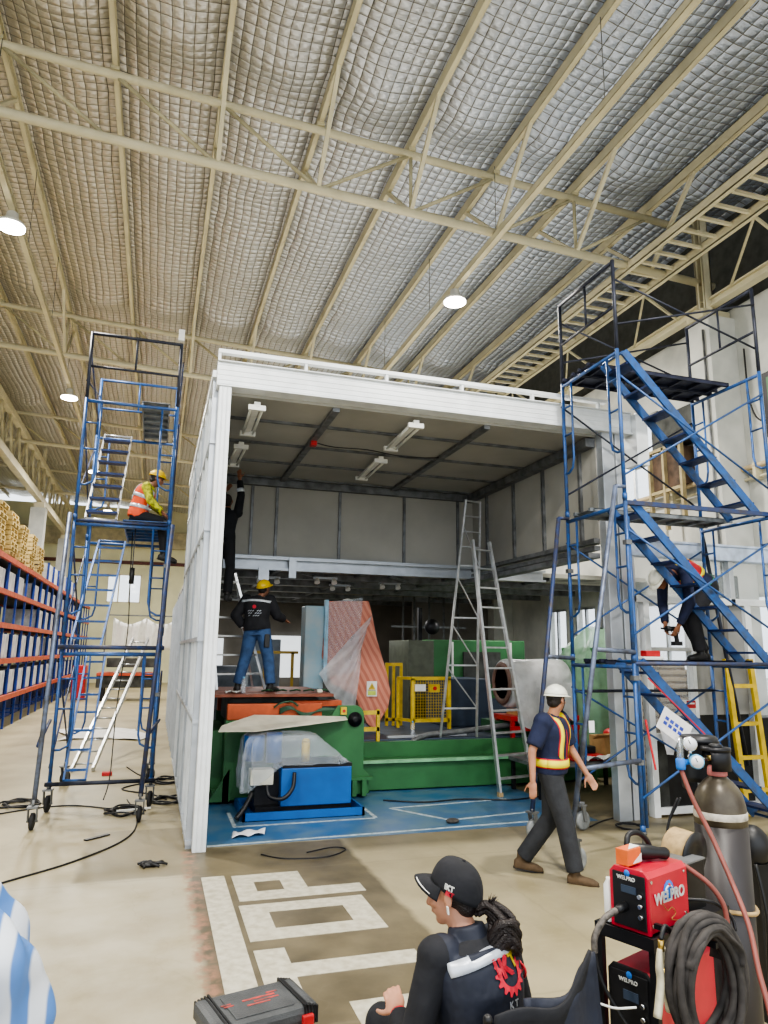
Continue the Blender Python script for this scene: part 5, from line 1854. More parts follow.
    def trousers(s, mt, grow=0.016, hem=0.02, tg=1.0):
        q = s.sc
        mb = MB()
        mb.loft(s.torso(grow * tg, -0.2, 0.15), 24, 2.3)
        for k in (0, 1):
            cap(mb, s.hip[k], s.knee[k], (0.084 + grow) * q, (0.056 + grow) * q)
            e = s.knee[k].lerp(s.ank[k], 0.96)
            cap(mb, s.knee[k], e, (0.056 + grow) * q, (0.042 + hem) * q, True, False)
        return bake(mb, 'trousers', mt, s.t, 0.010, 4)

    def shoes(s, mt):
        q = s.sc
        for k in (0, 1):
            a, f = s.ank[k], s.foot[k]
            n = V((0, 0, 1)) if abs(f.z) < 0.85 else s.f
            n = (n - f * n.dot(f)).normalized()
            sd = f.cross(n).normalized()
            mb = MB()
            g = a - n * 0.055 * q
            rings = [(g - f * 0.075 * q, sd * 0.024 * q, n * 0.03 * q), (g - f * 0.06 * q, sd * 0.042 * q, n * 0.046 * q), (g, sd * 0.044 * q, n * 0.05 * q),
                     (g + f * 0.08 * q - n * 0.006 * q, sd * 0.050 * q, n * 0.040 * q), (g + f * 0.15 * q - n * 0.010 * q, sd * 0.050 * q, n * 0.032 * q), (g + f * 0.2 * q - n * 0.018 * q, sd * 0.026 * q, n * 0.018 * q)]
            mb.loft(rings, 16, 2.6)
            cap(mb, a - n * 0.03 * q, a + n * 0.035 * q - f * 0.01 * q, 0.046 * q, 0.044 * q)
            sh = bake(mb, 'shoe', mt, s.t, 0.008, 3)
            so = MB().loft([(g - f * 0.078 * q - n * 0.036 * q, sd * 0.03 * q, n * 0.008 * q), (g - n * 0.037 * q, sd * 0.042 * q, n * 0.008 * q), (g + f * 0.12 * q - n * 0.037 * q, sd * 0.05 * q, n * 0.008 * q), (g + f * 0.205 * q - n * 0.033 * q, sd * 0.028 * q, n * 0.007 * q)], 14, 2.6)
            so.build('sole', 'rubber', sh)

    def hard_hat(s, mt, tilt=0.0):
        q = s.sc
        F, U, R = s.face, s.hup, s.hr
        if tilt:
            F, U = (F * math.cos(tilt) + U * math.sin(tilt)), (U * math.cos(tilt) - F * math.sin(tilt))
        c = s.hed + U * 0.045 * q - F * 0.008 * q
        mb = MB()
        n, m = 28, 9
        vs = []
        for i in range(m + 1):
            t = i / m * PI / 2
            for j in range(n):
                a = 2 * PI * j / n
                ridge = 1 + 0.035 * math.exp(-(math.sin(a) / 0.22) ** 2) * math.sin(t + 0.4)
                vs.append(c + (R * 0.098 * math.sin(a) + F * 0.122 * math.cos(a)) * q * math.cos(t) * (1 if i else 1.0) + U * 0.098 * q * math.sin(t) * ridge)
        fs = [(i * n + j, i * n + (j + 1) % n, (i + 1) * n + (j + 1) % n, (i + 1) * n + j) for i in range(m) for j in range(n)]
        mb.add(vs, fs, True)
        # rim with peak
        vs = []
        for k in range(2):
            for j in range(n):
                a = 2 * PI * j / n
                ext = 0.012 + (0.05 * max(0, math.cos(a)) ** 2 if k else 0)
                rr = 0 if k == 0 else ext
                vs.append(c + (R * (0.098 + rr * 0.7) * math.sin(a) + F * (0.122 + rr) * math.cos(a)) * q - U * (0.0 if k == 0 else 0.012) * q)
        mb.add(vs, [(j, (j + 1) % n, n + (j + 1) % n, n + j) for j in range(n)], True)
        h = mb.build('hard_hat', mt, s.t, solid=0.004)
        MB().tube([c + (R * 0.088 * math.sin(a) + F * 0.108 * math.cos(a)) * q - U * 0.012 * q for a in [2 * PI * j / 24 for j in range(24)]], 0.006 * q, 6, closed=True).build('head_band', 'blk', h)
        st = MB().tube(spline([c + R * 0.085 * q, s.hed + R * 0.075 * q - U * 0.05 * q + F * 0.02 * q, s.hed - U * 0.115 * q + F * 0.045 * q, s.hed - R * 0.075 * q - U * 0.05 * q + F * 0.02 * q, c - R * 0.085 * q]), 0.004 * q, 5)
        st.build('chin_strap', 'blk', h)
        return h

    def hair(s, mt='hair', back=0.5):
        q = s.sc
        F, U, R = s.face, s.hup, s.hr
        mb = MB()
        mb.ell(s.hed + U * 0.03 * q - F * 0.024 * q, R * 0.080 * q, F * 0.092 * q, U * 0.094 * q)
        mb.ell(s.hed - U * 0.03 * q - F * 0.05 * q, R * 0.066 * q, F * 0.05 * q, U * 0.05 * q)
        return bake(mb, 'hair', mt, s.t, 0.009, 2)


def ribbon(shirt_o, samples, parent, name, mt, width, off=0.004):
    """strap laid on cloth. samples: (origin, dir, across) - rays cast onto the cloth"""
    bv = bvh_of(shirt_o)
    vs, n = [], 0
    for o, d, a in samples:
        o, d, a = V(o), V(d).normalized(), V(a).normalized()
        row = []
        for k in (-1, 0, 1):
            p = o + a * width / 2 * k
            h = bv.ray_cast(p, d, 1.5)
            row.append(h[0] - d * off if h[0] else None)
        if row[1] is None:
            continue
        for i in (0, 2):
            if row[i] is None:
                row[i] = row[1] + a * width / 2 * (i - 1)
        vs += row
        n += 1
    fs = []
    for i in range(n - 1):
        for k in (0, 1):
            fs.append((i * 3 + k, i * 3 + k + 1, i * 3 + 3 + k + 1, i * 3 + 3 + k))
    return MB().add(vs, fs, True).build(name, mt, parent, solid=0.003)


def belt_samples(h, u, n=40, a0=0.0, a1=2 * PI):
    c, r, d = h.ring(u, 1, 1)
    r, d = r.normalized(), d.normalized()
    up = r.cross(d)
    out = []
    for i in range(n + 1):
        a = a0 + (a1 - a0) * i / n
        v = r * math.cos(a) + d * math.sin(a)
        out.append((c + v * 0.5, -v, up))
    return out


def strap_samples(h, side, ua, ub, x=0.10, n=30):
    """over the shoulder, front height ua to back height ub"""
    out = []
    c, r, d = h.ring(0.72, 1, 1)
    r, d = r.normalized(), d.normalized()
    up = r.cross(d)
    L = (h.nec - h.pel).length
    o = c + r * side * x
    for i in range(n + 1):
        t = i / n
        a = -1.05 + t * (PI + 2.1)
        v = d * math.cos(a) + up * math.sin(a)
        out.append((o + v * 0.6, -v, r))
    return out


Z0 = V((0, 0, 1))
# --- 1 walking man
t = thing('person', 'walking person in white helmet, navy polo and yellow reflective harness on the right', 'person', (3.62, 6.14, 0))
h = Human(t, (3.60, 6.14, 0), (0.78, -0.63), 0.985)
h.pose(pelvis=(0, 0, .93), chest=(0, .01, 1.19), neck=(0, .02, 1.44), head=(0.0, .07, 1.59), face=(-.95, .55, -.12), hup=(0, 0, 1),
       hip_r=(1, .0, 0), sh_r=(1, -.30, 0), elb=[(-.23, .16, 1.12), (.26, -.13, 1.14)], wri=[(-.22, .30, .90), (.27, -.13, .88)],
       knee=[(-.09, -.03, .50), (.08, .12, .50)], ank=[(-.09, -.31, .115), (.08, .20, .085)], foot=[(-.15, 1, -.12), (.05, 1, 0)],
       hand=[dict(palm=(1, 0, .2), curl=.35), dict(palm=(-1, 0, 0), curl=.35)])
h.body('skin')
sh = h.shirt('navy', 0.85, 0.034, 'polo_shirt', -0.09)
h.trousers('greytr', 0.030, 0.038, 0.4)
h.shoes('boot')
h.hair()
h.hard_hat('hwhite', 0.05)
for k in (-1, 1):
    ribbon(sh, strap_samples(h, k, 0, 0, 0.10), t, 'harness_strap', 'redtape', 0.066, 0.004)
    ribbon(sh, strap_samples(h, k, 0, 0, 0.10), t, 'reflective_strap', 'hivis', 0.046, 0.009)
ribbon(sh, belt_samples(h, 0.18), t, 'harness_belt', 'redtape', 0.085, 0.006)
ribbon(sh, belt_samples(h, 0.18), t, 'reflective_belt', 'hivis', 0.062, 0.011)
ln = MB().tube(spline([h.nec + h.D(.05, .10, -.02) * .08, h.W(.05, .16, 1.30), h.W(.03, .15, 1.1), h.W(.03, .14, .95)]), 0.006, 5)
ln.build('lanyard', 'redtape', t)

# --- 2 crouching man on the right scaffold
t = thing('person', 'person in white helmet and harness bending down on the right scaffold plank', 'person', (6.2, 7.2, 1.93))
h = Human(t, (6.20, 7.22, 1.945), (-1.0, -0.12), 1.02)
h.pose(pelvis=(0, -.27, .85), chest=(0, .0, 1.03), neck=(0, .25, .99), head=(0, .43, .92), face=(0, .50, -.85), hup=(0, .85, .5),
       hip_r=(1, 0, 0), sh_r=(1, 0, 0), elb=[(-.22, .20, .64), (.22, .18, .66)], wri=[(-.08, .26, .38), (.10, .28, .40)],
       knee=[(-.10, .06, .50), (.10, -.06, .49)], ank=[(-.10, -.04, .085), (.12, -.34, .085)], foot=[(0, 1, 0), (.1, 1, 0)],
       hand=[dict(palm=(1, 0, 0), curl=.8), dict(palm=(-1, 0, 0), curl=.8)])
h.body('skin_d')
sh = h.shirt('navy', 1.9, 0.018, 'work_jacket', -0.04)
h.trousers('blackcl', 0.034, 0.036)
h.shoes('bootblk')
h.hair()
h.hard_hat('hwhite', 0.0)
vs = h.torso(0.024, 0.28, 0.92)
ve = bake(MB().loft(vs, 24, 2.3), 'safety_vest', 'redtape', t, 0.010, 2)
ribbon(ve, belt_samples(h, 0.35), t, 'reflective_belt', 'hivis', 0.06, 0.008)
for k in (-1, 1):
    ribbon(ve, strap_samples(h, k, 0, 0, 0.08), t, 'reflective_strap', 'hivis', 0.05, 0.01)
ribbon(sh, belt_samples(h, 0.1), t, 'harness_belt', 'greentape', 0.03, 0.014)
lp = MB().tube(spline([h.W(.16, -.12, .90), h.W(.2, -.26, .74), h.W(.2, -.34, .60), h.W(.18, -.22, .52), h.W(.16, -.08, .58)]), 0.009, 6)
lp.build('lanyard_rope', 'white', t)
pl = MB().tube(spline([h.W(.17, .10, 1.06), h.W(.18, -.12, 1.0), h.W(.17, -.36, .90), h.W(.12, -.34, .66)]), 0.012, 6)
pl.build('leg_strap', 'greentape', t)
dr = thing('cordless_driver', 'dark cordless driver held by the bending person', 'power tool', h.wri[0])
p = (h.wri[0] + h.wri[1]) / 2 + V((0, 0, -0.07))
MB().cyl(p + V((-0.09, 0, 0.03)), p + V((0.08, 0, 0.03)), 0.03, n=12).bar(p + V((0.04, 0, 0.02)), p + V((0.06, 0, -0.12)), 0.035, 0.04).box(p.x + 0.0, p.x + 0.11, p.y - 0.035, p.y + 0.035, p.z - 0.17, p.z - 0.12).cyl(p + V((-0.09, 0, 0.03)), p + V((-0.16, 0, 0.03)), 0.012, n=8).build('driver_body', 'blk', dr)

# --- 3 seated man on the left scaffold
t = thing('person', 'seated person in yellow helmet and orange vest on the left scaffold platform', 'person', (-0.2, 10.45, 3.7))
h = Human(t, (-0.35, 10.42, 3.70), (1.0, -0.12), 0.95)
h.pose(pelvis=(0, 0, .11), chest=(0, .05, .38), neck=(0, .15, .58), head=(0.0, .24, .70), face=(0, .92, -.30), hup=(0, .3, 1),
       hip_r=(1, 0, 0), sh_r=(1, 0, 0), elb=[(-.23, .19, .33), (.24, .20, .32)], wri=[(-.12, .36, .18), (.14, .37, .18)],
       knee=[(-.10, .37, .05), (.10, .36, .05)], ank=[(-.10, .42, -.40), (.10, .43, -.44)], foot=[(0, 1, -.25), (0, 1, -.25)],
       hand=[dict(palm=(.3, 0, -1), curl=.6), dict(palm=(-.3, 0, -1), curl=.6)])
h.body('skin_d')
sh = h.shirt('camo', 1.9, 0.016, 'patterned_shirt', -0.02)
h.trousers('blackcl', 0.016, 0.02)
h.shoes('bootblk')
h.hair()
h.hard_hat('hyel', 0.05)
ve = bake(MB().loft(h.torso(0.026, -0.09, 0.94), 24, 2.3), 'safety_vest', 'hivo', t, 0.010, 2)
for u in (0.25, 0.55):
    ribbon(ve, belt_samples(h, u), t, 'reflective_band', 'refl', 0.05, 0.006)
for k in (-1, 1):
    ribbon(ve, strap_samples(h, k, 0, 0, 0.09), t, 'reflective_strap', 'refl', 0.045, 0.007)
tag(MB().box(0.0, 0.08, 10.2, 10.5, 3.71, 3.75).build('work_glove', 'blk', bevel=0.01), 'dark tool lying on the platform beside the seated person', 'tool')

# --- 4 worker on the machine
t = thing('person', 'person in yellow helmet, black jacket and jeans standing on the machine', 'person', (1.42, 10.75, 1.4))
h = Human(t, (1.44, 10.72, 1.405), (0.42, 0.92), 0.97)
h.pose(pelvis=(0, 0, .90), chest=(-.02, .01, 1.17), neck=(-.02, .06, 1.40), head=(.05, .10, 1.54), face=(.35, .85, .05), hup=(-.1, -.45, 1),
       hip_r=(1, .1, 0), sh_r=(1, .1, .0), elb=[(-.34, -.05, 1.12), (.27, .10, 1.13)], wri=[(-.22, .02, .93), (.32, .34, 1.08)],
       knee=[(-.18, .04, .49), (.17, .06, .49)], ank=[(-.27, .0, .085), (.24, .0, .085)], foot=[(-.45, 1, 0), (.4, 1, 0)],
       hand=[dict(palm=(.3, 1, 0), curl=.5), dict(palm=(-.2, 0, -1), curl=.8)])
h.body('skin_d')
sh = h.shirt('blackcl', 1.85, 0.038, 'black_jacket', 0.0)
h.trousers('jeans', 0.034, 0.036)
h.shoes('bootblk')
h.hair()
h.hard_hat('hyel', 0.25)
ribbon(sh, belt_samples(h, 0.80, 26, PI + 0.35, 2 * PI - 0.35), t, 'reflective_band', 'refl', 0.035, 0.005)
a, b = h.sh[0], h.elb[0]
MB().cyl(a.lerp(b, 0.42), a.lerp(b, 0.6), 0.074, 0.071, n=18).build('arm_band', 'refl', t)
MB().cyl(h.elb[0].lerp(h.wri[0], 0.84), h.elb[0].lerp(h.wri[0], 0.95), 0.034, n=16).build('wrist_watch', 'white', t)
bv = bvh_of(sh)
n = -h.f
r_ = V((h.f.y, -h.f.x, 0))
lg = MB()
bc0 = h.ring(0.45, 1, 1)[0] - h.f * 0.3
for i in range(3):
    for j in range(6):
        if (i + j) % 4 == 3: continue
        lg.obox(bc0 + r_ * (-0.085 + 0.034 * j + 0.006 * i) + Z0 * (0.04 - 0.035 * i), r_ * 0.013 + Z0 * 0.006, V((0, 0, 0.007)), h.f * 0.0005)
project(lg, bv, h.f, 0.004).build('back_print', 'refl', t)
e0 = MB().lathe(h.ring(0.66, 1, 1)[0] - h.f * 0.3, h.f, [(0.02, 0), (0.03, 0.0005), (0.02, 0.001)], 14)
project(e0, bv, h.f, 0.004).build('back_emblem', 'logored', t)
MB().box(h.W(.17, -.05, .8).x - 0.04, h.W(.17, -.05, .8).x + 0.04, h.W(.17, -.05, .8).y - 0.03, h.W(.17, -.05, .8).y + 0.03, h.W(0, 0, .64).z, h.W(0, 0, .84).z).build('belt_pouch', 'blk', t, bevel=0.012)

# --- 5 man on the stepladder
t = thing('person', 'person in black reaching up to the booth ceiling from a stepladder', 'person', (0.86, 10.85, 2.75))
h = Human(t, (0.90, 10.85, 2.72), (0.35, 0.94), 0.96)
h.pose(pelvis=(0, -.05, .92), chest=(.0, -.02, 1.18), neck=(.01, .02, 1.42), head=(0.01, .04, 1.57), face=(.1, .8, .6), hup=(0, -.5, 1),
       hip_r=(1, 0, 0), sh_r=(1, 0, 0), elb=[(-.24, .2, 1.55), (.22, .04, 1.66)], wri=[(-.1, .3, 1.80), (.19, .02, 1.93)],
       knee=[(-.10, .06, .50), (.09, .10, .52)], ank=[(-.10, .0, .085), (.09, .0, .085)], foot=[(0, 1, 0), (0, 1, 0)],
       hand=[dict(palm=(0, 1, 0), curl=.6), dict(palm=(0, 1, 0), curl=.6)])
h.body('skin_d')
sh = h.shirt('blackcl', 1.9, 0.02, 'black_jacket', -0.02)
h.trousers('blackcl', 0.02, 0.03)
h.shoes('bootblk')
h.hair()
a, b = h.elb[1], h.wri[1]
MB().cyl(a.lerp(b, 0.2), a.lerp(b, 0.42), 0.062, 0.058, n=18).build('arm_band', 'refl', t)

# --- 6 seated woman in the foreground
t = thing('person', 'seated person in black cap and logo vest with a dark bun, in front', 'person', (1.24, 2.72, 0))
h = Human(t, (1.24, 2.72, 0), (-0.26, 0.965), 0.98, female=True)
h.pose(pelvis=(0, .0, .43), chest=(0, -.03, .70), neck=(-.01, .03, .955), head=(-0.03, .10, 1.085), face=(-.60, .82, -.14), hup=(-.05, .12, 1),
       hip_r=(1, 0, 0), sh_r=(1, .0, -.02), elb=[(-.29, .01, .62), (.27, .05, .66)], wri=[(-.22, .20, .665), (.10, .32, .56)],
       knee=[(-.15, .42, .53), (.13, .42, .53)], ank=[(-.15, .50, .085), (.13, .50, .085)], foot=[(0, 1, 0), (0, 1, 0)],
       hand=[dict(palm=(.6, 0, -1), curl=.5), dict(palm=(-.3, 0, -1), curl=.5)], shw=0.165)
h.body('skin', voxel=0.0055)
h.shirt('blackcl', 1.92, 0.014, 'black_sweater', -0.02)
h.trousers('blackcl', 0.016, 0.03)
h.shoes('bootblk')
q = h.sc
F, U, R = h.face, h.hup, h.hr
mb = MB()
mb.ell(h.hed + U * 0.03 - F * 0.030, R * 0.080, F * 0.086, U * 0.090)
mb.ell(h.hed - U * 0.035 - F * 0.055, R * 0.062, F * 0.045, U * 0.05)
hr = bake(mb, 'hair', 'hair', t, 0.007, 2)
bun = MB()
bc = h.nec - h.f * 0.105 + V((0, 0, 0.012)) + h.r * 0.092
for k in range(26):
    a = random.uniform(0, 2 * PI)
    pts = [bc + V((0.062 * math.cos(a + j * 0.9) * random.uniform(.7, 1), 0.05 * math.sin(a + j * 0.9) * random.uniform(.7, 1), 0.058 * math.sin(j * 1.1 + a * 2))) for j in range(5)]
    bun.tube(spline(pts, 5), 0.013, 6)
bun.ell(bc, 0.055)
tl = h.hed - F * 0.095 - U * 0.055
for k in range(14):
    o = V((random.uniform(-.022, .022), random.uniform(-.022, .022), random.uniform(-.015, .015)))
    bun.tube(spline([tl + o, tl - F * 0.045 + U * (0.01) + o, bc + V((0, 0, 0.05)) + o * 1.4, bc + o]), 0.012, 6)
bun.build('hair_bun', 'hair', hr)
hs = MB()
for k in range(40):
    a = random.uniform(-1.3, 1.3)
    p = tl - F * 0.045 + U * 0.012
    d = (-F * math.cos(a) + R * math.sin(a) * 0.5 + U * random.uniform(-.2, .9)).normalized()
    hs.tube([p, p + d * 0.025, p + d * random.uniform(.035, .05) + U * 0.004], [0.003, 0.002, 0.0005], 4)
hs.build('loose_strands', 'hair', hr)
# vest
vm = MB().loft(h.torso(0.030, -0.02, 0.955), 28, 2.3)
for k in (0, 1):
    vm.ell(h.sh[k] - h.shr * (0.03 if k else -0.03), 0.075)
vm.cyl(h.nec - h.tup * 0.06, h.nec + h.tup * 0.035, 0.096, 0.070, n=20)
ve = bake(vm, 'work_vest', 'vest', t, 0.008, 4)
# silver yoke band across the back
c, rr, dd = h.ring(0.84, 1, 1)
rr, dd = rr.normalized(), dd.normalized()
up = rr.cross(dd)
sm = []
for i in range(25):
    x = -0.165 + 0.25 * i / 24
    sm.append((c + rr * x - dd * 0.5 + up * (0.02 + 0.10 * x), dd, up))
ribbon(ve, sm, t, 'reflective_yoke', 'refl', 0.046, 0.004)
MB().cyl(h.elb[0].lerp(h.wri[0], -0.02), h.elb[0].lerp(h.wri[0], 0.12), 0.058, 0.056, n=18).build('arm_band', 'refl', t)
bv = bvh_of(ve)
cx = h.ring(0.66, 1, 1)[0] - dd * 0.4 + rr * 0.055 + up * 0.040
gear = MB()
n = 40
vs = []
for j in range(n + 1):
    a = PI * 0.84 + (PI * 1.36) * j / n
    tooth = 0.075 if (j % 4) < 2 else 0.060
    for r in (0.043, tooth):
        vs.append(cx + rr * r * math.cos(a) + up * r * math.sin(a))
gear.add(vs, [(2 * j, 2 * j + 1, 2 * j + 3, 2 * j + 2) for j in range(n)])
project(gear, bv, dd, 0.004).build('gear_logo', 'logored', ve)
for s_, x, z, m, sz, b in (('I', -0.060, 0.022, 'logored', 0.075, 0.006), ('K', -0.018, 0.016, 'logored', 0.088, 0.007), ('T', 0.030, 0.030, 'logoyel', 0.062, 0.006)):
    project(text_mb(s_, sz, cx + rr * x + up * z, rr + up * 0.1, up - rr * 0.15, bold=b), bv, dd, 0.006).build('logo_letter', m, ve)
project(text_mb('K T', 0.032, cx - up * 0.098 - rr * 0.01, rr, up, bold=0.002), bv, dd, 0.004).build('logo_caption', 'refl', ve)
project(text_mb('Buoor', 0.040, cx - up * 0.155 - rr * 0.055, rr, up, bold=0.004), bv, dd, 0.004).build('vest_lettering', 'white', ve)
# red coiled whistle cord on the right shoulder blade
cc = MB()
for k in range(4):
    p = h.sh[1] - h.f * 0.02 + V((0, 0, -0.06)) + h.r * 0.03
    cc.tube([p + h.f * (0.02 * math.cos(a) - 0.02 * k) + V((0, 0, 0.022 * math.sin(a) - 0.008 * k)) for a in [2 * PI * j / 12 for j in range(12)]], 0.005, 6, closed=True)
cc.build('red_cord', 'redtape', t)
# cap
F, U = (F * math.cos(.42) + U * math.sin(.42)), (U * math.cos(.42) - F * math.sin(.42))
c = h.hed + U * 0.034 - F * 0.012
cp = MB()
n, m = 36, 12
vs = []
for i in range(m + 1):
    tt_ = i / m
    ph = tt_ * PI / 2
    for j in range(n):
        a = 2 * PI * j / n
        kx = 0.089 * (math.cos(ph) ** 0.62 if ph < PI / 2 else 0)
        ky = 0.108 * (math.cos(ph) ** 0.62 if ph < PI / 2 else 0)
        seam = 1 - 0.012 * max(0, 1 - abs(math.sin(3 * a)) * 6)
        lift = 0.098 * math.sin(ph) * (1 + 0.10 * math.cos(a) * math.cos(ph))
        zoff = -0.032 * (1 - tt_) * (0.5 - 0.5 * math.cos(a))
        vs.append(c + (R * kx * math.sin(a) + F * ky * math.cos(a)) * seam + U * (lift + zoff))
cp.add(vs, [(i * n + j, i * n + (j + 1) % n, (i + 1) * n + (j + 1) % n, (i + 1) * n + j) for i in range(m) for j in range(n)], True)
cap_o = cp.build('baseball_cap', 'blackcl', t, solid=0.003)
def peak(u, v):
    a = (u - 0.5) * 2.3
    e = F * (0.104 * math.cos(a)) + R * (0.088 * math.sin(a))
    w_ = math.cos((u - 0.5) * PI) ** 0.6 if 0 < u < 1 else 0
    return c + e + F * 0.070 * v * w_ + R * 0.012 * math.sin(a) * v - U * (0.006 + 0.022 * v * v + 0.030 * v * math.sin(a) ** 2)
MB().grid(peak, 20, 8).build('cap_peak', 'blackcl', cap_o, solid=0.005)
MB().tube([peak(0.06 + 0.3 * j / 12, 0.90) + U * 0.004 for j in range(13)], 0.0022, 5).build('peak_piping', 'white', cap_o)
MB().ell(c + U * 0.099, 0.007).build('cap_button', 'blackcl', cap_o)
bc_ = bvh_of(cap_o)
pp = c - R * 0.3 + F * 0.012 - U * 0.002
project(text_mb('IKT', 0.026, pp + U * 0.012, -F, U + F * 0.1, bold=0.003), bc_, R, 0.004).build('cap_print', 'white', cap_o)
project(text_mb('IKT', 0.022, pp - U * 0.008 - F * 0.008, -F, U, bold=0.003), bc_, R, 0.004).build('cap_print', 'logored', cap_o)
MB().bar(h.hed - R * 0.085 - U * 0.02 - F * 0.012, h.hed - R * 0.080 - U * 0.046 - F * 0.022, 0.005, 0.012).build('ear_clip', 'white', t)
# bracelet
MB().cyl(h.elb[0].lerp(h.wri[0], 0.90), h.elb[0].lerp(h.wri[0], 0.95), 0.034, n=16).build('bracelet', 'redtape', t)

# --- folding chair
t = thing('folding_chair', 'black fabric folding camp chair under the seated person in front', 'chair', (1.37, 2.5, 0))
hc = Human(None, (1.275, 2.60, 0), (-0.24, 0.97), 0.95)
H = lambda x, y, z: hc.W(x, y, z)
def backr(u, v):
    x = -0.23 + 0.46 * u
    sag = 0.05 * math.sin(PI * u)
    return H(x, -0.17 - 0.05 * v - sag - 0.04 * v, 0.42 + (0.48 + 0.10 * u) * v - 0.04 * math.sin(PI * u) * v + 0.02 * math.sin(8 * u))
MB().grid(backr, 24, 12).build('back_fabric', 'blackcl', t, solid=0.012)
MB().grid(lambda u, v: H(-0.27 + 0.54 * u, -0.18 + 0.50 * v, 0.40 - 0.06 * math.sin(PI * u)), 12, 10).build('seat_fabric', 'blackcl', t, solid=0.01)
for sx_ in (-1, 1):
    MB().cyl(H(0.28 * sx_, -0.14, 0.0), H(0.25 * sx_, -0.24, 0.94 + 0.05 * sx_), 0.012, n=8).build('back_leg', 'blk_m', t)
    MB().cyl(H(0.28 * sx_, 0.30, 0.0), H(0.28 * sx_, -0.17, 0.42), 0.012, n=8).build('cross_leg', 'blk_m', t)
    MB().cyl(H(0.28 * sx_, -0.14, 0.02), H(0.28 * sx_, 0.32, 0.42), 0.012, n=8).build('cross_leg', 'blk_m', t)
    MB().ell(H(0.25 * sx_, -0.245, 0.94 + 0.05 * sx_), 0.016).build('corner_cap', 'blk', t)
MB().cyl(H(-0.28, 0.30, 0.0), H(0.28, -0.14, 0.4), 0.01, n=6).cyl(H(0.28, 0.30, 0.0), H(-0.28, -0.14, 0.4), 0.01, n=6).build('x_brace', 'blk_m', t)
# jacket slung over the chair corner
def jk(u, v):
    x = -0.10 + 0.35 * u
    return H(x, -0.27 + 0.02 * math.sin(9 * u) - 0.05 * v, 0.93 + 0.08 * u ** 2 - 0.04 * math.sin(PI * u) - 0.5 * v)
jo = MB().grid(jk, 16, 12).build('slung_jacket', 'vest', solid=0.02)
tag(jo, 'dark blue-black padded jacket slung over the right corner of the folding chair', 'jacket')
MB().tube(spline([H(0.25, -0.26, 0.84), H(0.33, -0.28, 0.81), H(0.42, -0.3, 0.80)]), 0.004, 5).build('white_cord', 'white', t)
# ------------------------------------------------------------------ welding cart and gear, right foreground
th = math.radians(22)
A_ = V((math.cos(th), math.sin(th), 0))
B_ = V((-math.sin(th), math.cos(th), 0))
Z_ = V((0, 0, 1))
P0 = V((2.045, 2.74, 0.015))      # near corner of the upper welder, on plan


def Q(a, b, z):
    return P0 + A_ * a + B_ * b + Z_ * z


def qbox(mb, a0, a1, b0, b1, z0, z1):
    return mb.obox(Q((a0 + a1) / 2, (b0 + b1) / 2, (z0 + z1) / 2), A_ * (a1 - a0) / 2, B_ * (b1 - b0) / 2, Z_ * (z1 - z0) / 2)


t = thing('welding_cart', 'black steel two-tier cart carrying the red welders', 'cart', Q(0.3, 0.15, 0))
qbox(MB(), -0.03, 0.62, -0.03, 0.23, 0.80, 0.825).build('top_shelf', 'blk_m', t, bevel=0.004)
lp = MB()
qbox(lp, -0.03, 0.62, -0.04, -0.03, 0.79, 0.84); qbox(lp, -0.03, 0.62, 0.23, 0.24, 0.79, 0.84); qbox(lp, -0.04, -0.03, -0.04, 0.24, 0.79, 0.84)
lp.build('shelf_lip', 'blk_m', t)
qbox(MB(), -0.03, 0.62, -0.03, 0.23, 0.36, 0.38).build('lower_shelf', 'blk_m', t)
for a, b in ((-0.02, 0.225), (-0.02, -0.025), (0.61, -0.025), (0.61, 0.225)):
    qbox(MB(), a - 0.014, a + 0.014, b - 0.014, b + 0.014, 0.06, 0.80).build('post', 'blk_m', t)
for a in (0.0, 0.58):
    for b in (-0.02, 0.21):
        MB().lathe(Q(a, b - 0.02, 0.06), B_, [(0.02, 0), (0.055, 0), (0.06, 0.01), (0.06, 0.03), (0.055, 0.04)], 18).build('wheel', 'rubber', t)

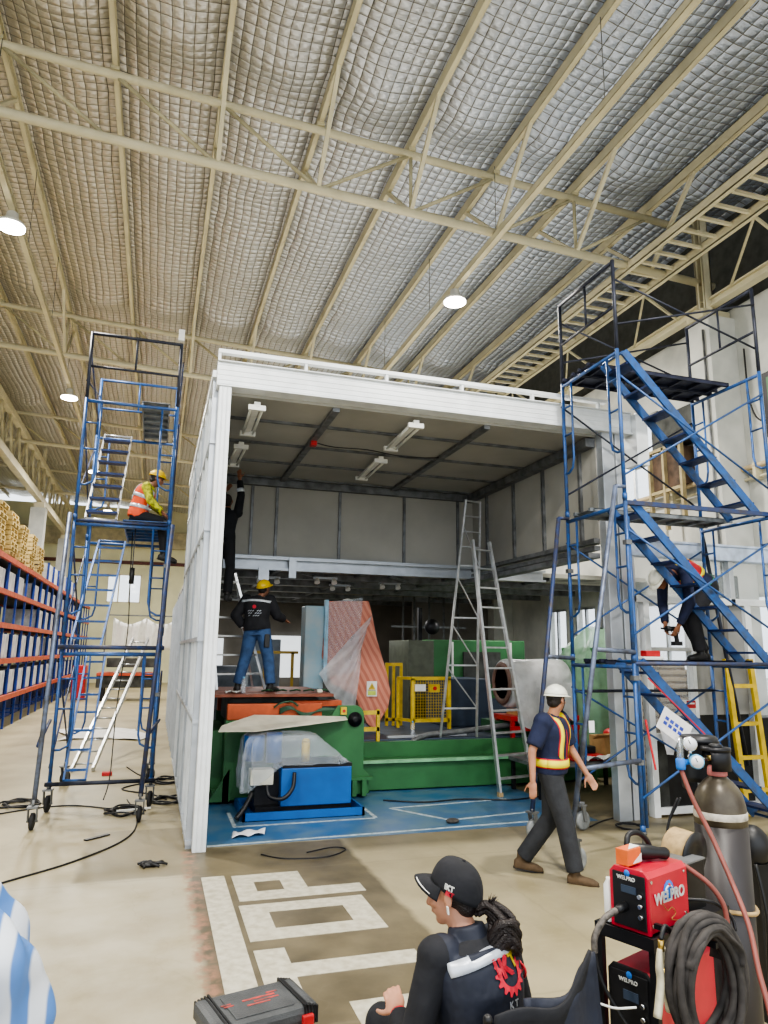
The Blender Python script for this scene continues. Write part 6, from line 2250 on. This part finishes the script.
# upper welder
def welder(nm, label, a0, z0, l, w, hgt, big=True):
    t = thing(nm, label, 'welder', Q(a0, 0, z0), 'red portable welders')
    b0, b1 = 0.0, w
    prof = [(0, 0), (w, 0), (w, hgt - 0.02), (w - 0.02, hgt), (0.02, hgt), (0, hgt - 0.02)]
    MB().prism([Q(a0 + 0.012, b, z0 + z) for b, z in prof][::-1], A_ * (l - 0.012)).build('casing', 'welred', t, bevel=0.004)
    pr2 = [(-0.006, -0.004), (w + 0.006, -0.004), (w + 0.006, hgt - 0.018), (w - 0.018, hgt + 0.008), (0.018, hgt + 0.008), (-0.006, hgt - 0.018)]
    MB().prism([Q(a0, b, z0 + z) for b, z in pr2][::-1], A_ * 0.014).build('front_bezel', 'welred' if big else 'blk', t, bevel=0.003)
    pn = qbox(MB(), a0 - 0.006, a0, 0.008, w - 0.012, 0.01 + z0, z0 + hgt - 0.012).build('front_panel', 'blk', t, bevel=0.003)
    for z in (0.62, 0.46, 0.28):
        MB().cyl(Q(a0 - 0.006, 0.028, z0 + z * hgt), Q(a0 - 0.024, 0.028, z0 + z * hgt), 0.011, 0.009, n=14).build('knob', 'chrome', pn)
    ds = qbox(MB(), a0 - 0.010, a0 - 0.006, 0.05, 0.12, z0 + hgt * 0.62, z0 + hgt * 0.74).build('display', 'navyblk', pn)
    text_mb('WELPRO', 0.022, Q(a0 - 0.009, 0.095, z0 + hgt * 0.86), -B_, Z_, bold=0.001).build('panel_lettering', 'white', pn)
    MB().lathe(Q(a0 - 0.007, 0.09, z0 + hgt * 0.90 + 0.012), -A_, [(0.014, 0), (0.013, 0.002)], 16).build('panel_emblem', 'logoblue', pn)
    sc = MB()
    for a in (0.03, l - 0.03):
        for z in (0.03, hgt - 0.035):
            sc.cyl(Q(a0 + a, 0, z0 + z), Q(a0 + a, -0.003, z0 + z), 0.007, n=10)
    sc.build('screw', 'chrome', t)
    return t


wt = welder('portable_welder', 'red portable welder with WELPRO lettering on the cart\'s top shelf', 0.0, 0.835, 0.33, 0.175, 0.235)
# side logo: blue disc, white swirl, WELPRO
cz = 0.835 + 0.135
MB().lathe(Q(0.165, -0.0015, cz + 0.01), -B_, [(0.042, 0), (0.041, 0.0012)], 30).build('logo_disc', 'logoblue', wt)
MB().tube([Q(0.165 + 0.026 * math.cos(a), -0.004, cz + 0.014 + 0.016 * math.sin(a)) for a in [0.4 + 0.35 * k for k in range(12)]], 0.0035, 5).build('logo_swirl', 'white', wt)
MB().ell(Q(0.168, -0.004, cz + 0.034), 0.007).build('logo_dot', 'red', wt)
text_mb('WELPRO', 0.062, Q(0.165, -0.006, cz - 0.010), A_, Z_, bold=0.003).build('logo_lettering', 'white', wt)
tg_ = MB().tube(spline([Q(0.10, -0.008, cz - 0.03), Q(0.13, -0.012, cz - 0.06), Q(0.17, -0.01, cz - 0.055), Q(0.2, -0.008, cz - 0.085), Q(0.16, -0.01, cz - 0.10), Q(0.22, -0.01, cz - 0.115)]), 0.0018, 5)
tg_.build('twisted_wire', 'brass', wt)
# torch socket and cable at the left
tc_ = thing('torch_cable', 'black welding torch cable plugged into the front of the upper welder', 'cable', Q(-0.1, 0.1, 0.8))
MB().cyl(Q(-0.004, 0.105, 0.925), Q(-0.06, 0.115, 0.915), 0.019, 0.016, n=14).build('plug', 'blk', tc_)
MB().tube(spline([Q(-0.05, 0.113, 0.917), Q(-0.12, 0.13, 0.895), Q(-0.17, 0.15, 0.83), Q(-0.175, 0.15, 0.77)]), 0.014, 10).build('cable_sleeve', mat('braided_grey_sleeve', (96, 90, 84), 0.6, 0, 0.3, 60), tc_)
MB().tube(spline([Q(-0.175, 0.15, 0.78), Q(-0.16, 0.13, 0.66), Q(-0.10, 0.05, 0.50), Q(-0.03, -0.05, 0.40), Q(0.08, -0.12, 0.30), Q(0.1, -0.14, 0.1), Q(0.1, -0.15, 0.02)]), 0.008, 8).build('cable', 'blk', tc_)
# lower welder
welder('portable_welder', 'second red and black welder on the lower shelf of the cart', -0.02, 0.385, 0.54, 0.19, 0.30, False)
# things on top
t = thing('orange_carton', 'small orange and white carton on top of the upper welder', 'box', Q(0.07, 0.1, 1.075))
qbox(MB(), 0.015, 0.12, 0.095, 0.155, 1.078, 1.145).build('carton', mat('orange_card', (226, 110, 50), 0.6), t, bevel=0.003)
MB().prism([Q(0.05, 0.094, 1.085), Q(0.121, 0.094, 1.085), Q(0.121, 0.094, 1.12)], -B_ * 0.001).prism([Q(0.03, 0.10, 1.147), Q(0.12, 0.10, 1.147), Q(0.12, 0.15, 1.147)], Z_ * 0.001).build('white_print', 'white', t)
t = thing('welding_torch', 'thick black torch handle lying across the top of the upper welder', 'torch', Q(0.2, 0.1, 1.08))
MB().lathe(Q(0.13, 0.15, 1.115), (A_ * 0.9 - B_ * 0.5 - Z_ * 0.1), [(0.02, 0), (0.032, 0.01), (0.034, 0.06), (0.028, 0.11), (0.024, 0.13), (0.026, 0.17), (0.02, 0.18)], 18).build('handle', 'blk', t)
hd = MB().tube(spline([Q(0.16, 0.19, 1.09), Q(0.19, 0.2, 1.16), Q(0.26, 0.19, 1.165), Q(0.32, 0.18, 1.12), Q(0.33, 0.17, 1.07)]), 0.013, 8)
tag(hd.build('strap_handle', 'blk'), 'black curved handle strap behind the torch on the upper welder', 'handle')
# wire feeder with spool
t = thing('wire_feeder', 'black wire feeder with a big kraft wire spool behind the upper welder', 'wire feeder', Q(0.55, 0.3, 0.83))
qbox(MB(), 0.36, 0.53, 0.02, 0.20, 0.84, 1.045).build('feeder_body', 'blk_m', t, bevel=0.006)
qbox(MB(), 0.355, 0.535, 0.015, 0.205, 1.045, 1.052).build('lid', 'galv_d', t)
SPD = V((0.35, -0.93, -0.12)).normalized()
SPC = V((2.52, 3.08, 1.06))
MB().lathe(SPC, SPD, [(0.09, -0.07), (0.098, -0.06), (0.1, 0.0), (0.1, 0.05)], 36).build('spool', 'rope', t)
MB().lathe(SPC + SPD * 0.05, SPD, [(0.108, 0), (0.108, 0.008), (0.05, 0.01), (0.045, 0.004), (0.0, 0.003)], 36).build('spool_flange', 'blk', t)
ct = MB()
for k in range(3):
    z = 0.88 + 0.045 * k
    ct.lathe(Q(0.355, 0.08, z), -A_, [(0.016, 0), (0.018, 0.02), (0.014, 0.05), (0.016, 0.08)], 14)
ct.build('cable_connector', 'blk', t)
MB().tube(spline([Q(0.34, 0.02, 1.05), Q(0.40, -0.06, 0.98), Q(0.44, -0.10, 0.90), Q(0.45, -0.11, 0.82)]), 0.011, 8).build('gas_hose', 'hose', t)
MB().tube(spline([Q(0.33, 0.05, 0.90), Q(0.42, -0.05, 0.90), Q(0.5, -0.10, 0.84), Q(0.5, -0.12, 0.78)]), 0.008, 8).build('control_cable', 'blk', t)

# cable coil on the side of the cart
t = thing('cable_coil', 'thick coil of dusty black welding cable hanging on the cart side', 'cable coil', Q(0.3, -0.2, 0.8))
cc_ = V((1.99, 2.30, 0.70))
cc_ = V((2.145, 2.55, 0.74))
ax = A_ * 0.95 - B_ * 0.30
ax.normalize()
up_ = Z_
M['dustycable'] = mat('dusty_black_rubber_cable', (62, 58, 56), 0.8, 0, 0.25, 16)
for k in range(9):
    rr_ = 0.150 + 0.014 * (k % 4)
    off = B_ * (-0.045 + 0.018 * (k // 2)) + A_ * 0.01 * math.sin(k)
    pts = []
    for j in range(36):
        a = 2 * PI * j / 36
        pts.append(cc_ + off + ax * math.cos(a) * rr_ * 0.86 * (1 + 0.03 * math.sin(3 * a + k)) + up_ * math.sin(a) * rr_ * 1.28 + B_ * 0.012 * math.sin(2 * a + k * 1.3))
    MB().tube(pts, 0.0155, 8, closed=True).build('cable_turn', 'dustycable', t)
MB().grid(lambda u, v: tuple(cc_ + ax * math.cos(0.2 + 2.6 * u) * (0.125 + 0.02 * math.sin(14 * u)) + up_ * (math.sin(0.2 + 2.6 * u) * 0.19 + 0.02) + B_ * (-0.07 + 0.14 * v)), 24, 5).build('cloth_wrap', 'dustycable', t, solid=0.012)
MB().bar(cc_ + up_ * 0.15 + B_ * 0.2, cc_ + up_ * 0.15 - B_ * 0.06, 0.02, 0.02).build('hook', 'blk_m', t)
# earth clamp
t = thing('earth_clamp', 'ivory and brass earth clamp hanging beside the cable coil', 'clamp', Q(-0.02, -0.2, 0.7))
kc = V((1.975, 2.58, 0.84))
M['ivory'] = mat('grimy_ivory_metal', (214, 206, 178), 0.45, 0.2, 0.12, 20)
for s in (-1, 1):
    pts = spline([kc + A_ * 0.012 * s + Z_ * 0.03, kc + A_ * 0.022 * s - Z_ * 0.03, kc + A_ * 0.018 * s - Z_ * 0.09, kc + A_ * (0.045 * s - 0.01) - Z_ * 0.20])
    mbb = MB().tube(pts, [0.010 + 0.006 * min(1, i / 8) for i in range(len(pts))], 8)
    mbb.build('jaw_arm', 'ivory', t)
MB().cyl(kc - B_ * 0.02 - Z_ * 0.05, kc + B_ * 0.02 - Z_ * 0.05, 0.012, n=12).cyl(kc + A_ * 0.0 + Z_ * 0.02, kc + Z_ * 0.06, 0.012, n=10).build('pivot', 'brass', t)
MB().tube(spline([kc + Z_ * 0.06, kc + Z_ * 0.1 + A_ * 0.04, kc + A_ * 0.10 + Z_ * 0.03, kc + A_ * 0.12 - Z_ * 0.1]), 0.009, 8).build('lead', 'blk', t)

# gas cylinder
CX, CY = 2.895, 3.24
DZ = 0.15
t = thing('gas_cylinder', 'tall scuffed dark grey gas cylinder with a white band and faded red neck', 'gas cylinder', (CX, CY, 0))
MB().lathe((CX, CY, 0.0), Z_, [(0.12, 0), (0.13, 0.02), (0.13, 1.135)], 40).build('cylinder_body', 'cylgrey', t)
MB().lathe((CX, CY, 1.135), Z_, [(0.13, 0), (0.13, 0.06), (0.126, 0.10), (0.115, 0.145), (0.098, 0.18), (0.072, 0.21), (0.05, 0.228), (0.042, 0.24)], 40).build('shoulder', 'cylshoul', t)
MB().lathe((CX, CY, 1.165), Z_, [(0.1302, 0), (0.1315, 0.002), (0.1315, 0.034), (0.1302, 0.036)], 40).build('white_band', 'wornband', t)
MB().lathe((CX, CY, 1.372), Z_, [(0.046, 0), (0.05, 0.005), (0.048, 0.04), (0.04, 0.05)], 28).build('neck_ring', 'pinkred', t)
MB().lathe((CX, CY, 1.42), Z_, [(0.018, 0), (0.018, 0.06), (0.026, 0.062), (0.026, 0.09), (0.016, 0.095)], 18).cyl((CX, CY, 1.465), (CX - 0.07, CY - 0.02, 1.465), 0.013, n=12).build('valve', 'brass', t)
MB().lathe((CX, CY, 1.505), Z_, [(0.02, 0), (0.034, 0.005), (0.034, 0.025), (0.02, 0.03)], 10).build('hand_wheel', 'blk', t)
gd = MB()
for k in (0, 1):
    a0 = 0.5 + k * PI
    gd.grid(lambda u, v: (CX + 0.07 * math.cos(a0 + 2.0 * u) , CY + 0.07 * math.sin(a0 + 2.0 * u), 1.40 + 0.11 * v), 10, 2)
gd.lathe((CX, CY, 1.50), Z_, [(0.05, 0), (0.074, 0.0), (0.074, 0.014), (0.05, 0.014)], 24)
gd.build('valve_guard', 'blk_m', t, solid=0.006)
# chain / strap round the cylinder
tag(MB().tube([(CX + 0.139 * math.cos(a), CY + 0.139 * math.sin(a), 0.74 + 0.01 * math.sin(2 * a)) for a in [2 * PI * k / 30 for k in range(30)]], 0.011, 6, closed=True).build('tie_rope', 'rope'),
    'tan rope tied round the middle of the gas cylinder', 'rope')
# regulator
t = thing('gas_regulator', 'chrome and blue gas regulator with two round gauges left of the cylinder neck', 'regulator', (CX - 0.2, CY - 0.03, 1.28))
MB().cyl((CX - 0.06, CY - 0.02, 1.465), (CX - 0.17, CY - 0.03, 1.465), 0.011, n=12).cyl((CX - 0.18, CY - 0.03, 1.44), (CX - 0.18, CY - 0.03, 1.49), 0.022, n=14).build('stem', 'chrome', t)
def gauge(c, r, d, rim):
    g = MB().lathe(c, d, [(r * 0.9, -0.02), (r, -0.018), (r, 0.012), (r * 0.9, 0.014)], 28).build('gauge', rim, t)
    MB().lathe(V(c) + V(d).normalized() * 0.0145, d, [(r * 0.85, 0), (r * 0.85, 0.001)], 28).build('dial', 'screen_g', g)
    e, s_, u_ = frame(d)
    MB().bar(V(c) + e * 0.017, V(c) + e * 0.017 + (u_ + s_ * 0.4).normalized() * r * 0.6, 0.004, 0.002, up=e).build('needle', 'blk', g)
gauge((CX - 0.215, CY - 0.06, 1.545), 0.036, (-0.45, -0.9, 0.1), 'chrome')
gauge((CX - 0.195, CY - 0.08, 1.460), 0.036, (-0.45, -0.9, 0.05), 'lblue')
MB().cyl((CX - 0.20, CY - 0.045, 1.47), (CX - 0.21, CY - 0.05, 1.53), 0.009, n=10).build('gauge_stem', 'chrome', t)
MB().lathe((CX - 0.27, CY - 0.05, 1.42), Z_, [(0.022, 0), (0.024, 0.01), (0.024, 0.05), (0.018, 0.055)], 18).build('blue_base', 'logoblue', t)
MB().lathe((CX - 0.27, CY - 0.05, 1.475), Z_, [(0.015, 0), (0.017, 0.004), (0.017, 0.10), (0.01, 0.106)], 18).build('flow_tube', 'glass', t)
MB().cyl((CX - 0.27, CY - 0.05, 1.48), (CX - 0.27, CY - 0.05, 1.58), 0.006, n=10).build('float_rod', 'chrome', t)
MB().cyl((CX - 0.18, CY - 0.03, 1.455), (CX - 0.27, CY - 0.05, 1.45), 0.014, n=12).build('union', 'logoblue', t)
hs_ = MB().tube(spline([(CX - 0.27, CY - 0.05, 1.42), (CX - 0.25, CY - 0.10, 1.28), (CX - 0.22, CY - 0.18, 1.12), (CX - 0.24, CY - 0.32, 0.94), (CX - 0.30, CY - 0.46, 0.82), (CX - 0.38, CY - 0.58, 0.70), (CX - 0.44, CY - 0.70, 0.5), (CX - 0.46, CY - 0.72, 0.05)]), 0.0115, 10)
tag(hs_.build('gas_hose', 'hose'), 'dusty pink gas hose running down from the regulator past the cart', 'hose')
# welding mask behind the cylinder neck
t = thing('welding_mask', 'black welding mask hung behind the gas cylinder neck', 'mask', (CX + 0.02, CY + 0.2, 1.3))
def mk(u, v):
    a = PI * (0.02 + 0.96 * u)
    r = 0.125 + 0.012 * math.sin(PI * v)
    return (CX + 0.05 + r * 0.85 * math.cos(a), CY + 0.16 + 0.13 * math.sin(a) * 0.9, 1.27 + 0.26 * v + 0.02 * math.sin(PI * u))
MB().grid(mk, 24, 10).build('mask_shell', 'blk', t, solid=0.006)
MB().lathe((CX + 0.05, CY + 0.18, 1.52), Z_, [(0.108, 0), (0.10, 0.02), (0.09, 0.035), (0.03, 0.04)], 28).build('mask_top', 'blk', t)
hl = MB()
for k in (0, 1):
    pts = spline([(CX - 0.16 - 0.02 * k, CY + 0.1, 1.25), (CX - 0.24, CY + 0.12, 1.1), (CX - 0.26, CY + 0.1, 0.9), (CX - 0.18, CY + 0.06, 0.78), (CX - 0.12, CY, 0.8)])
    hl.tube(pts, 0.006, 6)
hl.tube(spline([(CX + 0.14, CY + 0.2, 1.3), (CX + 0.2, CY + 0.2, 1.1), (CX + 0.2, CY + 0.15, 0.85), (CX + 0.12, CY, 0.72)]), 0.006, 6)
tag(hl.build('thin_cable', 'blk'), 'thin black cables looping either side of the gas cylinder', 'cable')
t = thing('black_bag', 'black padded bag at the right edge of the photo behind the cylinder', 'bag', (3.35, 3.5, 0.8))
MB().ell((3.43, 3.6, 0.90), (0.10, 0, 0), (0, 0.1, 0), (0, 0, 0.12)).build('bag_body', 'blk', t)
MB().tube(spline([(3.3, 3.45, 0.85), (3.3, 3.4, 0.6), (3.33, 3.45, 0.3), (3.4, 3.5, 0.03)]), 0.01, 6).build('strap', 'blk', t)
MB().box(3.38, 3.5, 3.52, 3.68, 0, 0.82).build('stand', 'blk_m', t)

# small white items by the left of the cart
t = thing('spray_can', 'pale blue-white plastic bottle behind the left side of the upper welder', 'bottle', Q(0.0, 0.24, 0.825))
MB().lathe(Q(0.03, 0.205, 0.83), Z_, [(0.022, 0), (0.024, 0.01), (0.024, 0.15), (0.012, 0.17), (0.012, 0.18)], 18).build('bottle_body', 'white', t)

# ------------------------------------------------------------------ tool box
t = thing('tool_box', 'dark grey tough plastic tool box with red labels at the bottom edge', 'tool box', (0.6, 3.95, 0))
c0 = V((0.605, 3.93, 0))
ta = math.radians(14)
TA, TB = V((math.cos(ta), math.sin(ta), 0)), V((-math.sin(ta), math.cos(ta), 0))
def tq(a, b, z): return c0 + TA * a + TB * b + Z_ * z
def tbox(a0, a1, b0, b1, z0, z1, mb=None):
    return (mb or MB()).obox(tq((a0 + a1) / 2, (b0 + b1) / 2, (z0 + z1) / 2), TA * (a1 - a0) / 2, TB * (b1 - b0) / 2, Z_ * (z1 - z0) / 2)
tbox(-0.26, 0.26, -0.16, 0.16, 0.0, 0.19).build('case_bottom', 'toolgrey', t, bevel=0.02)
tbox(-0.27, 0.27, -0.17, 0.17, 0.195, 0.285).build('case_lid', 'toolgrey', t, bevel=0.03)
for k in range(5):
    for s in (-1, 1):
        tbox(s * (0.19 + 0.016 * k) - 0.005, s * (0.19 + 0.016 * k) + 0.005, -0.172, 0.172, 0.2, 0.292 - 0.004 * k).build('lid_rib', 'blk', t)
tbox(-0.15, 0.15, -0.13, 0.11, 0.284, 0.29).build('lid_panel', 'toolgrey', t, bevel=0.004)
rl = MB()
for (x, y, w_, d_) in ((0.02, 0.02, 0.17, 0.014), (0.05, -0.01, 0.13, 0.012), (0.0, -0.035, 0.12, 0.012), (0.10, 0.045, 0.06, 0.012), (-0.14, 0.0, 0.05, 0.01), (-0.15, 0.02, 0.05, 0.01)):
    tbox(x - w_ / 2, x + w_ / 2, y - d_ / 2, y + d_ / 2, 0.29, 0.2915, rl)
rl.build('scuffed_red_label', mat('scuffed_red_print', (176, 62, 56), 0.7, 0, 0.3, 30, dark=(90, 70, 68)), t)
for a in (-0.20, 0.20):
    tbox(a - 0.03, a + 0.03, -0.192, -0.168, 0.12, 0.25).build('latch', 'red', t, bevel=0.006)
tbox(-0.275, -0.27, -0.08, 0.06, 0.06, 0.2).build('side_label', 'red', t)
MB().tube([tq(-0.08, -0.18, 0.16), tq(-0.08, -0.21, 0.17), tq(0.08, -0.21, 0.17), tq(0.08, -0.18, 0.16)], 0.012, 8).build('carry_handle', 'blk', t)

# ------------------------------------------------------------------ striped tarp bundle at the left edge
def tarp(u, v):
    a = -0.35 + 3.6 * u
    r = 0.49 * (1 - 0.50 * v ** 4) * (1 + 0.07 * math.sin(7 * a + 4 * v) + 0.04 * math.sin(15 * a))
    z = 1.0 * v ** 0.85 * (1 + 0.03 * math.sin(5 * a))
    nv = mnoise.noise_vector(V((a * 1.5, v * 5, 2.0))) * 0.07
    return (-0.90 + r * math.cos(a - 0.9) * 1.1 + nv.x, 3.62 + r * math.sin(a - 0.9) + nv.y, z + nv.z * (1 - v) * v * 2)
tp = MB().grid(tarp, 110, 40)
tp.grid(lambda u, v: (-0.90 + 0.27 * v * math.cos(6.28 * u), 3.62 + 0.25 * v * math.sin(6.28 * u), 1.04 - 0.05 * v + 0.02 * math.sin(9 * u)), 30, 4)
tag(tp.build('striped_tarp', 'tarps', solid=0.006), 'heap of blue and white striped tarpaulin at the left edge in front', 'tarpaulin')
tag(MB().box(-1.10, -0.72, 3.44, 3.80, 0.0, 0.80).build('covered_crate', 'tarpw', bevel=0.05), 'crate hidden under the striped tarpaulin', 'crate')
tag(MB().tube(spline([(-0.62, 3.25, 0.78), (-0.55, 3.22, 0.70), (-0.52, 3.25, 0.62), (-0.62, 3.2, 0.55)]), 0.006, 5).build('tarp_string', 'blk'), 'thin black string tying the striped tarpaulin', 'string')

# ------------------------------------------------------------------ loose things on the floor
def cable(nm, pts, r, label, m='blk', cat='cable'):
    return tag(MB().tube(spline(pts, 8), r, 6).build(nm, m), label, cat)
cable('power_cable', [(-1.6, 6.6, .01), (-1.15, 7.2, .01), (-0.6, 7.75, .01), (-0.15, 8.5, .01), (-0.05, 9.4, .01), (-0.2, 10.6, .01)], 0.009, 'black cable curving over the bare floor in front of the left scaffold')
for k, (cx, cy, l) in enumerate(((-1.5, 10.6, 'black coiled cable on the floor left of the left scaffold'), (-1.95, 9.3, 'black tangled cable at the left edge of the floor'), (-0.2, 9.85, 'tangled black cable heap under the front of the left scaffold'), (0.3, 10.4, 'black cable loops between the left scaffold and the booth wall'), (0.32, 11.9, 'black cable loops along the foot of the booth wall'))):
    pts = []
    for j in range(26):
        a = j * 0.9
        rr_ = 0.10 + 0.11 * random.random()
        pts.append((cx + rr_ * math.cos(a) * 1.3, cy + rr_ * math.sin(a) * 1.4, 0.012 + 0.012 * (j % 3)))
    cable('cable_coil', pts, 0.012, l)
cable('power_cable', [(-2.6, 9.6, .01), (-2.0, 9.8, .01), (-1.5, 10.2, .01), (-0.9, 10.4, .01), (-0.3, 10.0, .01)], 0.009, 'thin black cable running in from the left edge toward the scaffold')
cable('power_cable', [(-0.3, 13.4, .01), (-0.1, 12.6, .01), (0.1, 12.0, .01), (-0.3, 11.4, .01), (0.1, 10.9, .01), (0.3, 10.5, .01)], 0.01, 'black cable winding under the left scaffold toward the booth wall')
cable('floor_wire', [(1.15, 7.55, .01), (1.35, 7.35, .01), (1.75, 7.3, .01), (2.0, 7.5, .01), (1.9, 7.62, .01), (1.6, 7.5, .01)], 0.006, 'thin dark wire lying before the blue floor near the paper scrap')
cable('power_cable', [(3.1, 9.7, .015), (3.6, 9.45, .015), (4.2, 9.5, .015), (4.8, 9.3, .015), (5.3, 9.4, .015)], 0.01, 'dark cable across the blue floor by the stepladder foot')
cable('power_cable', [(5.0, 7.7, .01), (5.5, 8.0, .01), (6.2, 8.1, .01), (6.9, 8.2, .01)], 0.008, 'thin cable on the floor at the foot of the partition')
cable('cable_coil', [(5.45 + 0.14 * math.cos(j * .8) * (1 + .1 * (j % 3)), 7.55 + 0.16 * math.sin(j * .8), .012 + .008 * (j % 3)) for j in range(24)], 0.008, 'small black cable coil on the floor inside the right scaffold')
t = tag(MB().grid(lambda u, v: (0.93 + 0.36 * u + 0.04 * v, 8.22 + 0.2 * v + 0.06 * u, 0.012 + 0.03 * abs(math.sin(6 * u + 2 * v))), 12, 8).build('paper_scrap', 'paper', solid=0.003), 'crumpled white paper scrap on the blue floor near the booth post', 'paper')
tag(MB().ell((3.52, 8.3, 0.03), (0.085, 0, 0), (0, 0.06, 0), (0, 0, 0.03)).build('dark_lump', 'stone'), 'dark rounded lump on the floor before the blue paint', 'lump')
gl = MB()
for k in range(6):
    a = random.uniform(0, 6.28)
    p = V((0.1, 7.45, 0.015))
    gl.tube(spline([p, p + V((0.1 * math.cos(a), 0.05 * math.sin(a), 0.02)), p + V((0.16 * math.cos(a + .4), 0.08 * math.sin(a + .4), 0))]), 0.012, 5)
gl.ell((0.1, 7.45, 0.02), (0.09, 0, 0), (0, 0.05, 0), (0, 0, 0.025))
tag(gl.build('work_glove', 'blk'), 'small black glove lying on the floor left of the booth post', 'glove')
tag(MB().bar((-0.55, 8.55, .01), (-0.33, 8.75, .01), 0.05, 0.012).build('metal_strip', 'blk_m'), 'short dark strip on the floor in front of the left scaffold', 'strip')
tag(MB().box(-0.65, -0.5, 12.6, 12.72, 0, 0.06).build('red_block', 'red', bevel=0.01), 'small red tool on the floor by the leaning ladder\'s foot', 'tool')
tag(MB().bar((-0.3, 9.85, .02), (0.1, 9.95, .02), 0.03, 0.02).build('level_tool', 'white'), 'white and black tool lying in the cable heap under the left scaffold', 'tool')
# ------------------------------------------------------------------ light and camera
w = bpy.data.worlds.new('world')
SC.world = w
w.use_nodes = True
bg = w.node_tree.nodes['Background']
bg.inputs['Color'].default_value = (0.86, 0.93, 1.0, 1)
bg.inputs['Strength'].default_value = 1.6

cam_d = bpy.data.cameras.new('camera')
cam = bpy.data.objects.new('camera', cam_d)
COL.objects.link(cam)
SC.camera = cam
cam_d.sensor_fit = 'VERTICAL'
cam_d.sensor_height = 36.0
cam_d.lens = 36.0 * 710.0 / 1024.0
cam_d.clip_start = 0.05
cam_d.clip_end = 300
f_ = 710.0
dd_ = V(((154 - 384) / f_, -(648 - 512) / f_, -1)).normalized()
hh_ = V((1, -0.0122, 0))
uu_ = hh_.cross(dd_).normalized()
if uu_.y < 0: uu_ = -uu_
xx_ = dd_.cross(uu_)
rot = Matrix((xx_, dd_, uu_))
cam.matrix_world = Matrix.Translation((0, 0, 2.0)) @ rot.to_4x4()

SC.view_settings.view_transform = 'AgX'
SC.view_settings.look = 'AgX - Medium High Contrast'
SC.view_settings.exposure = 0.62
SC.cycles.max_bounces = 8
SC.cycles.diffuse_bounces = 4
SC.cycles.transparent_max_bounces = 12
SC.cycles.use_denoising = True
SC.cycles.caustics_reflective = False
SC.cycles.caustics_refractive = False
SC.cycles.sample_clamp_indirect = 6.0
for o in list(bpy.data.objects):
    if o.users_collection == ():
        bpy.data.objects.remove(o)
